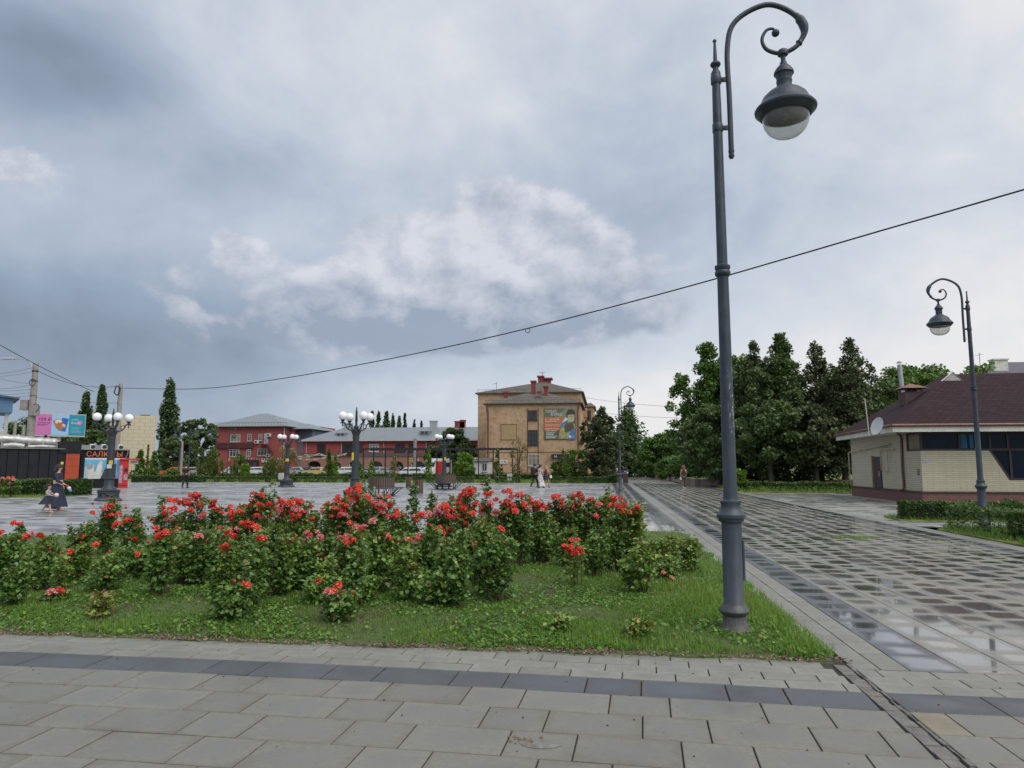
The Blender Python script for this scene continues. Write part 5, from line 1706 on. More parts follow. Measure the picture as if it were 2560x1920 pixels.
whitecurt = mat('grey_curtain', (0.36, 0.38, 0.38), 0.8, 0.2, 4)
q = MB()
for x0, x1 in ((1.66, 1.9), (2.0, 2.15), (5.0, 5.35)):
    q.box(HX0 + x0, HX0 + x1, HY0 + 0.055, HY0 + 0.068, 1.12 if x0 > 4 else 2.35, 2.24 if x0 > 4 else 2.96)
q.done('curtain', bluecurt, house, world=True)
q = MB()
q.box(HX0 + 5.45, HX0 + 5.62, HY0 + 0.055, HY0 + 0.068, 1.12, 2.24).box(HX0 + 5.4, HX0 + 5.55, HY0 + 0.055, HY0 + 0.068, 2.35, 2.96)
q.done('curtain', whitecurt, house, world=True)
# roof, fascia, gutter
RX = 16.7
q = MB()
ov = 1.25
ex0, ey0, ey1 = HX0 - 1.40, HY0 - 0.85, HY1 + 1.1
exb = HX0 - 0.45      # the eave runs closer to the wall at the back
RZ, RYY = 6.10, 37.4
v = [(ex0, ey0, 3.34), (HX1, ey0, 3.34), (HX1, ey1, 3.34), (exb, ey1, 3.34), (RX, RYY, RZ), (HX1, RYY, RZ + 0.1)]
q.add(v, [(0, 1, 5, 4), (3, 0, 4), (2, 3, 4, 5)])
v2 = [(a, b_, c - 0.07) for a, b_, c in v]
q.add(v2, [(4, 5, 1, 0), (4, 0, 3), (5, 4, 3, 2)])
q.done('roof', shm, house, world=True)
q = MB()
q.box(ex0 + 0.03, HX1, ey0 + 0.02, ey0 + 0.08, 3.02, 3.27).prism([(ex0 + 0.03, ey0 + 0.082), (ex0 + 0.09, ey0 + 0.082), (exb + 0.09, ey1), (exb + 0.03, ey1)], 3.02, 3.27, 'z').prism([(ex0 + 0.092, ey0 + 0.082), (HX0 - 0.002, ey0 + 0.082), (HX0 - 0.002, ey1), (exb + 0.092, ey1)], 3.06, 3.10, 'z').box(HX0, HX1, ey0 + 0.082, HY0 - 0.002, 3.06, 3.10)
q.done('fascia', fasc, house, world=True)
q = MB()
q.tube([(exb - 0.03, ey1, 3.30), (ex0 - 0.03, ey0 - 0.03, 3.29)], 0.065, 8).tube([(ex0 - 0.03, ey0 - 0.03, 3.29), (HX1, ey0 - 0.03, 3.31)], 0.065, 8)
q.done('gutter', gutterm, house, smooth=60, world=True)
q = MB().tube(catmull([(ex0 + 0.1, ey0 + 0.1, 3.22), (HX0 - 0.35, HY0 + 1.3, 3.0), (HX0 - 0.08, HY0 + 1.75, 2.85), (HX0 - 0.08, HY0 + 1.8, 1.5), (HX0 - 0.08, HY0 + 1.8, 0.62), (HX0 - 0.30, HY0 + 1.75, 0.50)], 6), 0.055, 8)
q.done('downpipe', gutterm, house, smooth=60, world=True)
q = MB()
q.tube([(HX0 - 0.12, HY1 - 0.1, 2.35), (HX0 - 0.12, HY0 + 3.0, 2.62)], 0.03, 6).tube([(HX0 - 0.12, HY1 + 0.05, 2.35), (HX0 - 0.12, HY1 + 0.05, 0.7), (HX0 + 0.2, HY1 + 0.05, 0.68)], 0.035, 6)
q.tube([(HX0 - 0.1, HY0 + 3.4, 2.55), (HX0 - 0.1, HY0 + 3.4, 1.35), (HX0 - 0.1, HY0 + 4.1, 1.35)], 0.022, 6).tube([(HX0 - 0.1, HY0 + 2.6, 2.38), (HX0 - 0.1, HY0 + 4.4, 2.42)], 0.035, 6)
q.tube([(HX0 - 0.08, HY0 + 4.35, 2.6), (HX0 - 0.08, HY0 + 4.3, 1.4)], 0.022, 6)
q.done('gas_pipe', mat('cream_pipe', (0.42, 0.38, 0.26), 0.5, 0.2), house, smooth=60, world=True)
dr = MB().box(HX0 - 0.05, HX0 + 0.05, HY0 + 4.45, HY0 + 5.35, 0.5, 2.05).done('door', mat('brown_door', (0.06, 0.04, 0.032), 0.5), house, world=True)
MB().box(HX0 - 0.10, HX0 - 0.05, HY0 + 4.55, HY0 + 4.62, 1.1, 1.35).done('handle', downm, dr, world=True)
MB().box(HX0 - 0.12, HX0 - 0.052, HY0 + 5.36, HY0 + 5.48, 0.5, 2.1).done('door_frame', mat('tan_frame', (0.25, 0.19, 0.12), 0.6), house, world=True)
q = MB()
for k in range(4):
    q.box(HX0 - 0.02, HX0 - 0.003, HY0 + 0.2, HY0 + 0.45, 1.22 + k * 0.07, 1.25 + k * 0.07)
q.done('vent', blackm, house, world=True)
MB().box(HX0 + 0.06, HX0 + 0.34, HY0 - 0.012, HY0 - 0.002, 1.78, 1.88).done('house_number', mat('number_plate', (0.35, 0.4, 0.5), 0.4, 0.3, 20), house, world=True)
# chimney, metal flue, glazed gable
ch_m = mat('chimney_brown', (0.085, 0.045, 0.045), 0.6, 0.25)
c0 = at(2278, 1010, 36.0)
chx, chz = c0.x, c0.z
q = MB().box(chx - 0.40, chx + 0.42, 35.6, 36.4, chz - 0.7, chz + 0.55)
for sx_ in (-0.36, 0.34):
    q.box(chx + sx_, chx + sx_ + 0.05, 35.65, 35.7, chz + 0.55, chz + 0.72).box(chx + sx_, chx + sx_ + 0.05, 36.3, 36.35, chz + 0.55, chz + 0.72)
cho = q.done('chimney', ch_m, house, world=True)
MB().add([(chx - 0.58, 35.4, chz + 0.72), (chx + 0.6, 35.4, chz + 0.72), (chx + 0.6, 36.6, chz + 0.72), (chx - 0.58, 36.6, chz + 0.72), (chx, 36.0, chz + 0.98)], [(3, 2, 1, 0), (0, 1, 4), (1, 2, 4), (2, 3, 4), (3, 0, 4)]).done('chimney_cap', mat('rusty_cap', (0.20, 0.10, 0.07), 0.6, 0.4, 6), cho, world=True)
f0 = at(2262, 1022, 37.2)
MB().tube([(f0.x, 37.2, f0.z - 0.3), (f0.x - 0.12, 37.2, f0.z + 2.1), (f0.x - 0.13, 37.2, f0.z + 2.2)], [0.11, 0.11, 0.10], 12).lathe([(0.16, 0), (0.02, 0.1)], 10, (f0.x - 0.13, 37.2, f0.z + 2.28)).done('flue', mat('zinc', (0.36, 0.37, 0.38), 0.35, 0.2, metal=0.6), house, smooth=50, world=True)
q = MB()
a0 = at(2361, 942, RYY - 0.3)
q.add([(RX - 1.05, RYY - 0.9, RZ - 0.85), (RX + 0.45, RYY - 0.9, RZ - 0.55), (RX - 0.02, RYY - 0.75, RZ + 0.02), (RX - 0.3, RYY + 0.9, RZ - 0.6)], [(0, 1, 2), (0, 2, 3), (1, 3, 2)])
q.done('gable_glazing', mat('gable_glass', (0.30, 0.31, 0.29), 0.3, 0.2), house, world=True)
MB().tube([(RX - 1.1, RYY - 0.92, RZ - 0.86), (RX, RYY - 0.78, RZ + 0.03), (RX + 0.48, RYY - 0.92, RZ - 0.55), (RX - 1.1, RYY - 0.92, RZ - 0.86)], 0.035, 6).done('gable_trim', fasc, house, world=True)
d0 = at(2195, 1065, HY0 - 0.4)
dish = thing('satellite_dish', 'white oval satellite dish at corner of the house eave', 'satellite dish', d0)
q = MB()
pr = [(0.38 * i / 6, 0.05 * (i / 6) ** 2) for i in range(7)]
q.lathe([(max(0.003, r0), z) for r0, z in pr] + [(0.385, 0.055), (0.375, 0.045)], 24, cap=False)
Mx = Matrix.Rotation(R(-72), 4, 'Z') @ Matrix.Rotation(R(74), 4, 'X')
q.done('reflector', mat('dish_white', (0.55, 0.56, 0.57), 0.4, 0.08), dish, smooth=40, xf=Mx)
MB().tube([(0.0, 0.02, -0.1), (0.1, 0.3, -0.25), (0.25, 0.55, -0.3)], 0.02, 6).done('bracket', darkm, dish)
mast = thing('antenna_mast', 'thin pale antenna mast on the house eave', 'antenna', at(2172, 1075, HY0 + 0.3))
MB().tube([(0, 0, -0.25), (-0.05, 0, 0.7), (-0.09, 0, 1.35), (-0.16, 0, 1.36)], 0.022, 6).done('pole', mat('pale_pole', (0.5, 0.47, 0.4), 0.5), mast)

# --- roof beyond the house
ro = at(2490, 935, 80)
rbk = thing('far_house', 'grey roofed house with white chimney beyond the ridge at right', 'house', (ro.x, 80, 0))
block(rbk, mat('far_wall', (0.42, 0.40, 0.36), 0.8), ro.x - 1, ro.x + 18, 80, 90, 0, ro.z - 0.6)
hip(rbk, mat('grey_roof', (0.095, 0.09, 0.105), 0.6), ro.x - 1, ro.x + 18, 80, 90, ro.z - 0.6, (ro.x + 8.5, 85, ro.z + 1.9), 6)
MB().box(ro.x + 0.9, ro.x + 2.3, 82, 83, ro.z - 0.3, ro.z + 1.75).box(ro.x + 0.8, ro.x + 2.4, 81.9, 83.1, ro.z + 1.76, ro.z + 1.9).done('chimney', fasc, rbk, world=True)
MB().tube([(ro.x - 0.5, 82, ro.z - 0.2), (ro.x - 0.5, 82, ro.z + 2.6)], 0.03, 5).tube([(ro.x - 0.9, 82, ro.z + 2.3), (ro.x - 0.1, 82, ro.z + 2.4)], 0.02, 5).done('antenna', darkm, rbk, world=True)

# --- granite planter walls on the right
gran = mat('pink_granite', (0.33, 0.235, 0.195), 0.55, 0.25, 3, c2=(0.36, 0.27, 0.235), bump=0.2, bscale=60)
pw = thing('planter_wall', 'low pinkish granite planter wall along avenue and lawn', 'planter wall', (7.2, 60.5, 0))
segs = [((7.2 - 0.9 * k / 12, 60.5 + 2.7 * k), (7.2 - 0.9 * (k + 1) / 12, 60.5 + 2.7 * (k + 1) - 0.03)) for k in range(16)]
for (xa, ya), (xb, yb) in segs:
    MB().add([(xa, ya, 0), (xb, yb, 0), (xb + 0.4, yb, 0), (xa + 0.4, ya, 0), (xa, ya, 0.52), (xb, yb, 0.52), (xb + 0.4, yb, 0.52), (xa + 0.4, ya, 0.52)], [(3, 2, 1, 0), (4, 5, 6, 7), (0, 1, 5, 4), (1, 2, 6, 5), (2, 3, 7, 6), (3, 0, 4, 7)]).done('stone', gran, pw, world=True)
for k in range(7):
    xa = 7.65 + 2.0 * k
    ya = 60.45 - 0.4 * k
    MB().add([(xa, ya, 0), (xa + 1.97, ya - 0.39, 0), (xa + 1.97, ya, 0), (xa, ya + 0.4, 0), (xa, ya, 0.52), (xa + 1.97, ya - 0.39, 0.52), (xa + 1.97, ya, 0.52), (xa, ya + 0.4, 0.52)], [(3, 2, 1, 0), (4, 5, 6, 7), (0, 1, 5, 4), (1, 2, 6, 5), (2, 3, 7, 6), (3, 0, 4, 7)]).done('stone', gran, pw, world=True)
tag(MB().prism([(7.6, 60.7), (22, 57.8), (40, 110), (6.8, 105)], 0.30, 0.44, 'z').done('planter_lawn', MATS['lawn_green']), kind='structure')

# --- tan building with the poster
tanm, b, p, o = newmat('tan_brick')
ge = b.node('ShaderNodeNewGeometry')
pos = ge.outputs['Position']
n1, n2, n3 = b.noise(pos, 0.22, 5, 0.6), b.noise(pos, 1.6, 6, 0.7), b.noise(b.vmath('MULTIPLY', pos, (3, 3, 8)), 1.0, 5, 0.7)
c_ = b.mix(b.smooth(n1, 0.3, 0.7), (0.43, 0.285, 0.165), (0.52, 0.365, 0.225))
c_ = b.mix(b.smooth(n2, 0.42, 0.65, 0, 0.7), c_, (0.31, 0.175, 0.095))
c_ = b.mix(b.math('MULTIPLY', b.smooth(n3, 0.58, 0.66), b.smooth(n1, 0.42, 0.55)), c_, (0.70, 0.58, 0.40))
b.put(p.inputs['Base Color'], c_)
p.inputs['Roughness'].default_value = 0.85
slate = brickmat('old_slate', (0.115, 0.100, 0.082), (0.165, 0.145, 0.118), (0.06, 0.052, 0.045), 0.9, 0.22, 0.03, 0.85, 0.5, 0.6)
redp = mat('red_chimney_paint', (0.21, 0.045, 0.045), 0.7, 0.3, 2)
pipem = mat('rust_pipe', (0.17, 0.065, 0.05), 0.6, 0.3)
TY = 95.0
tx0, tx1, tz = at(1214, 1165, TY).x, at(1452, 1165, TY).x, at(1330, 1010, TY).z
tan = thing('tan_building', 'three storey tan brick building with a large poster on its end wall', 'building', (tx0, TY, 0))
block(tan, tanm, tx0, tx1, TY, TY + 11.8, -0.1, tz)
ap = at(1344, 977, TY + 6)
hip(tan, slate, tx0, tx1, TY, TY + 12, tz, (ap.x, TY + 6, ap.z), 0.3, 0.35)
BY = 107.0
bx0, bx1, bz = at(1194, 1165, BY).x, at(1455, 1165, BY).x, at(1320, 983, BY).z
block(tan, tanm, bx0, bx1, BY, BY + 60, -0.1, bz, 'rear_wall')
ap = at(1357, 955, BY + 8)
hip(tan, slate, bx0, bx1, BY, BY + 60, bz, (ap.x, BY + 8, ap.z), 0.3, 0.4, name='rear_roof')
wx0, wx1, wz = at(1468, 1165, 125).x, at(1487, 1165, 125).x, at(1478, 1018, 125).z
block(tan, tanm, bx1 - 0.5, wx1, 125, 135, -0.1, wz, 'side_wing')
hip(tan, slate, bx1, wx1, 125, 135, wz, ((bx1 + wx1) / 2, 130, wz + 1.2), 0.2, 0.3, name='side_roof')
for za, zb in ((1026, 1050), (1060, 1083), (1090, 1110)):
    window(tan, at(1469, 1165, 125).x, at(1479, 1165, 125).x, at(1474, zb, 125).z, at(1474, za, 125).z, 124.99, brownframe, winglass, 1, 2)
# long side wall windows and balconies seen edge on
for k in range(7):
    for zf in (0.28, 0.52, 0.76):
        MB().box(bx1 - 0.02, bx1 + (0.55 if k % 2 else 0.08), BY + 3 + k * 7, BY + 5.2 + k * 7, bz * zf, bz * zf + 1.5).done('balcony' if k % 2 else 'side_window', (tanm if k % 2 else winglass), tan, world=True)
for px, dpth, ytop, ybot, w_ in ((1334, TY + 4.5, 952, 984, 0.62), (1365, TY + 3.5, 965, 994, 0.55), (1349, TY + 5, 978, 990, 0.45), (1265, BY - 2, 979, 996, 0.55), (1352, BY + 8, 940, 956, 0.85), (1365, BY + 9, 946, 956, 1.6)):
    a0, a1 = at(px, ybot, dpth), at(px, ytop, dpth)
    MB().box(a0.x - w_ / 2, a0.x + w_ / 2, dpth - w_ / 2, dpth + w_ / 2, a0.z - 1.0, a1.z - 0.25).box(a0.x - w_ * 0.68, a0.x + w_ * 0.68, dpth - w_ * 0.68, dpth + w_ * 0.68, a1.z - 0.248, a1.z).done('chimney', redp, tan, world=True)
# roof dormers
for px, dpth, py in ((1345, TY + 2.3, 998), (1364, BY + 3.5, 972)):
    c0 = at(px, py, dpth)
    q = MB().prism([(c0.x - 1.0, c0.z - 0.55), (c0.x + 1.0, c0.z - 0.55), (c0.x + 0.55, c0.z + 0.25), (c0.x, c0.z + 0.42), (c0.x - 0.55, c0.z + 0.25)], dpth - 0.3, dpth + 2.2)
    dd = q.done('dormer', slate, tan, world=True)
    MB().box(c0.x - 0.5, c0.x - 0.05, dpth - 0.34, dpth - 0.305, c0.z - 0.45, c0.z + 0.15).box(c0.x + 0.05, c0.x + 0.5, dpth - 0.34, dpth - 0.305, c0.z - 0.45, c0.z + 0.15).done('dormer_window', winglass, dd, world=True)
X = lambda px: at(px, 1165, TY).x
Z = lambda py, px=1330: at(px, py, TY).z
window(tan, X(1321), X(1343), Z(1051), Z(1026), TY - 0.01, brownframe, winglass, 2, 1)
window(tan, X(1321), X(1344), Z(1113), Z(1075), TY - 0.01, brownframe, winglass, 2, 1)
window(tan, X(1320), X(1350), Z(1165), Z(1136), TY - 0.01, whitepvc, curtain, 2, 1)
q = MB()
for px in (1319, 1346):
    q.box(X(px) - 0.06, X(px) + 0.06, TY - 0.05, TY - 0.002, Z(1180), tz - 0.6)
q.done('pilaster_edge', mat('dark_joint', (0.13, 0.08, 0.05), 0.8), tan, world=True)
q = MB()
for xa, xb, za, zb in ((1252, 1292, 1060, 1060.9), (1252, 1292, 1099, 1099.9), (1252, 1252.8, 1060.9, 1099), (1291.2, 1292, 1060.9, 1099)):
    q.box(X(xa), X(xb), TY - 0.06, TY - 0.002, Z(zb, 1272), Z(za, 1272))
MB().box(X(1252.9), X(1291.1), TY - 0.03, TY - 0.004, Z(1098.9, 1272), Z(1061, 1272)).done('bricked_infill', brickmat('infill_brick', (0.44, 0.29, 0.135), (0.34, 0.205, 0.10), (0.46, 0.36, 0.22), 0.5, 0.16, 0.03, 0.85, 0.3, 0.3), tan, world=True)
q.done('bricked_frame', mat('dark_joint2', (0.14, 0.075, 0.045), 0.8), tan, world=True)
q = MB()
q.box(X(1215), X(1452), TY - 0.05, TY - 0.003, Z(1131), Z(1129.4)).box(X(1215), X(1452), TY - 0.05, TY - 0.003, Z(1183), Z(1181))
q.done('string_course', mat('course_brown', (0.22, 0.12, 0.075), 0.8), tan, world=True)
MB().tube([(X(1214) + 0.1, TY - 0.35, tz - 0.1), (X(1220), TY - 0.12, tz - 1.0), (X(1221), TY - 0.12, 0.3)], 0.09, 6).done('downpipe', pipem, tan, smooth=60, world=True)
MB().tube([(X(1450), TY - 0.35, tz - 0.1), (X(1446), TY - 0.12, tz - 1.0), (X(1448), TY - 0.12, 0.3)], 0.09, 6).done('downpipe', pipem, tan, smooth=60, world=True)
for k, (xa, ya_, xb_, yb_) in enumerate(((1213, 1014, 1450, 1010),)):
    q = MB()
    for i in range(14):
        x = tx0 + (tx1 - tx0) * i / 13
        q.tube([(x, TY - 0.15, tz + 0.1), (x, TY - 0.15, tz + 0.55)], 0.02, 4)
    q.tube([(tx0, TY - 0.15, tz + 0.55), (tx1, TY - 0.15, tz + 0.55)], 0.02, 4)
    q.done('roof_railing', darkm, tan, world=True)
q = MB()
for i in range(14):
    x = bx0 + (bx1 - bx0) * i / 13
    q.tube([(x, BY - 0.15, bz + 0.1), (x, BY - 0.15, bz + 0.6)], 0.02, 4)
q.tube([(bx0, BY - 0.15, bz + 0.6), (bx1, BY - 0.15, bz + 0.6)], 0.02, 4)
a0 = at(1241, 975, BY + 1)
q.tube([(a0.x, BY + 1, bz), (a0.x, BY + 1, a0.z + 1.2)], 0.03, 4).tube([(a0.x - 0.6, BY + 1, a0.z + 0.9), (a0.x + 0.2, BY + 1, a0.z + 1.1)], 0.02, 4)
a0 = at(1356, 935, BY + 8)
q.tube([(a0.x, BY + 8, a0.z - 1.2), (a0.x, BY + 8, a0.z + 0.3)], 0.04, 4).tube([(a0.x - 0.5, BY + 8, a0.z + 0.2), (a0.x + 0.4, BY + 8, a0.z + 0.25)], 0.03, 4)
q.done('roof_antenna', darkm, tan, world=True)
# shop sign and entrance
cream = mat('sign_letters', (0.72, 0.71, 0.66), 0.5, 0.05)
sg = MB().box(X(1379), X(1436), TY - 0.5, TY - 0.05, Z(1145), Z(1135.5)).done('shop_sign', blackm, tan, world=True)
text('66', 0.42, cream, sg, 'lettering', (X(1386), TY - 0.51, Z(1143.5)))
text('О', 0.28, cream, sg, 'lettering', (X(1404.5), TY - 0.51, Z(1142.5)))
text('О', 0.28, cream, sg, 'lettering', (X(1423), TY - 0.51, Z(1142.5)))
MB().box(X(1398), X(1430), TY - 0.03, TY - 0.003, 0.4, Z(1149)).done('shop_door', winglass, tan, world=True)
MB().box(X(1398), X(1399.5), TY - 0.06, TY - 0.031, 0.4, Z(1149)).box(X(1413), X(1414.5), TY - 0.06, TY - 0.031, 0.4, Z(1149)).box(X(1428.5), X(1430), TY - 0.06, TY - 0.031, 0.4, Z(1149)).done('door_frame', brownframe, tan, world=True)
for k in range(3):
    MB().box(X(1395), X(1440), TY - 1.6 + 0.3 * k, TY - 0.1, 0.14 * k, 0.14 * (k + 1) - 0.003).done('step', concrete, tan, world=True)
MB().tube([(X(1410), TY - 1.5, 0.2), (X(1410), TY - 1.5, 1.0), (X(1424), TY - 1.5, 1.0), (X(1424), TY - 1.5, 0.2)], 0.03, 6).done('handrail', whitepvc, tan, world=True)
a0 = MB().box(X(1248), X(1269), TY - 0.12, TY - 0.02, Z(1159), Z(1151)).done('wall_plate', cream, tan, world=True)
strokes(X(1249.5), X(1267.5), Z(1157.6), 0.26, TY - 0.122, blackm, a0, 5)

# poster
po = thing('wall_poster', 'large square recruitment poster with soldier on tan end wall', 'poster', (X(1361), TY - 0.12, Z(1099, 1400)))
px0, px1, pz0, pz1 = X(1361), X(1440), Z(1099, 1400), Z(1021, 1400)
U = lambda u: px0 + (px1 - px0) * u
Vv = lambda v: pz0 + (pz1 - pz0) * v
cls = dict(green=(0.135, 0.145, 0.085), green2=(0.21, 0.23, 0.15), orange=(0.50, 0.17, 0.075), dgreen=(0.095, 0.10, 0.062), blue=(0.075, 0.19, 0.42), white=(0.6, 0.62, 0.66), camo=(0.33, 0.32, 0.155), camod=(0.085, 0.085, 0.05), skin=(0.42, 0.40, 0.25), helm=(0.05, 0.052, 0.04), red=(0.55, 0.05, 0.05))
PM = {k: mat('poster_' + k, c, 0.55, 0.10 if k != 'camo' else 0.45, 1.5 if k != 'camo' else 2.6, bump=0) for k, c in cls.items()}
MB().box(px0, px1, TY - 0.10, TY - 0.01, pz0, pz1).done('board', PM['dgreen'], po, world=True)


def flat(poly, key, lift, name, par=po):
    y = TY - 0.10 - 0.004 * lift
    return MB().prism([(U(u), Vv(v)) for u, v in poly], y - 0.003, y).done(name, PM[key], par, world=True)


flat([(0.0, 0.72), (0.75, 0.72), (0.75, 1.0), (0.0, 1.0)], 'green', 1, 'printed_band')
flat([(0.35, 0.72), (0.75, 0.72), (1, 0.9), (1, 1), (0.7, 1)], 'green2', 2, 'printed_band')
flat([(0.01, 0.29), (0.49, 0.29), (0.66, 0.72), (0.01, 0.72)], 'orange', 3, 'printed_band')
flat([(0.50, 0.42), (0.68, 0.72), (0.82, 0.64), (0.72, 0.42)], 'white', 4, 'flag_stripe')
flat([(0.50, 0.40), (0.56, 0.53), (0.82, 0.66), (0.80, 0.40)], 'blue', 5, 'flag_stripe')
flat([(0.46, 0.02), (0.47, 0.2), (0.53, 0.36), (0.66, 0.50), (0.80, 0.54), (0.98, 0.50), (0.99, 0.28), (0.80, 0.02)], 'camo', 6, 'soldier_jacket')
flat([(0.66, 0.22), (0.64, 0.44), (0.70, 0.52), (0.92, 0.52), (0.96, 0.3)], 'camod', 7, 'soldier_vest')
flat([(0.76, 0.56), (0.75, 0.78), (0.80, 0.83), (0.94, 0.83), (0.97, 0.75), (0.96, 0.60), (0.90, 0.55)], 'skin', 8, 'soldier_face')
flat([(0.72, 0.70), (0.71, 0.84), (0.76, 0.94), (0.86, 0.98), (0.95, 0.94), (0.99, 0.84), (0.98, 0.80), (0.74, 0.79), (0.75, 0.70)], 'helm', 9, 'soldier_helmet')
flat([(0.80, 0.735), (0.94, 0.74), (0.94, 0.752), (0.80, 0.75)], 'helm', 9, 'soldier_brow')
flat([(0.74, 0.0), (0.86, 0.32), (0.99, 0.32), (0.99, 0.0)], 'blue', 10, 'printed_corner')
flat([(0.11, 0.595), (0.19, 0.595), (0.19, 0.685), (0.11, 0.685)], 'red', 5, 'printed_box')
lt = lambda s, sz, u, v, sx=1.0, ly=12: text(s, sz, cream, po, 'lettering', (U(u), TY - 0.10 - 0.004 * ly, Vv(v)), ext=0.002, sx=sx)
lt('ТОЛЬКО', 0.52, 0.03, 0.86, 0.72)
lt('ВПЕРЕД!', 0.52, 0.21, 0.755, 0.72)
lt('ОТ 3 МЛН РУБЛЕЙ', 0.34, 0.03, 0.61, 0.62)
lt('117', 0.36, 0.86, 0.055, 0.8, 14)
for i, (u0, u1, v) in enumerate(((0.03, 0.4, 0.575), (0.03, 0.33, 0.455), (0.35, 0.49, 0.455), (0.03, 0.28, 0.335), (0.3, 0.46, 0.335), (0.06, 0.4, 0.27), (0.06, 0.36, 0.225), (0.06, 0.32, 0.175), (0.06, 0.3, 0.15), (0.06, 0.44, 0.105), (0.06, 0.35, 0.075), (0.06, 0.38, 0.045))):
    MB().box(U(u0), U(u1), TY - 0.152, TY - 0.148, Vv(v), Vv(v + 0.014)).done('small_print', cream, po, world=True)
MB().lathe([(0.16, -0.005), (0.16, 0.005)], 12).done('emblem', cream, po, xf=Matrix.Translation((U(0.82) - px0, -0.045, Vv(0.09) - pz0)) @ Matrix.Rotation(R(90), 4, 'X'))

# little booth at the building's left foot
bo = thing('white_booth', 'small white lean-to booth at left foot of tan building', 'booth', (X(1182), 93, 0))
X9 = lambda px: at(px, 1165, 92).x
block(bo, mat('booth_white', (0.55, 0.52, 0.50), 0.6, 0.15), X9(1184), X9(1222), 92, 94.9, 0, 2.2)
MB().prism([(91.7, 2.21), (94.95, 2.7), (94.95, 2.21)], X9(1182), X9(1224), 'x').done('roof', slate, bo, world=True)
window(bo, X9(1205), X9(1218), 0.9, 2.0, 91.99, whitepvc, winglass, 1, 0)

# --- red buildings on the left
redb = mat('red_render', (0.36, 0.095, 0.082), 0.75, 0.14, 0.5, c2=(0.25, 0.058, 0.05), bump=0.2, bscale=20)
redd = mat('dark_red_render', (0.34, 0.058, 0.056), 0.7, 0.15, 0.5, bump=0.2, bscale=20)
arcb = brickmat('arcade_brick', (0.40, 0.195, 0.14), (0.30, 0.135, 0.10), (0.28, 0.19, 0.15), 0.5, 0.16, 0.02, 0.85, 0.4, 0.4)
metr, b, p, o = newmat('seamed_metal_roof')
pos = b.node('ShaderNodeNewGeometry').outputs['Position']
s_ = b.sep(pos)
seam = b.smooth(b.math('ABSOLUTE', b.math('MULTIPLY_ADD', b.math('FRACT', b.math('MULTIPLY', s_[0], 1.0 / 0.75)), 2.0, -1.0)), 0.86, 0.98)
b.put(p.inputs['Base Color'], b.mix(b.math('MULTIPLY', seam, 0.6), b.mix(b.noise(pos, 0.5, 4), (0.19, 0.22, 0.232), (0.25, 0.28, 0.29)), (0.11, 0.135, 0.145)))
p.inputs['Roughness'].default_value = 0.45
p.inputs['Metallic'].default_value = 0.25
RY = 150.0
XR = lambda px: at(px, 1165, RY).x
ZR = lambda py, px=620: at(px, py, RY).z
red = thing('red_building', 'red rendered three storey building with grey hip roof and outside stair', 'building', (XR(533), RY, 0))
block(red, redb, XR(533), XR(707), RY, RY + 26, -0.1, ZR(1067))
ap = at(661, 1034, RY + 12)
hip(red, metr, XR(533), XR(707), RY, RY + 26, ZR(1067), (ap.x, RY + 12, ap.z), 1.0, 1.0)
XQ = lambda px: at(px, 1165, RY + 6).x
block(red, mat('pink_render', (0.36, 0.10, 0.095), 0.75), XQ(708), XQ(748), RY + 3, RY + 20, -0.1, ZR(1072), 'corner_bay')
block(red, mat('bluegrey_render', (0.13, 0.16, 0.21), 0.75), XQ(748), XQ(783), RY + 5, RY + 20, -0.1, ZR(1073), 'link_bay')
hip(red, metr, XQ(700), XQ(785), RY + 3, RY + 20, ZR(1072), (XQ(725), RY + 12, ZR(1052)), 1.5, 0.6, name='side_roof')
x_a, x_b = at(722, 1165, RY + 14).x, at(804, 1165, RY + 14).x
MB().prism([(x_a, ZR(1072)), (x_b, ZR(1075)), (x_b, ZR(1060)), (x_a, ZR(1049))], RY + 14, RY + 22).done('attic_wall', mat('attic_red', (0.27, 0.075, 0.055), 0.75), red, world=True)
q = MB()
for i in range(24):
    x = XR(533) + (XR(715) - XR(533)) * i / 23
    q.tube([(x, RY - 0.3, ZR(1064)), (x, RY - 0.3, ZR(1057))], 0.03, 4)
q.tube([(XR(533), RY - 0.3, ZR(1057)), (XR(715), RY - 0.3, ZR(1057))], 0.04, 4)
q.done('roof_railing', darkm, red, world=True)
for px in (631, 641):
    MB().cyl((XR(px), RY + 8, ZR(1046)), (XR(px), RY + 8, ZR(1035)), 0.3, n=8).done('roof_vent', downm, red, world=True)
for xa, xb, za, zb, nv, gl_ in ((573, 598, 1105, 1086, 2, curtain), (616, 626, 1103, 1085, 1, winglass), (644, 653, 1102, 1085, 1, winglass), (573, 597, 1142, 1123, 2, winglass), (615.5, 625.5, 1141, 1123, 1, winglass), (643, 667, 1140, 1122, 2, winglass)):
    window(red, XR(xa), XR(xb), ZR(za), ZR(zb), RY - 0.01, whitepvc, gl_, nv, 1, fw=0.12, d=0.12)
for xa, xb, za, zb in ((712, 719, 1096, 1086), (743, 752, 1103, 1086), (730, 750, 1134, 1121)):
    window(red, XQ(xa), XQ(xb), ZR(za), ZR(zb), RY + (4.99 if xa == 743 else 2.99), whitepvc, winglass, 1, 1, fw=0.14, d=0.12)
dr = MB().box(XR(658), XR(668), RY - 0.08, RY - 0.004, ZR(1110), ZR(1084)).done('door', whitepvc, red, world=True)
MB().box(XR(666.5), XR(667.2), RY - 0.14, RY - 0.082, ZR(1098), ZR(1096)).done('handle', darkm, dr, world=True)
q = MB()
q.box(XR(652), XR(668), RY - 1.5, RY - 0.1, ZR(1112.5), ZR(1111))
q.prism([(XR(668), ZR(1112.5)), (XR(668), ZR(1111)), (XR(688), ZR(1138)), (XR(688), ZR(1139.5))], RY - 1.5, RY - 0.4)
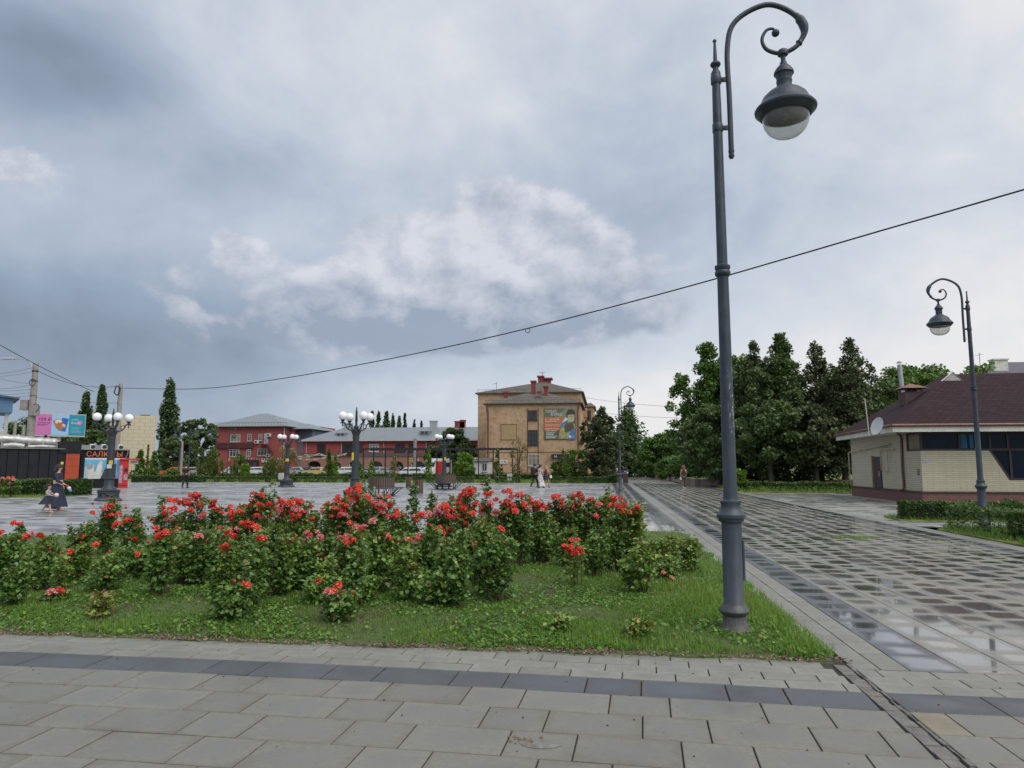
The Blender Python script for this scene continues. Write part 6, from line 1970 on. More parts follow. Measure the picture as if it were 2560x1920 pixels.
for i in range(9):
    f = i / 8
    x, z = XR(668) + (XR(688) - XR(668)) * f, ZR(1111) + (ZR(1138) - ZR(1111)) * f
    q.tube([(x, RY - 1.5, z), (x, RY - 1.5, z + 1.0)], 0.04, 4)
q.tube([(XR(668), RY - 1.5, ZR(1111) + 1.0), (XR(688), RY - 1.5, ZR(1138) + 1.0)], 0.05, 4)
q.tube([(XR(652), RY - 1.5, ZR(1111) + 1.0), (XR(668), RY - 1.5, ZR(1111) + 1.0)], 0.05, 4)
q.done('outside_stair', mat('stair_iron', (0.06, 0.022, 0.022), 0.6), red, world=True)
MB().box(XR(537), XR(632), RY - 0.35, RY - 0.02, ZR(1121), ZR(1107)).done('sign_band', mat('brown_sign', (0.085, 0.022, 0.020), 0.5, 0.4, 1.2), red, world=True)
acm = mat('aircon_white', (0.55, 0.55, 0.53), 0.5, 0.1)
for px, py in ((671, 1088), (641, 1105), (671, 1139)):
    ac = MB().rbox(XR(px - 5), XR(px + 5), RY - 0.6, RY - 0.05, ZR(py + 4), ZR(py - 4), 0.05).done('air_conditioner', acm, red, world=True)
    MB().cyl((XR(px - 0.5), RY - 0.64, ZR(py)), (XR(px - 0.5), RY - 0.605, ZR(py)), 0.24, n=14).done('fan', darkm, ac, world=True)
for xa, xb in ((610, 626), (630, 647)):
    MB().box(XR(xa), XR(xb), RY - 0.4, RY - 0.03, 0, ZR(1150)).done('entrance_portal', blackm, red, world=True)
MB().box(XR(634), XR(643), RY - 0.45, RY - 0.41, ZR(1172), ZR(1157)).done('entrance_glass', winglass, red, world=True)
wsb = MB().box(XR(655), XR(684), RY - 0.3, RY - 0.02, ZR(1156), ZR(1150)).done('shop_sign', cream, red, world=True)
strokes(XR(657), XR(682), ZR(1154.6), 0.28, RY - 0.302, blackm, wsb, 9)
MB().tube([(XR(534), RY - 0.1, ZR(1068)), (XR(534), RY - 0.1, 0)], 0.12, 6).done('downpipe', downm, red, world=True)
MB().tube([(XR(708), RY - 0.1, ZR(1068)), (XR(708), RY - 0.1, 0)], 0.12, 6).done('downpipe', downm, red, world=True)
bs = MB().cyl((XR(576), RY - 0.7, ZR(1149)), (XR(576), RY - 0.55, ZR(1149)), 0.36, n=16).done('round_sign', mat('amber_sign', (0.55, 0.30, 0.04), 0.5, 0.3, 4), red, world=True)

LY = 138.0
XL = lambda px: at(px, 1165, LY).x
ZL = lambda py, px=950: at(px, py, LY).z
lo_ = thing('long_red_building', 'long dark red building with grey metal roof over brick arches', 'building', (XL(755), LY, 0))
x0, x1 = XL(755), XL(1196)
zE, zA = ZL(1100), ZL(1141)
block(lo_, redd, x0, x1, LY, LY + 14, zA + 0.65, zE)
block(lo_, mat('arcade_cornice', (0.10, 0.09, 0.095), 0.7), x0, x1, LY - 0.6, LY + 0.5, zA + 0.02, zA + 0.64, 'cornice')
zR = at(950, 1069, LY + 7).z
MB().add([(x0 - 0.3, LY - 0.7, zE), (x1 + 0.2, LY - 0.7, zE), (x1 + 0.2, LY + 7, zR), (x0 + 6.0, LY + 7, zR), (x1 + 0.2, LY + 14.5, zE), (x0 - 0.3, LY + 14.5, zE)], [(0, 1, 2, 3), (3, 2, 4, 5), (0, 3, 5)]).done('roof', metr, lo_, world=True)
MB().box(x0, x1, LY - 0.8, LY - 0.6, zE - 0.22, zE - 0.01).done('gutter', whitepvc, lo_, world=True)
# arcade: piers and arch spandrels, dark shop fronts behind
pitch = (XL(890) - XL(788)) / 2
ax0 = XL(762)
nb = int((x1 - ax0) / pitch)
zs, hw = 1.7, pitch * 0.32
for k in range(nb):
    c = ax0 + pitch * (k + 0.5)
    MB().box(c - pitch + hw, c - hw, LY - 0.45, LY, 0, zA).done('pier', arcb, lo_, world=True)
    arc = [(c + hw * math.cos(math.pi * i / 10), zs + 0.85 * math.sin(math.pi * i / 10)) for i in range(11)]
    q = MB()
    for i in range(10):
        (xa, za), (xb, zb) = arc[i], arc[i + 1]
        q.add([(xa, LY - 0.45, za), (xb, LY - 0.45, zb), (xb, LY - 0.45, zA), (xa, LY - 0.45, zA), (xa, LY, za), (xb, LY, zb)], [(0, 1, 2, 3), (0, 4, 5, 1)])
    q.done('arch', arcb, lo_, world=True)
    MB().box(c - hw, c + hw, LY + 0.4, LY + 0.5, 0, zA).done('shop_front', winglass, lo_, world=True)
    MB().box(c - hw * 0.8, c - hw * 0.55, LY + 0.36, LY + 0.39, 1.2, 1.55).box(c + hw * 0.3, c + hw * 0.55, LY + 0.36, LY + 0.39, 1.1, 1.5).done('notice', cream, lo_, world=True)
for xa, xb, fr in ((792, 813, brownframe), (855, 880, brownframe), (894, 905, brownframe), (922, 946, whitepvc), (988, 1012, brownframe), (1021, 1033, brownframe), (1068, 1090, brownframe)):
    window(lo_, XL(xa), XL(xb), ZL(1130), ZL(1110), LY - 0.01, fr, winglass, 1 if fr is brownframe else 2, 1, fw=0.1 if fr is brownframe else 0.22, d=0.1)
for px in (765, 853, 959, 1065, 1170):
    MB().tube([(XL(px), LY - 0.7, zE - 0.1), (XL(px), LY - 0.12, zE - 0.7), (XL(px), LY - 0.12, zA + 0.6)], 0.1, 6).done('downpipe', downm, lo_, world=True)
for px, py in ((854, 1086), (1063, 1081)):
    c0 = at(px, py, LY + 2.6)
    q = MB().prism([(c0.x - 1.0, c0.z - 0.5), (c0.x + 1.0, c0.z - 0.5), (c0.x + 1.15, c0.z + 0.28), (c0.x - 1.15, c0.z + 0.28)], LY + 2.0, LY + 5.0)
    dd = q.done('dormer', metr, lo_, world=True)
    MB().box(c0.x - 0.7, c0.x - 0.1, LY + 1.95, LY + 1.99, c0.z - 0.3, c0.z + 0.15).box(c0.x + 0.1, c0.x + 0.7, LY + 1.95, LY + 1.99, c0.z - 0.3, c0.z + 0.15).done('dormer_window', winglass, dd, world=True)
for px, ya, yb, w_, m_ in ((1084, 1052, 1072, 0.7, downm), (1150, 1053, 1068, 1.0, redp), (1157, 1050, 1064, 0.5, redp), (870, 1058, 1070, 0.8, downm)):
    a0, a1 = at(px, yb, LY + 7), at(px, ya, LY + 7)
    MB().box(a0.x - w_, a0.x + w_, LY + 6.4, LY + 7.6, a0.z - 0.5, a1.z - 0.2).box(a0.x - w_ * 1.15, a0.x + w_ * 1.15, LY + 6.3, LY + 7.7, a1.z - 0.198, a1.z).done('chimney', m_, lo_, world=True)
sgn = MB().box(XL(760), XL(816), LY - 0.75, LY - 0.62, zA + 0.08, zA + 0.6).done('shop_sign', blackm, lo_, world=True)
strokes(XL(763), XL(812), zA + 0.17, 0.34, LY - 0.752, cream, sgn, 13)
sgn = MB().box(XL(846), XL(882), LY - 0.75, LY - 0.62, zA + 0.08, zA + 0.6).done('shop_sign', blackm, lo_, world=True)
text('ФОТО', 0.5, cream, sgn, 'lettering', (XL(849), LY - 0.76, zA + 0.17))
sgn = MB().box(XL(1042), XL(1066), LY - 6, LY - 5.8, ZL(1154), ZL(1147)).done('yellow_sign', mat('yellow_panel', (0.62, 0.42, 0.06), 0.5), lo_, world=True)
strokes(XL(1044), XL(1064), ZL(1152.5), 0.32, LY - 6.002, blackm, sgn, 5)
# bunting strung before the arcade
bt = thing('bunting', 'strings of white and yellow pennants before the arcade', 'bunting', (XL(700), LY - 4, 3.5))
pn = [mat('pennant_white', (0.66, 0.62, 0.55), 0.7), mat('pennant_yellow', (0.55, 0.36, 0.12), 0.7)]
for (pa, ya), (pb, yb), nn in (((612, 1143), (760, 1137), 22), ((745, 1139), (800, 1131), 16), ((745, 1144), (830, 1138), 26), ((805, 1136), (868, 1131), 22)):
    A_, B_ = at(pa, ya, LY - 4), at(pb, yb, LY - 4)
    q = MB()
    pts = [A_.lerp(B_, i / nn) - Vector((0, 0, 1.6 * (i / nn) * (1 - i / nn))) for i in range(nn + 1)]
    q.tube(pts, 0.015, 4)
    q.done('cord', blackm, bt, world=True)
    for i in range(nn):
        c = (pts[i] + pts[i + 1]) / 2
        MB().add([(c.x - 0.16, c.y, c.z), (c.x + 0.16, c.y, c.z), (c.x, c.y + 0.02, c.z - 0.36), (c.x, c.y + 0.015, c.z)], [(0, 3, 2), (3, 1, 2)]).done('pennant', pn[(i * 7 // 3) % 2], bt, world=True)

# --- cream panel building
FC = Facade(330, 135.0, 40)
CY = FC.P.y
XC = FC.X
cp_ = brickmat('cream_panels', (0.58, 0.52, 0.36), (0.55, 0.49, 0.335), (0.42, 0.37, 0.25), 1.5, 0.75, 0.05, 0.6, 0.12, 0.2)
cb = thing('panel_building', 'windowless cream building clad in square panels behind the kiosk', 'building', FC.loc, FC.a)
block(cb, cp_, XC(268), XC(385), CY, CY + 20, -0.1, FC.Z(1038, 330))
MB().box(XC(345), XC(368), CY + 0.5, CY + 4, FC.Z(1038, 330) + 0.003, FC.Z(1035.5, 330)).done('roof_hatch', darkm, cb, world=True)
block(cb, mat('link_grey', (0.3, 0.32, 0.33), 0.6), XC(252), XC(267.8), CY + 2, CY + 16, 0, FC.Z(1080, 260), 'side_block')
FB = Facade(10, 62, 46)
bb_ = thing('blue_pavilion', 'blue metal clad pavilion top cut by the left picture edge', 'building', FB.loc, FB.a)
xA, xB = FB.X(-90), FB.X(20)
z0_, z1_ = FB.Z(1031, 10), FB.Z(990, 10)
B6 = FB.P.y
block(bb_, mat('blue_cladding', (0.075, 0.17, 0.29), 0.45, 0.12, 0.6), xA, xB, B6, B6 + 6, z0_, z1_)
MB().add([(xA, B6 - 0.4, z1_ + 0.1), (xB + 0.5, B6 - 0.4, z1_ - 0.25), (xB + 0.5, B6 + 6, z1_ - 0.25), (xA, B6 + 6, z1_ + 0.1), (xA, B6 - 0.4, z1_ + 0.35), (xB + 0.5, B6 - 0.4, z1_ - 0.12), (xB + 0.5, B6 + 6, z1_ - 0.12), (xA, B6 + 6, z1_ + 0.35)], [(3, 2, 1, 0), (4, 5, 6, 7), (0, 1, 5, 4), (1, 2, 6, 5), (2, 3, 7, 6), (3, 0, 4, 7)]).done('roof', mat('blue_roof', (0.05, 0.10, 0.17), 0.4), bb_, world=True)
for x in (xA + 0.5, xB - 0.4):
    MB().box(x - 0.15, x + 0.15, B6 + 0.3, B6 + 0.6, 0, z0_ - 0.002).done('column', downm, bb_, world=True)

# ------------------------------------------------------------------ kiosks
FK = Facade(170, 46.0, 48)
KY = FK.P.y
XK = FK.X
ZK = lambda py, px=150: FK.Z(py, px)
kblack = mat('kiosk_black', (0.012, 0.014, 0.018), 0.6, 0.35, 2.0, bump=0.2, spec=0.25)
korange = mat('kiosk_orange', (0.36, 0.052, 0.016), 0.45, 0.15, 2.5, bump=0.15)
kio = thing('black_kiosk', 'black clad kiosk with an orange metal door', 'kiosk', FK.loc, FK.a)
zt = ZK(1123)
block(kio, kblack, XK(-60), XK(198), KY + 0.06, KY + 5, 0, zt - 0.02, 'core')
xs_ = [-60, -22, 16, 44, 70, 96, 122, 143, 161]
for a, b_ in zip(xs_[:-1], xs_[1:]):
    MB().rbox(XK(a) + 0.015, XK(b_) - 0.015, KY - 0.02, KY + 0.058, 0.02, zt, 0.012).done('panel', kblack, kio, world=True)
d_ = MB().rbox(XK(163), XK(198), KY - 0.03, KY + 0.055, 0.05, ZK(1133), 0.015).done('door', korange, kio, world=True)
q = MB()
for k in range(5):
    z = 0.05 + (ZK(1133) - 0.05) * (k + 0.5) / 5
    q.box(XK(164.5), XK(196.5), KY - 0.045, KY - 0.031, z - 0.16, z + 0.16)
q.done('door_panel', korange, d_, world=True)
MB().box(XK(148), XK(200), KY - 0.10, KY + 1.5, ZK(1132), ZK(1103)).done('raised_box', kblack, kio, world=True)
MB().box(XK(-60), XK(160), KY - 0.12, KY + 5.1, zt + 0.003, zt + 0.05).done('roof_edge', mat('edge_grey', (0.2, 0.2, 0.2), 0.5), kio, world=True)
MB().box(XK(151), XK(158), KY - 0.03, KY - 0.021, ZK(1161), ZK(1154.5)).done('yellow_notice', stick_y, kio, world=True)
silver = mat('silver_duct', (0.42, 0.415, 0.40), 0.42, 0.3, 3, metal=0.5, bump=0.6, bscale=7)
du = thing('ventilation_duct', 'fat silver insulated ventilation duct lying on the kiosk roof', 'duct', FK.loc, FK.a)
q = MB()
q.tube(catmull([(XK(-30), KY + 1.6, zt + 0.62), (XK(25), KY + 1.6, zt + 0.66), (XK(80), KY + 1.5, zt + 0.55), (XK(120), KY + 1.6, zt + 0.52), (XK(143), KY + 1.7, zt + 0.45), (XK(147), KY + 1.8, zt + 0.15)], 5), [0.33 + 0.025 * math.sin(i * 2.1) for i in range(26)], 12)
q.done('pipe', silver, du, smooth=70, world=True)
MB().tube(catmull([(XK(8), KY + 0.9, zt + 0.2), (XK(35), KY + 0.9, zt + 0.25), (XK(60), KY + 0.95, zt + 0.18)], 4), 0.19, 10).tube(catmull([(XK(70), KY + 0.9, zt + 0.15), (XK(110), KY + 0.9, zt + 0.2), (XK(140), KY + 1.0, zt + 0.15)], 4), 0.12, 10).done('branch_pipe', silver, du, smooth=70, world=True)
q = MB()
for px in (5, 40, 75, 110, 146):
    q.box(XK(px) - 0.04, XK(px) + 0.04, KY + 1.2, KY + 1.95, zt + 0.05, zt + 0.42)
q.done('support', downm, du, world=True)
cab = thing('roof_cabinet', 'pale metal cabinet on the kiosk roof at left picture edge', 'cabinet', FK.loc, FK.a)
MB().rbox(XK(-40), XK(12), KY + 2.2, KY + 3.6, zt + 0.05, ZK(1073, 5), 0.03).done('box', mat('cabinet_pale', (0.40, 0.40, 0.34), 0.5), cab, world=True)
MB().box(XK(15), XK(42), KY + 2.3, KY + 3.0, ZK(1093), ZK(1088)).done('ledge', mat('pale_yellow', (0.55, 0.50, 0.26), 0.6), cab, world=True)
skl = thing('black_solar_panel', 'small tilted dark panel on the kiosk roof', 'panel', FK.loc, FK.a)
MB().add([(XK(116), KY + 2, ZK(1086)), (XK(123), KY + 2, ZK(1086)), (XK(129), KY + 2.4, ZK(1096)), (XK(121), KY + 2.4, ZK(1096)), (XK(116), KY + 2.04, ZK(1086)), (XK(123), KY + 2.04, ZK(1086)), (XK(129), KY + 2.44, ZK(1096)), (XK(121), KY + 2.44, ZK(1096))], [(0, 1, 2, 3), (7, 6, 5, 4), (0, 4, 5, 1), (1, 5, 6, 2), (2, 6, 7, 3), (3, 7, 4, 0)]).done('plate', blackm, skl, world=True)
MB().box(XK(122), XK(124), KY + 2.45, KY + 2.5, zt + 0.03, ZK(1092)).done('stand', downm, skl, world=True)

FI = Facade(250, 48.5, 44)
ice = thing('ice_cream_kiosk', 'dark kiosk with orange lettering and an ice cream poster', 'kiosk', FI.loc, FI.a)
K2 = FI.P.y
X2 = FI.X
Z2 = lambda py, px=250: FI.Z(py, px)
block(ice, kblack, X2(201), X2(322), K2, K2 + 5, 0, Z2(1124))
q = MB()
for k in range(30):
    x = X2(201) + (X2(322) - X2(201)) * k / 29
    q.box(x - 0.03, x + 0.03, K2 - 0.22, K2 + 0.2, Z2(1124) + 0.003, Z2(1124) + 0.06)
q.box(X2(201), X2(322), K2 - 0.2, K2 + 5, Z2(1124) - 0.03, Z2(1124) + 0.001)
q.done('corrugated_roof', downm, ice, world=True)
q = MB()
for k in range(5):
    z = 0.3 + 0.5 * k
    q.box(X2(201), X2(212), K2 - 0.03, K2 - 0.002, z, z + 0.47)
q.done('side_panel', kblack, ice, world=True)
orl = mat('orange_letters', (0.72, 0.20, 0.075), 0.4, 0.08)
text('САЛЮТЫ', 0.52, orl, ice, 'lettering', (X2(213), K2 - 0.06, Z2(1141.5)), ext=0.03, sx=0.98)
blight, bdeep, wht = mat('poster_sky', (0.12, 0.40, 0.62), 0.4, 0.3, 1.0), mat('poster_deep', (0.03, 0.23, 0.48), 0.4), mat('poster_white', (0.66, 0.67, 0.66), 0.4, 0.1)
pst = MB().box(X2(211), X2(312), K2 - 0.05, K2 - 0.004, Z2(1197), Z2(1145)).done('poster', blight, ice, world=True)


def fl(par, poly, m, y, fx, fz, name, t_=0.004):
    return MB().prism([(fx(a), fz(b_)) for a, b_ in poly], y - t_, y).done(name, m, par, world=True)


creamp = mat('poster_cream', (0.56, 0.55, 0.50), 0.5, 0.12)
choc = mat('poster_choc', (0.30, 0.29, 0.28), 0.5, 0.4, 3)
fl(pst, [(211, 1145), (312, 1145), (312, 1149), (211, 1149)], wht, K2 - 0.055, X2, Z2, 'printed_band')
fl(pst, [(211, 1168), (216, 1166), (226, 1178), (250, 1182), (268, 1180), (268, 1172), (290, 1170), (290, 1197), (211, 1197)], mat('poster_haze', (0.38, 0.55, 0.66), 0.4), K2 - 0.058, X2, Z2, 'printed_cloud')
fl(pst, [(216, 1168), (222, 1160), (229, 1158), (234, 1162), (235, 1170), (236, 1197), (222, 1197)], creamp, K2 - 0.064, X2, Z2, 'printed_cone')
fl(pst, [(217, 1169), (221, 1161), (229, 1158.5), (233, 1164), (230, 1172), (222, 1174)], choc, K2 - 0.069, X2, Z2, 'printed_scoop')
fl(pst, [(236, 1190), (243, 1163), (250, 1152), (255, 1154), (256, 1170), (250, 1197), (237, 1197)], creamp, K2 - 0.064, X2, Z2, 'printed_cone')
fl(pst, [(240, 1186), (246, 1164), (251, 1157), (252, 1172), (246, 1194)], wht, K2 - 0.069, X2, Z2, 'printed_scoop')
fl(pst, [(252, 1197), (262, 1172), (270, 1160), (290, 1160), (290, 1197)], mat('poster_crumbs', (0.05, 0.045, 0.04), 0.5, 0.6, 12), K2 - 0.062, X2, Z2, 'torn_patch')
fl(pst, [(293, 1150), (311, 1150), (311, 1160), (300, 1172), (293, 1180)], bdeep, K2 - 0.064, X2, Z2, 'printed_patch')
for px in (229, 258, 300):
    ac = MB().rbox(X2(px - 6), X2(px + 6), K2 + 0.4, K2 + 0.8, Z2(1124) + 0.07, Z2(1110), 0.03).done('air_conditioner', acm, ice, world=True)
    MB().cyl((X2(px + 2), K2 + 0.36, Z2(1117)), (X2(px + 2), K2 + 0.395, Z2(1117)), 0.14, n=12).done('fan', blackm, ac, world=True)
MB().box(X2(202), X2(312), K2 + 1.5, K2 + 1.6, Z2(1124), Z2(1112)).done('roof_screen', mat('screen_grey', (0.22, 0.24, 0.26), 0.5), ice, world=True)
MB().tube(catmull([(X2(295), K2 - 0.05, Z2(1112)), (X2(310), K2 - 0.1, Z2(1117)), (X2(317), K2 - 0.15, Z2(1130)), (X2(312), K2 - 0.1, Z2(1146))], 5), 0.02, 6).done('cable', mat('pale_cable', (0.42, 0.40, 0.36), 0.5), ice, smooth=60, world=True)

# red coffee machine
FV = Facade(309, g(309, 1221).y, 36)
vm = thing('vending_machine', 'red coffee vending machine with small overhanging canopy', 'vending machine', FV.loc, FV.a)
vred = mat('vending_red', (0.50, 0.020, 0.022), 0.35, 0.08)
VY = FV.P.y
XV = FV.X
ZV = lambda py: FV.Z(py, 310)
MB().rbox(XV(297.5), XV(322), VY, VY + 0.85, 0.02, ZV(1148), 0.03).done('cabinet', vred, vm, world=True)
MB().rbox(XV(298), XV(348), VY - 0.1, VY + 0.9, ZV(1150), ZV(1146), 0.02).done('canopy', vred, vm, world=True)
MB().rbox(XV(325), XV(345), VY + 0.3, VY + 0.36, ZV(1160), ZV(1151), 0.01).done('sign', cream, vm, world=True)
text('D', 0.14, blackm, vm, 'lettering', (XV(331), VY + 0.29, ZV(1157)), ext=0.004)
strokes(XV(335), XV(343), ZV(1157), 0.08, VY + 0.296, blackm, vm, 4)
MB().cyl((XV(316), VY - 0.03, ZV(1175)), (XV(316), VY + 0.01, ZV(1175)), 0.14, n=18).done('cup_window', blackm, vm, world=True)
MB().box(XV(311), XV(320), VY - 0.02, VY - 0.002, ZV(1200), ZV(1186)).done('product_print', mat('vend_print', (0.32, 0.27, 0.28), 0.4, 0.7, 14), vm, world=True)
MB().box(XV(299), XV(307), VY - 0.02, VY - 0.002, ZV(1207), ZV(1163)).done('side_print', mat('vend_print2', (0.30, 0.26, 0.30), 0.4, 0.6, 5), vm, world=True)
MB().box(XV(300), XV(320), VY - 0.015, VY - 0.002, ZV(1214), ZV(1212)).done('slot', blackm, vm, world=True)
MB().box(XV(296), XV(335), VY - 0.4, VY + 1.0, 0.0, 0.018).done('base_plate', concrete, vm, world=True)

# billboard
FBB = Facade(143, 85.0, 40)
BBY = FBB.P.y
XB = FBB.X
ZB = lambda py: FBB.Z(py, 143)
bil = thing('billboard', 'roadside billboard in pink, blue and teal with ice cream advert', 'billboard', FBB.loc, FBB.a)
MB().box(XB(78), XB(207), BBY, BBY + 0.35, ZB(1091.5), ZB(1034)).done('frame', mat('billboard_frame', (0.42, 0.43, 0.42), 0.5), bil, world=True)
MB().cyl((XB(142), BBY + 0.6, 0), (XB(142), BBY + 0.6, ZB(1085)), 0.25, n=12).done('post', downm, bil, world=True)
face = {}
for nm, xa, xb, cc in (('pink', 79.5, 121, (0.52, 0.16, 0.40)), ('sky', 121.2, 164.8, (0.28, 0.50, 0.72)), ('teal', 165, 205.5, (0.010, 0.25, 0.36))):
    face[nm] = MB().box(XB(xa), XB(xb), BBY - 0.02, BBY - 0.002, ZB(1088), ZB(1036)).done('printed_panel', mat('bb_' + nm, cc, 0.45, 0.06), bil, world=True)
plum = mat('bb_plum', (0.10, 0.012, 0.10), 0.5)
text('109 ₽', 0.62, plum, bil, 'lettering', (XB(85.5), BBY - 0.035, ZB(1053)), ext=0.004, sx=1.0)
text('МОРОЖЕНОЕ', 0.20, plum, bil, 'lettering', (XB(84.5), BBY - 0.035, ZB(1059)), ext=0.004, sx=1.05)
for k in range(2):
    MB().box(XB(84.5), XB(112 - 8 * k), BBY - 0.035, BBY - 0.03, ZB(1062.5 + 2 * k), ZB(1061.8 + 2 * k)).done('small_print', plum, bil, world=True)
cone, cr_m, wrap = mat('bb_wafer', (0.34, 0.15, 0.07), 0.5, 0.3, 3), mat('bb_cream', (0.66, 0.56, 0.46), 0.5, 0.2, 3), mat('bb_wrap', (0.02, 0.12, 0.42), 0.4)
fl(bil, [(147, 1044), (164, 1046), (157, 1079), (142, 1076)], wrap, BBY - 0.03, XB, ZB, 'printed_wrapper')
fl(bil, [(123.5, 1052), (135, 1047), (146, 1049), (150, 1058), (158, 1062), (156, 1069), (141, 1077), (132, 1068)], cone, BBY - 0.036, XB, ZB, 'printed_wafer')
fl(bil, [(129, 1052), (133, 1049), (146, 1050), (147, 1055), (141, 1057), (138, 1054), (135, 1059), (131, 1058)], cr_m, BBY - 0.042, XB, ZB, 'printed_cream')
fl(bil, [(148, 1059), (157, 1062), (155, 1067), (149, 1065)], cr_m, BBY - 0.042, XB, ZB, 'printed_nuts')
wt = mat('bb_white', (0.70, 0.72, 0.72), 0.5)
MB().cyl((XB(192), BBY - 0.035, ZB(1056)), (XB(192), BBY - 0.025, ZB(1056)), 0.30, n=20).done('printed_spot', face['pink'].data.materials[0], bil, world=True)
text('OZON', 0.26, wt, bil, 'lettering', (XB(170.5), BBY - 0.035, ZB(1050)), ext=0.004)
text('fresh', 0.52, wt, bil, 'lettering', (XB(170.5), BBY - 0.042, ZB(1059.5)), ext=0.004)
for k in range(7):
    MB().box(XB(170), XB(198 - (k * 5) % 12), BBY - 0.035, BBY - 0.03, ZB(1067.5 + 2.2 * k), ZB(1066.5 + 2.2 * k)).done('small_print', mat('bb_tealpale', (0.16, 0.45, 0.52), 0.5), bil, world=True)
text('6+', 0.2, wt, bil, 'lettering', (XB(193), BBY - 0.035, ZB(1082)), ext=0.004)

# ------------------------------------------------------------------ poles and wires
polem = mat('pole_concrete', (0.27, 0.255, 0.225), 0.85, 0.25, 3, bump=0.5)
P1 = at(70, 1165, 52)
P2 = g(286, 1216)
p1z, p2z = at(72, 908, 52).z, at(291, 960, P2.y).z
wirem = mat('wire_black', (0.022, 0.022, 0.024), 0.6, 0.1)


def pole(label, x, y, h, r0, r1, boxes=()):
    t_ = thing('concrete_pole', label, 'utility pole', (x, y, 0), 0, 'concrete utility poles')
    MB().lathe([(r0, -0.1), (r0, 2.5), (r0 * 0.99, h * 0.55), (r1, h)], 12).done('shaft', polem, t_, smooth=40)
    return t_


pa = pole('thick concrete pole with cabinets and lamp arm left of billboard', P1.x, P1.y, p1z, 0.29, 0.19)
q = MB()
for px, py in ((72, 928), (72, 953), (72, 990)):
    z = at(px, py, P1.y).z
    q.lathe([(0.235, z - 0.05), (0.25, z - 0.03), (0.25, z + 0.03), (0.235, z + 0.05)], 12)
q.done('clamp', darkm, pa)
zc = at(60, 1012, P1.y).z
for sx_, nm in ((-0.55, 0), (0.34, 1)):
    c = MB().rbox(sx_ - 0.3, sx_ + 0.25, -0.35, 0.15, zc - 0.45 - 0.45 * nm, zc + 0.4 - 0.45 * nm, 0.02).done('cabinet', mat('cabinet_grey', (0.30, 0.28, 0.26), 0.6, 0.2), pa)
rg = MB()
for cx_, z, rr in ((0.08, at(72, 957, P1.y).z, 0.27), (0.55, at(85, 1020, P1.y).z, 0.30)):
    rg.tube([(cx_ + rr * math.cos(a), -0.3, z + rr * math.sin(a)) for a in np.linspace(0, 6.28, 20)], 0.03, 6)
rg.done('cable_coil', wirem, pa)
MB().tube(catmull([(-0.1, -0.2, p1z - 0.5), (-0.35, -0.2, p1z + 0.05), (-1.1, -0.2, p1z + 0.33), (-2.0, -0.2, p1z + 0.36)], 5), 0.045, 6).done('lamp_arm', downm, pa, smooth=60)
MB().rbox(-3.0, -1.8, -0.36, -0.06, p1z + 0.30, p1z + 0.46, 0.05).done('lamp_head', mat('lamp_head_grey', (0.42, 0.42, 0.4), 0.4), pa)
pb = pole('concrete pole with black cable coil behind the left globe lamp', P2.x, P2.y, p2z, 0.20, 0.15)
zc = p2z - 0.55
MB().tube([(-0.12 + 0.22 * math.cos(a), -0.22 + 0.05 * math.sin(a * 3), zc + 0.36 * math.sin(a)) for a in np.linspace(0, 12.5, 44)], 0.045, 6).done('cable_coil', wirem, pb, smooth=60)
for px, top, lb in ((30, 1052, 'short grey pole at far left before the dark trees'), (52, 1062, 'shorter grey pole close left of the thick pole')):
    c = at(px, 1165, 78)
    pole(lb, c.x, 78, at(px, top, 78).z, 0.22, 0.16)
c = at(453, 1165, 72)
pole('plain wooden pole behind man in black', c.x, 72, at(457, 1103, 72).z, 0.14, 0.10)
c = at(1037, 1165, 118)
pole('pale pole before the long red building', c.x, 118, at(1037, 1096, 118).z, 0.35, 0.28)


def cable(label, pts, r, name='overhead_wire'):
    o_ = MB().tube(pts, r, 6).done(name, wirem, None, smooth=60)
    return tag(o_, label, 'wire')


# main cable: plan line from the left pole to a far pole outside the frame on the right
A_ = Vector((P2.x, P2.y - 0.2, p2z - 0.35))
B_ = Vector((18.0, 12.0, 0))
mp = []
for px, py in ((300, 973), (497, 972), (700, 947), (902, 911), (1110, 869), (1319, 821), (1550, 762), (1782, 699), (1990, 639), (2198, 578), (2380, 526), (2560, 474), (2700, 434)):
    d = ray(px, py)
    ab = B_ - A_
    # intersect the ray's plan direction with the plan line
    den = d[0] * ab.y - d[1] * ab.x
    tt_ = (A_.x * ab.y - A_.y * ab.x) / den
    mp.append((d[0] * tt_, d[1] * tt_, EYE + d[2] * tt_))
mp = [tuple(A_)] + mp[1:]
mp.append(tuple(Vector(mp[-1]) + (Vector(mp[-1]) - Vector(mp[-2])) * 6))
mp.append(tuple(Vector(mp[-1]) + (Vector(mp[-2]) - Vector(mp[-3])) * 8))
cable('long black cable crossing the sky from left pole to upper right', catmull(mp, 5), 0.022)
dq = at(1321, 823, mp[5][1])
ringo = thing('cable_ring', 'small wire ring hanging on the long sky cable', 'ring', mp[5])
MB().tube([(0.09 * math.cos(a), 0, -0.08 + 0.09 * math.sin(a)) for a in np.linspace(0, 6.3, 18)], 0.014, 6).done('loop', wirem, ringo)


def wire2(label, a, b_, sag, r=0.018):
    a, b_ = Vector(a), Vector(b_)
    cable(label, [a.lerp(b_, i / 14) - Vector((0, 0, 4 * sag * (i / 14) * (1 - i / 14))) for i in range(15)], r)


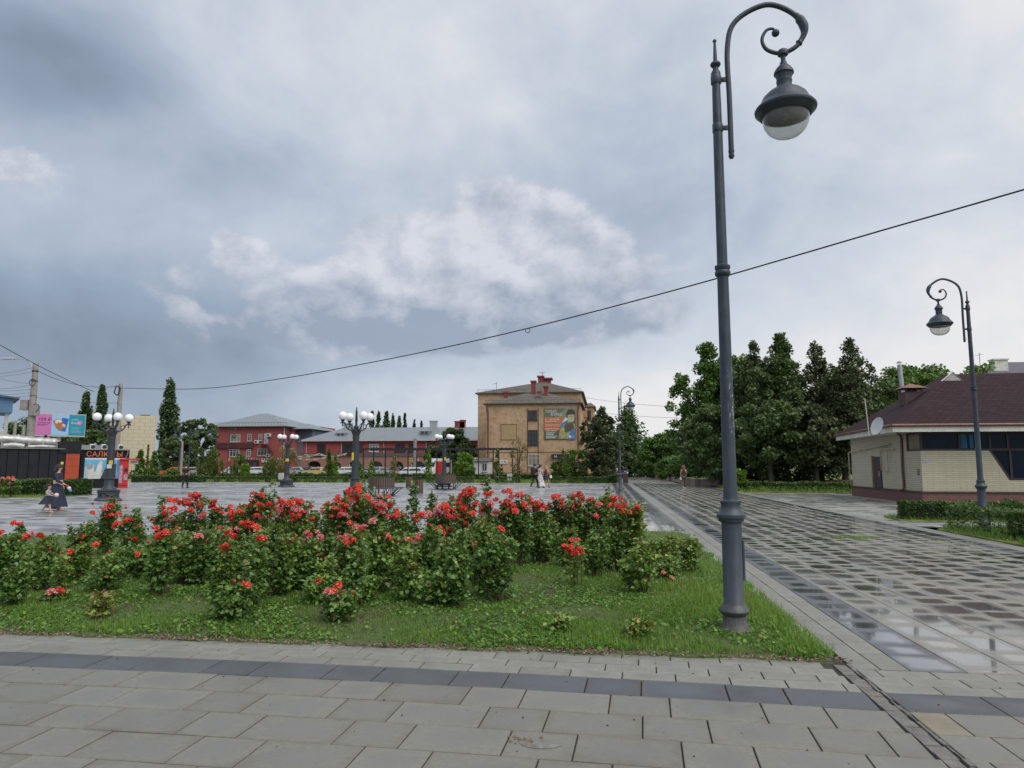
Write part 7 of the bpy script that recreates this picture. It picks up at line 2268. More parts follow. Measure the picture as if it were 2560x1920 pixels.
top1 = Vector((P1.x, P1.y, p1z - 0.55))
wire2('cable sagging from thick pole to left globe lamp pole', top1, A_ + Vector((0, 0, 0.15)), 0.55, 0.02)
e0 = at(-30, 845, 40)
wire2('dark cable descending from upper left edge to coil pole', e0, A_ + Vector((-2.2, 0, -0.25)), 0.15, 0.022)
wire2('lower cable between the poles', Vector((P1.x, P1.y, at(72, 993, P1.y).z)), A_ + Vector((0, 0, -1.2)), 0.15, 0.015)
for i, (ya, yb) in enumerate(((922, 937), (928, 942), (945, 978), (968, 970), (974, 980), (984, 984), (996, 988))):
    a = at(-40, (937, 942, 935, 973, 974, 984, 990)[i], 50)
    wire2('thin wire from left edge to thick pole, %s from top' % ORD(i + 1), a, Vector((P1.x, P1.y - 0.2, at(68, (920, 930, 961, 963, 974, 982, 990)[i], P1.y).z)), 0.12, 0.012)
for i, (ya, yb, yr) in enumerate(((990, 1010, 1003), (1023, 1030, 1040))):
    a = at(1440, ya, 118)
    b2 = at(2000, yb + 14, 60)
    wire2('thin wire above the avenue trees, %s one' % ('upper', 'lower')[i], a, b2, 0.6, 0.02)

# ------------------------------------------------------------------ pergola
PY = 78.0
XP = lambda px: at(px, 1165, PY).x
ptop = at(1100, 1121, PY).z
pg = thing('pergola', 'long black steel pergola with slatted top behind the plaza', 'pergola', (XP(905), PY, 0))
MB().box(XP(905), XP(1286), PY - 0.06, PY + 0.06, ptop - 0.15, ptop).done('beam', blackm, pg, world=True)
MB().box(XP(905), XP(1286), PY + 3.0, PY + 3.12, ptop - 0.15, ptop).done('beam', blackm, pg, world=True)
for k in range(38):
    x = XP(906) + (XP(1285) - XP(906)) * k / 37
    MB().box(x - 0.03, x + 0.03, PY - 0.25, PY + 3.3, ptop + 0.002, ptop + 0.07).done('slat', blackm, pg, world=True)
for px in (908, 963, 1020, 1072, 1125, 1180, 1233, 1281):
    MB().box(XP(px) - 0.06, XP(px) + 0.06, PY - 0.06, PY + 0.06, 0, ptop - 0.152).done('post', blackm, pg, world=True)
    MB().box(XP(px) + 0.12, XP(px) + 0.23, PY + 3.0, PY + 3.11, 0, ptop - 0.152).done('post', blackm, pg, world=True)
MB().tube([(XP(1283), PY, ptop - 0.15), (XP(1292), PY + 0.1, ptop - 0.05)], 0.12, 8).done('spotlight', blackm, pg, world=True)
# swing / fence rails in front of the parking lot
fnc = thing('grey_railing', 'low grey pipe railing before the parked cars', 'railing', (XP(830), 90, 0))
XF = lambda px: at(px, 1165, 90).x
for px in (833, 860, 885, 905, 928, 950, 972):
    MB().tube([(XF(px), 90, 0), (XF(px), 90, 1.25)], 0.035, 6).done('post', downm, fnc, world=True)
MB().tube([(XF(833), 90, 1.25), (XF(972), 90, 1.25)], 0.03, 6).tube([(XF(833), 90, 0.65), (XF(972), 90, 0.65)], 0.025, 6).done('rail', downm, fnc, world=True)
mnd = thing('dark_mound', 'low dark covered heap behind the railing', 'heap', (XF(865), 93, 0))
MB().sphere((0, 0, 0), 1.0, 16, 8, (2.3, 1.0, 0.85)).done('cover', mat('dark_cover', (0.05, 0.05, 0.055), 0.8, 0.3, 2, bump=0.5), mnd, smooth=60)
red_box = thing('red_stand', 'tall red advertising stand left of fourth globe lamp', 'stand', (at(1097, 1165, 96).x, 96, 0))
MB().rbox(-0.42, 0.42, -0.15, 0.15, 0.3, 2.25, 0.04).box(-0.3, 0.3, -0.1, 0.1, 0, 0.298).done('panel', vred, red_box)
sgb = thing('small_notice_board', 'small white notice on a post at the planter edge', 'notice board', g(1660, 1196))
MB().cyl((0, 0, 0), (0, 0, 1.5), 0.04, n=8).done('post', darkm, sgb)
MB().box(-0.30, 0.30, -0.05, -0.02, 0.95, 1.6).done('board', cream, sgb)
cpo = thing('camera_post', 'dark post with white security cameras above planter lawn', 'camera post', g(1752, 1203))
MB().cyl((0, 0, 0), (0, 0, 5.3), 0.07, 0.05, 10).done('post', darkm, cpo, smooth=40)
for dx, z_ in ((-0.3, 3.75), (-0.12, 3.85)):
    MB().tube([(dx - 0.25, -0.15, z_ - 0.08), (dx, -0.1, z_), (dx + 0.1, -0.1, z_)], [0.07, 0.08, 0.05], 8).done('camera', cream, cpo, smooth=50)
MB().rbox(0.02, 0.32, -0.2, -0.06, 2.9, 3.4, 0.02).done('junction_box', cream, cpo)
cml = thing('lamp_camera', 'white security camera clamped on plaza corner lamp', 'camera', g(1551, 1233) + Vector((-0.02, -0.12, 4.15)))
MB().tube([(-0.2, -0.05, -0.06), (0, 0, 0), (0.12, -0.04, 0.02)], [0.055, 0.075, 0.05], 8).done('housing', cream, cml, smooth=50)
ubx = thing('utility_box', 'pale grey utility box beside second globe lamp', 'utility box', (at(705, 1165, 64).x, 64, 0))
MB().rbox(-0.25, 0.25, -0.18, 0.18, 0.35, 0.95, 0.03).box(-0.05, 0.05, -0.05, 0.05, 0, 0.348).done('box', mat('box_grey', (0.42, 0.43, 0.42), 0.5), ubx)
ubx2 = thing('grey_cabinet', 'grey cabinet on the lawn before the dry tree', 'cabinet', (at(1274, 1165, 70).x, 70, 0))
MB().rbox(-0.25, 0.25, -0.18, 0.18, 0.2, 0.85, 0.03).box(-0.2, -0.12, -0.05, 0.05, 0, 0.198).box(0.12, 0.2, -0.05, 0.05, 0, 0.198).done('box', MATS['box_grey'], ubx2)

# ------------------------------------------------------------------ cars and van
tyre = mat('tyre', (0.02, 0.02, 0.02), 0.8, 0.2)
rim = mat('rim', (0.35, 0.35, 0.36), 0.35, 0.1, metal=0.7)
cglass = glassmat('car_glass', (0.02, 0.025, 0.03), 0.05)
red_l = mat('tail_light', (0.4, 0.01, 0.01), 0.3)
hl = mat('head_light', (0.6, 0.62, 0.62), 0.2)


def paint(n, c):
    return mat('paint_' + n, c, 0.28, 0.06, 1.0, bump=0)


CARG = 'cars parked before the red buildings'


def car(label, loc, rz, pm, L=4.3, Wd=1.72, H=1.45, kind='hatch'):
    t_ = thing('parked_car', label, 'car', loc, rz, CARG)
    h = L / 2
    lowp = [(-h, 0.30), (-h, 0.72), (-h + 0.10, 0.84), (-h * 0.40, 0.93), (h * 0.35, 0.95), (h * 0.93, 0.86), (h, 0.70), (h, 0.30)]
    q = MB()
    ys_ = [(-Wd / 2, 0.0, 0.03), (-Wd / 2 + 0.10, 0.03, 0.0), (Wd / 2 - 0.10, 0.03, 0.0), (Wd / 2, 0.0, 0.03)]
    q.ring([[(x * (0.985 if i in (0, 3) else 1), y, z - dz) for x, z in lowp] for i, (y, _, dz) in enumerate(ys_)])
    roof_f, roof_b = -h * 0.22, (h * 0.80 if kind == 'hatch' else h * 0.42)
    cab = [(-h * 0.46, 0.92), (roof_f, H - 0.04), (roof_f + 0.25, H), (roof_b - 0.25, H), (roof_b, H - 0.06), (roof_b + (0.16 if kind == 'hatch' else 0.62), 0.94)]
    q.ring([[(x, y, z) for x, z in cab] for y in (-Wd / 2 + 0.06, -Wd / 2 + 0.20, Wd / 2 - 0.20, Wd / 2 - 0.06)])
    vv = q.v
    for i in range(len(vv)):      # lean the greenhouse in
        x, y, z = vv[i]
        if z > 1.0:
            vv[i] = (x, y * 0.86, z)
    q.done('body', pm, t_, smooth=35)
    g_ = MB()
    for s in (-1, 1):
        yy = s * (Wd / 2 - 0.035)
        yt = s * (Wd / 2 * 0.86 - 0.045)
        for xa, xb in ((-h * 0.40, 0.06), (0.12, roof_b - 0.02)):
            xat = max(xa, roof_f + 0.05)
            g_.quad((xa, yy, 0.98), (xb, yy, 0.98), (min(xb, roof_b - 0.15), yt, H - 0.12), (xat, yt, H - 0.12))
    g_.done('side_window', cglass, t_)
    MB().quad((-h * 0.475, -Wd / 2 + 0.16, 0.965), (-h * 0.475, Wd / 2 - 0.16, 0.965), (roof_f - 0.03, Wd / 2 * 0.8 - 0.1, H - 0.07), (roof_f - 0.03, -Wd / 2 * 0.8 + 0.1, H - 0.07)).done('windscreen', cglass, t_)
    ex = roof_b + (0.17 if kind == 'hatch' else 0.63)
    MB().quad((ex, -Wd / 2 + 0.2, 0.98), (ex, Wd / 2 - 0.2, 0.98), (roof_b + 0.045, Wd / 2 * 0.8 - 0.1, H - 0.10), (roof_b + 0.045, -Wd / 2 * 0.8 + 0.1, H - 0.10)).done('rear_window', cglass, t_)
    for x in (-h * 0.62, h * 0.60):
        for s in (-1, 1):
            w_ = MB().cyl((x, s * (Wd / 2 - 0.19), 0.31), (x, s * (Wd / 2 + 0.01), 0.31), 0.31, n=16).done('wheel', tyre, t_, smooth=40)
            MB().cyl((x, s * (Wd / 2 - 0.05), 0.31), (x, s * (Wd / 2 + 0.018), 0.31), 0.19, n=12).done('rim', rim, w_, smooth=40)
    for s in (-1, 1):
        MB().box(-h - 0.012, -h + 0.10, s * 0.62 - 0.17, s * 0.62 + 0.17, 0.60, 0.74).done('headlight', hl, t_)
        MB().box(h - 0.08, h + 0.012, s * 0.66 - 0.12, s * 0.66 + 0.12, 0.60, 0.78).done('tail_light', red_l, t_)
    MB().box(-h - 0.015, -h + 0.02, -0.8, 0.8, 0.32, 0.5).box(h - 0.02, h + 0.015, -0.8, 0.8, 0.32, 0.5).done('bumper', blackm, t_)
    return t_


def pcar(px, Y, rz, pm, label, **k):
    c = at(px, 1165, Y)
    return car(label, (c.x, Y, -0.01), R(rz), pm, **k)


pcar(790, 112, 8, paint('sand', (0.48, 0.36, 0.17)), 'sand yellow saloon car behind the hedge before the arches', kind='saloon', H=1.42)
pcar(588, 118, 185, paint('white', (0.62, 0.63, 0.63)), 'white saloon car parked beneath the two willow shrubs', kind='saloon')
pcar(638, 122, 10, paint('white', (0.62, 0.63, 0.63)), 'white car parked before the black doors')
pcar(668, 116, 100, paint('silver', (0.36, 0.38, 0.39)), 'silver hatchback nose on beside the half dry shrub')
pcar(690, 120, 80, paint('darkblue', (0.03, 0.035, 0.05)), 'dark car beside the silver hatchback')
pcar(740, 120, 15, paint('silver', (0.36, 0.38, 0.39)), 'silver car right of second globe lamp', kind='saloon')
pcar(768, 121, 95, paint('black', (0.02, 0.022, 0.025)), 'black car behind the sand yellow saloon')
pcar(815, 122, 95, paint('paleblue', (0.34, 0.40, 0.45)), 'pale blue car before the second arch')
pcar(862, 122, 10, paint('white', (0.62, 0.63, 0.63)), 'white estate car left of third globe lamp')
pcar(918, 122, 95, paint('grey', (0.16, 0.17, 0.18)), 'grey car behind the railing, left of pergola')
pcar(945, 120, 80, paint('silver', (0.36, 0.38, 0.39)), 'silver car inside the pergola view')
pcar(985, 122, 95, paint('grey', (0.16, 0.17, 0.18)), 'grey car behind yellowing sapling')
pcar(1022, 96, 12, paint('white', (0.62, 0.63, 0.63)), 'small white car left of the white van')
pcar(905, 126, 95, paint('darkblue', (0.03, 0.035, 0.05)), 'dark blue car behind the third globe lamp')
pcar(440, 108, 5, paint('orange', (0.5, 0.1, 0.03)), 'orange red car at left beyond the man in black')
pcar(475, 110, 8, paint('silver', (0.36, 0.38, 0.39)), 'silver car at left right of the orange car')
pcar(402, 110, 8, paint('grey', (0.16, 0.17, 0.18)), 'grey car at far left behind low hedge')
vn = thing('minibus', 'white high roof minibus facing the plaza behind the pergola', 'van', (at(1066, 1165, 98).x, 98, 0), R(-16))
wv = paint('white', (0.62, 0.63, 0.63))
q = MB()
prof = [(-1.0, 0.30), (-1.0, 1.9), (-0.86, 2.55), (-0.6, 2.66), (0.6, 2.66), (0.86, 2.55), (1.0, 1.9), (1.0, 0.30)]
q.ring([[(x * a, y, 0.3 + (z - 0.3) * s_) for x, z in prof] for y, a, s_ in ((0.0, 0.94, 0.38), (0.12, 0.97, 0.42), (0.75, 0.99, 0.5), (1.25, 0.97, 0.97), (1.5, 1.0, 1.0), (5.6, 1.0, 1.0), (5.75, 0.95, 0.97))])
q.done('body', wv, vn, smooth=35)
MB().quad((-0.86, 0.66, 1.42), (0.86, 0.66, 1.42), (0.80, 1.17, 2.36), (-0.80, 1.17, 2.36)).done('windscreen', cglass, vn)
for s in (-1, 1):
    MB().box(s * 1.0 - 0.012, s * 1.0 + 0.012, 1.6, 2.5, 1.45, 2.1).done('side_window', cglass, vn)
    MB().box(s * 1.0 - 0.012, s * 1.0 + 0.012, 2.7, 5.3, 1.45, 2.1).done('side_window', cglass, vn)
    MB().box(s * 0.72 - 0.16, s * 0.72 + 0.16, -0.02, 0.08, 0.85, 1.02).done('headlight', hl, vn)
    MB().rbox(s * 1.12 - 0.07, s * 1.12 + 0.07, 1.1, 1.25, 1.5, 1.85, 0.03).done('mirror', blackm, vn)
    for y in (1.0, 4.6):
        MB().cyl((s * 0.82, y, 0.36), (s * 1.01, y, 0.36), 0.36, n=16).done('wheel', tyre, vn, smooth=40)
MB().box(-0.85, 0.85, -0.05, 0.05, 0.35, 0.6).done('bumper', blackm, vn)
MB().box(-0.55, 0.55, -0.03, 0.05, 0.75, 0.85).done('grille', blackm, vn)

# ------------------------------------------------------------------ people
skinm = mat('skin', (0.50, 0.30, 0.22), 0.55, 0.1, 8, bump=0)
CL = {k: mat('cloth_' + k, c, 0.85, 0.15, 10, bump=0.2) for k, c in dict(navy=(0.020, 0.026, 0.050), black=(0.014, 0.014, 0.017), grey=(0.30, 0.31, 0.35), red=(0.16, 0.012, 0.025), brown=(0.11, 0.085, 0.058), white=(0.62, 0.62, 0.62), darkred=(0.045, 0.018, 0.02), denim=(0.055, 0.075, 0.12), khaki=(0.14, 0.12, 0.09)).items()}
HAIR = {k: mat('hair_' + k, c, 0.5, 0.3, 20) for k, c in dict(brown=(0.026, 0.012, 0.008), black=(0.012, 0.011, 0.011), red=(0.16, 0.05, 0.028), blond=(0.30, 0.2, 0.1)).items()}
dotm, b, p, o = newmat('polka_cloth')
t_ = b.node('ShaderNodeTexCoord').outputs['Object']
vo = b.node('ShaderNodeTexVoronoi')
b.l.new(t_, vo.inputs['Vector'])
vo.inputs['Scale'].default_value = 9.0
b.put(p.inputs['Base Color'], b.mix(b.smooth(vo.outputs['Distance'], 0.36, 0.30), (0.62, 0.61, 0.60), (0.02, 0.02, 0.025)))
p.inputs['Roughness'].default_value = 0.85
CL['polka'] = dotm


def person(label, loc, rz, h=1.75, top='black', top_sl=1.0, bottom=('trousers', 'black'), hair='brown', hair_len=0.0, stride=0.25, arms=((0.1, 0.05), (0.1, 0.05)), shoes='black', dress=None, fingers=False, child=False, bag=None, sitting=False):
    """faces +Y before turning; one continuous body, clothes, hair and shoes as parts"""
    t = thing('person', label, 'person', loc, rz)
    k = h / 1.75
    hs = 1.25 if child else 1.0          # bigger head on a child
    zn = 1.48 if not child else 1.36
    lz = 0.0 if not sitting else -0.45
    J = {}
    J['pel'] = (0, 0, 0.95 + lz)
    J['bel'] = (0, -0.01, 1.10 + lz)
    J['che'] = (0, 0, 1.30 + lz)
    J['nck'] = (0, 0.01, zn - 0.02 + lz)
    J['jaw'] = (0, 0.035, zn + 0.06 + lz)
    J['hed'] = (0, 0.03, zn + 0.15 * hs + lz)
    J['crn'] = (0, 0.015, zn + 0.21 * hs + lz)
    J['nos'] = (0, 0.125 * hs, zn + 0.10 * hs + lz)
    R_ = {'pel': 0.135, 'bel': 0.115, 'che': 0.14, 'nck': 0.052, 'jaw': 0.065 * hs, 'hed': 0.088 * hs, 'crn': 0.06 * hs, 'nos': 0.014}
    E_ = [('pel', 'bel'), ('bel', 'che'), ('che', 'nck'), ('nck', 'jaw'), ('jaw', 'hed'), ('hed', 'crn'), ('hed', 'nos')]
    for s, sd in ((-1, 'l'), (1, 'r')):
        st = stride * s
        if sitting:
            J['hip' + sd], J['kne' + sd], J['ank' + sd], J['toe' + sd] = (0.09 * s, 0.05, 0.48), (0.12 * s, 0.45, 0.50), (0.12 * s, 0.48, 0.08), (0.12 * s, 0.62, 0.04)
        else:
            J['hip' + sd] = (0.09 * s, 0, 0.88)
            J['kne' + sd] = (0.10 * s, st * 0.55 + 0.03 + (0.06 if st < 0 else 0), 0.50)
            up = 0.06 + (0.10 * abs(st) / 0.3 if st < 0 else 0)
            J['ank' + sd] = (0.10 * s, st * 1.15 - (0.05 if st < 0 else 0), up + 0.02)
            J['toe' + sd] = (0.11 * s, st * 1.15 + 0.13, 0.035 if st >= 0 else up - 0.02)
        a0, a1 = arms[0 if s < 0 else 1]
        J['sho' + sd] = (0.165 * s, 0, zn - 0.10 + lz)
        J['elb' + sd] = (0.225 * s, a0, 1.12 + lz + abs(a0) * 0.15)
        J['wri' + sd] = (0.22 * s, a0 + a1, 0.90 + lz + max(0, a1) * 0.55)
        J['han' + sd] = (0.215 * s, a0 + a1 * 1.25 + 0.01, 0.83 + lz + max(0, a1) * 0.62)
        R_.update({'hip' + sd: 0.09, 'kne' + sd: 0.058, 'ank' + sd: 0.040, 'toe' + sd: 0.032, 'sho' + sd: 0.062, 'elb' + sd: 0.042, 'wri' + sd: 0.029, 'han' + sd: 0.032})
        E_ += [('pel', 'hip' + sd), ('hip' + sd, 'kne' + sd), ('kne' + sd, 'ank' + sd), ('ank' + sd, 'toe' + sd), ('che', 'sho' + sd), ('sho' + sd, 'elb' + sd), ('elb' + sd, 'wri' + sd), ('wri' + sd, 'han' + sd)]
        if fingers:
            hx_, hy_, hz_ = J['han' + sd]
            dy, dz = (0.05, 0.02) if a1 > 0.1 else (0.015, -0.06)
            for i, (ox, ln) in enumerate(((-0.026, 0.9), (-0.009, 1.1), (0.009, 1.05), (0.026, 0.85))):
                J['f%d%s' % (i, sd)] = (hx_ + ox, hy_ + dy * ln + 0.02, hz_ + dz * ln)
                R_['f%d%s' % (i, sd)] = 0.009
                E_.append(('han' + sd, 'f%d%s' % (i, sd)))
            J['th' + sd] = (hx_ - 0.045 * s, hy_ + 0.045, hz_ + 0.01)
            R_['th' + sd] = 0.011
            E_.append(('han' + sd, 'th' + sd))

    def grow(name, keys, m, extra=0.0, edges=None, rads=None, sub=1):
        idx = {q_: i for i, q_ in enumerate(keys)}
        ed = [(idx[a], idx[b_]) for a, b_ in (edges or E_) if a in idx and b_ in idx]
        return skin(name, [tuple(c * k for c in J[q_]) for q_ in keys], ed, [((rads or R_)[q_] + extra) * k for q_ in keys], m, t, sub)

    grow('body', list(J.keys()), skinm, 0.0, sub=2 if fingers else 1)
    # elbow point for short sleeves
    tk = ['pel', 'bel', 'che', 'shol', 'shor']
    if top:
        J['colr'] = (0, 0.01, zn - 0.07 + lz)
        R_['colr'] = 0.075
        ek = E_ + [('che', 'colr')]
        kk = ['bel', 'che', 'colr', 'pel']
        if top_sl > 0:
            for sd in 'lr':
                a_, b_ = Vector(J['sho' + sd]), Vector(J['elb' + sd])
                J['slv' + sd] = tuple(a_.lerp(b_, min(1, top_sl * 1.6)))
                R_['slv' + sd] = 0.058 if top_sl < 0.7 else 0.048
                ek.append(('sho' + sd, 'slv' + sd))
                kk += ['sho' + sd, 'slv' + sd]
                if top_sl >= 0.9:
                    kk.append('wri' + sd)
                    ek.append(('slv' + sd, 'wri' + sd))
        kk.remove('bel')
        kk.insert(0, 'bel')
        grow('top', kk, CL[top], 0.016 if top_sl else 0.034, ek)
    kind, bc = bottom
    if kind in ('trousers', 'shorts'):
        kk = ['pel', 'hipl', 'hipr', 'knel', 'kner'] + (['ankl', 'ankr'] if kind == 'trousers' else [])
        rr = dict(R_)
        if kind == 'trousers':
            for sd in 'lr':
                rr['ank' + sd] = 0.058
                rr['kne' + sd] = 0.07
        grow('trousers' if kind == 'trousers' else 'shorts', kk, CL[bc], 0.012, None, rr)
    if kind in ('skirt', 'dress'):
        z0, z1, r0, r1 = dress
        q = MB()
        ns = 24
        rings = []
        for i in range(7):
            f = i / 6
            z = z1 + (z0 - z1) * f
            r0_ = r1 + (r0 - r1) * f
            rings.append([(k * r0_ * (1 + 0.07 * f * math.sin(5 * a) + 0.03 * f * math.sin(9 * a + 1)) * math.cos(a), k * (r0_ * 0.85 * (1 + 0.06 * f * math.sin(4 * a)) * math.sin(a) - 0.10 * f * (stride > 0.2)), k * (z + 0.02 * f * math.sin(6 * a))) for a in np.linspace(0, 2 * math.pi, ns, endpoint=False)])
        q.ring(rings)
        q.done('skirt' if kind == 'skirt' else 'dress', CL[bc], t, smooth=70)
    # hair cap, longer at the back when asked
    hz = J['hed'][2] * k
    q = MB()
    rings = []
    for i in range(9):
        f = i / 8
        th = math.pi * (0.02 + 0.60 * f)
        ring = []
        for a in np.linspace(0, 2 * math.pi, 16, endpoint=False):
            back = 0.5 - 0.5 * math.sin(a)
            r_ = (0.118 * hs * k) * math.sin(th) * (1.0 + 0.05 * math.sin(3 * a + i))
            z = hz + 0.02 * k + 0.125 * hs * k * math.cos(th)
            if f > 0.55:
                fr = (f - 0.55) / 0.45
                z -= hair_len * k * fr * (0.25 + 0.75 * back)
                if math.sin(a) > 0.35:
                    z += 0.10 * k * fr
                r_ *= 1.0 + 0.45 * fr * (hair_len > 0.1)
            ring.append((r_ * math.cos(a), 0.005 * k + r_ * math.sin(a) * 1.05 - 0.012 * k * back, z))
        rings.append(ring)
    q.ring(rings)
    q.done('hair', HAIR[hair], t, smooth=70)
    for sd in 'lr':
        a_, b_ = Vector(J['ank' + sd]) * k, Vector(J['toe' + sd]) * k
        d_ = (b_ - a_)
        d_.z = 0
        d_.normalize()
        c = a_ + Vector((0, 0, -0.035 * k))
        q = MB()
        heel, toe_ = c - d_ * 0.07 * k, b_ + d_ * 0.03 * k
        q.tube([heel, c + d_ * 0.02 * k, c.lerp(toe_, 0.6) - Vector((0, 0, 0.008 * k)), toe_], [0.036 * k, 0.048 * k, 0.042 * k, 0.026 * k], 8)
        q.done('shoe', CL[shoes] if shoes in CL else MATS[shoes], t, smooth=70)
    if bag:
        kind_, c_ = bag
        if kind_ == 'backpack':
            MB().rbox(-0.17 * k, 0.17 * k, -0.36 * k, -0.13 * k, 1.0 * k, 1.48 * k, 0.06 * k).done('backpack', CL[c_], t, smooth=50)
        else:
            w3 = J['hanr'] if kind_ == 'bag_right' else J['hanl']
            MB().rbox((w3[0] - 0.06) * k, (w3[0] + 0.10) * k, (w3[1] - 0.10) * k, (w3[1] + 0.12) * k, (w3[2] - 0.2) * k, (w3[2] + 0.02) * k, 0.03 * k).done('bag', CL[c_], t, smooth=50)
    if fingers:      # a simple face
        for s in (-1, 1):
            MB().sphere((s * 0.034 * k * hs, (0.03 + 0.078 * hs) * k, hz + 0.0 * k), 0.013 * k * hs, 8, 6).done('eye', CL['black'], t, smooth=80)
            MB().sphere((s * 0.092 * k * hs, 0.03 * k, hz - 0.01 * k), 0.026 * k * hs, 8, 6, (0.5, 0.8, 1.2)).done('ear', skinm, t, smooth=80)
        MB().sphere((0, (0.03 + 0.082 * hs) * k, hz - 0.075 * k * hs), 0.022 * k * hs, 8, 6, (1.2, 0.5, 0.45)).done('mouth', mat('lips', (0.35, 0.10, 0.09), 0.5), t, smooth=80)
    return t


pink = mat('pink_wrap', (0.62, 0.36, 0.34), 0.8, 0.1, 6)
sand = mat('sandal_pink', (0.55, 0.30, 0.24), 0.6, 0.1)
mo = person('woman in long navy dress with pink sash walking beside a small girl', g(140, 1276), R(-80), 1.66, 'navy', 0.95, ('dress', 'navy'), 'brown', 0.12, 0.14, ((0.02, 0.05), (0.10, 0.22)), 'sandal_pink', (0.14, 1.02, 0.42, 0.17), True)
MB().lathe([(0.150, 0.92), (0.155, 1.0), (0.152, 1.09)], 20).done('sash', pink, mo, smooth=60)
ty = thing('toy_bunch', 'small bunch of red and blue toys in the woman\'s hand', 'toy', g(150, 1276) + Vector((0.23, 0.0, 0.80)))
for i, (c, m_) in enumerate((((0, 0, 0.05), 'red'), ((0.07, 0, 0.0), 'white'), ((0.12, 0, -0.08), 'denim'))):
    MB().sphere(c, 0.06, 10, 7).done('toy', {'red': vred, 'white': cream, 'denim': mat('toy_blue', (0.06, 0.3, 0.62), 0.5)}[m_], ty, smooth=80)
ch = person('little girl in grey top and navy skirt stepping forward with a ball', g(117, 1282), R(-78), 1.02, 'grey', 0.35, ('skirt', 'navy'), 'brown', 0.04, 0.24, ((0.06, 0.22), (0.06, 0.24)), 'sandal_pink', (0.52, 1.0, 0.40, 0.15), True, True)
bal = thing('toy_ball', 'small pale ball held by the little girl', 'ball', g(117, 1282) + Vector((0.27, 0.06, 0.60)))
MB().sphere((0, 0, 0), 0.075, 12, 8).done('ball', mat('ball_pale', (0.6, 0.5, 0.46), 0.5), bal, smooth=80)
person('man dressed all in black walking away at left of plaza', g(462, 1220), R(8), 1.76, 'black', 0.5, ('trousers', 'black'), 'black', 0.0, 0.16, ((0.05, 0.28), (0.05, 0.05)), 'black')
person('man in black with backpack walking beside polka dot dress', g(915 / 4.608 * 0 + 1337, 1220), R(-25), 1.76, 'black', 0.6, ('trousers', 'black'), 'black', 0.0, 0.30, ((0.05, 0.08), (0.05, 0.08)), 'black', bag=('backpack', 'black'))
person('woman in long white dress with black spots', g(1351, 1219), R(-40), 1.70, 'polka', 0.4, ('dress', 'polka'), 'black', 0.02, 0.18, ((0.02, 0.06), (0.02, 0.06)), 'black', (0.10, 1.0, 0.40, 0.16))
person('girl in dark red top and short navy skirt', g(1366, 1219), R(-20), 1.62, 'red', 0.0, ('skirt', 'navy'), 'blond', 0.16, 0.26, ((0.03, 0.05), (0.05, 0.2)), 'black', (0.66, 1.0, 0.21, 0.15), bag=('bag_right', 'white'))
person('red haired woman in brown trousers walking away on wet walkway', g(1710, 1221), R(4), 1.66, 'darkred', 0.0, ('trousers', 'brown'), 'red', 0.14, 0.14, ((0.02, 0.02), (0.05, 0.12)), 'white', bag=('bag_left', 'white'))
person('distant person in dark top beside plaza corner lamp', g(1553, 1197), R(10), 1.7, 'black', 0.5, ('trousers', 'denim'), 'black', 0.1, 0.15, bag=('bag_right', 'white'))
person('distant woman in white left behind plaza corner lamp', g(1541, 1196), R(20), 1.64, 'white', 0.4, ('trousers', 'black'), 'black', 0.12, 0.15)
person('distant person carrying white bag right of plaza corner lamp', g(1564, 1196), R(-15), 1.68, 'black', 0.4, ('trousers', 'grey'), 'black', 0.1, 0.15, bag=('bag_right', 'white'))
person('far person in white at left end of hedge', g(494, 1201), R(30), 1.7, 'white', 0.5, ('trousers', 'grey'), 'black', 0.0, 0.12)
person('far person in black at left end of hedge', g(503, 1201), R(-30), 1.72, 'black', 0.5, ('trousers', 'black'), 'black', 0.0, 0.12)
person('dark dressed person standing under right end of pergola', (at(1254, 1165, 82).x, 82, 0), R(60), 1.72, 'black', 0.6, ('trousers', 'black'), 'black', 0.0, 0.1)
sit = person('person in white top sitting among the right-hand trees', (at(1866, 1165, 58).x, 58.6, 0.0), R(150), 1.7, 'white', 0.5, ('trousers', 'black'), 'black', 0.0, 0.0, sitting=True)
pb_ = thing('park_bench', 'dark park bench under the right-hand trees', 'bench', (at(1872, 1165, 58).x, 58.6, 0), R(150))
MB().box(-0.9, 0.9, -0.25, 0.18, 0.38, 0.42).done('seat', woodm, pb_)
MB().box(-0.9, 0.9, -0.30, -0.26, 0.55, 0.85).done('backrest', woodm, pb_)
for s in (-0.75, 0.75):
    MB().box(s - 0.03, s + 0.03, -0.3, 0.15, 0, 0.378).done('leg', blackm, pb_)

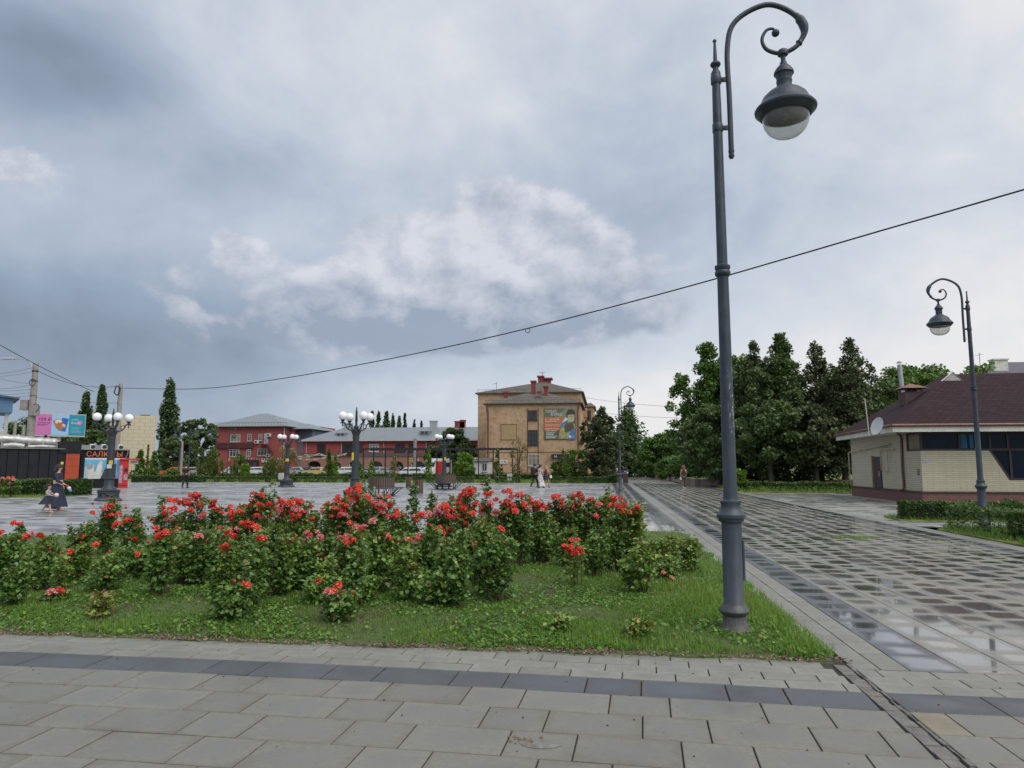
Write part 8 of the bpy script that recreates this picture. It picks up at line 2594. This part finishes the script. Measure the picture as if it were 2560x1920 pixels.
# ------------------------------------------------------------------ small things on the pavement
bs_ = g(1352, 1855)
brk = thing('broken_patch', 'broken crescent of cement standing on a foreground slab', 'debris', (bs_.x, bs_.y, 0.001))
q = MB()
arc = np.linspace(math.pi * 1.05, math.pi * 1.9, 14)
for i in range(13):
    a, b_ = arc[i], arc[i + 1]
    hgt = 0.012 * math.sin(math.pi * (i + 0.5) / 13)
    q.add([(0.13 * math.cos(a), 0.10 * math.sin(a), 0), (0.13 * math.cos(b_), 0.10 * math.sin(b_), 0), (0.11 * math.cos(b_), 0.085 * math.sin(b_), hgt + 0.003), (0.11 * math.cos(a), 0.085 * math.sin(a), hgt + 0.003), (0.06 * math.cos(b_), 0.05 * math.sin(b_) - 0.01, 0.001), (0.06 * math.cos(a), 0.05 * math.sin(a) - 0.01, 0.001)], [(0, 1, 2, 3), (3, 2, 4, 5)])
q.done('rim_shard', mat('shard', (0.20, 0.195, 0.175), 0.8, 0.3, 20, bump=0.5), brk)
q = MB()
for k in range(26):
    x, y = random.gauss(-0.10, 0.05), random.gauss(0.02, 0.025)
    s = random.uniform(0.004, 0.014)
    q.add([(x - s, y - s * 0.7, 0), (x + s, y - s * 0.6, 0), (x + s * 0.7, y + s, 0), (x - s * 0.8, y + s * 0.6, 0), (x, y, s * 0.9)], [(0, 1, 4), (1, 2, 4), (2, 3, 4), (3, 0, 4)])
q.done('crumbs', mat('crumb_brown', (0.17, 0.125, 0.085), 0.9, 0.4, 30), brk)['kind'] = 'stuff'
# a weed tuft growing from a walkway joint
wt_ = g(2135, 1345)
C = np.stack([wt_.x + rng.normal(0, 0.28, 260), wt_.y + rng.normal(0, 0.10, 260), np.full(260, 0.0)], 1)
tf = tag(link('weed_tuft', quads_mesh('weed_tuft', blades(C - np.array([[wt_.x, wt_.y, 0]]), rng.uniform(0.02, 0.07, 260), np.full(260, 0.007), 0.9), rng.uniform(0.4, 1, 260), [grassm]), None, (wt_.x, wt_.y, 0)), 'thin tuft of weeds growing between wet walkway slabs', 'weeds', kind='stuff')
# stickers on the lamps
for px, py, m_, w_, h_, par in ((277, 1156, stick_y, 0.20, 0.18, 0), (273, 1166, stick_w, 0.24, 0.18, 0), (718, 1150, stick_y, 0.28, 0.22, 1), (882, 1141, stick_y, 0.10, 0.35, 2), (1113, 1147, stick_y, 0.14, 0.26, 3)):
    gp = g(*GP[par][0])
    c = at(px, py, gp.y - 0.19)
    so = [o_ for o_ in col.objects if o_.get('label') == GP[par][2]][0]
    l_ = Matrix.Rotation(-so.rotation_euler.z, 4, 'Z') @ (c - so.location)
    st_ = MB().box(-w_ / 2, w_ / 2, -0.006, 0.006, -h_ / 2, h_ / 2).done('sticker', m_, so, loc=l_)
    st_.rotation_euler = (0, 0, -so.rotation_euler.z)
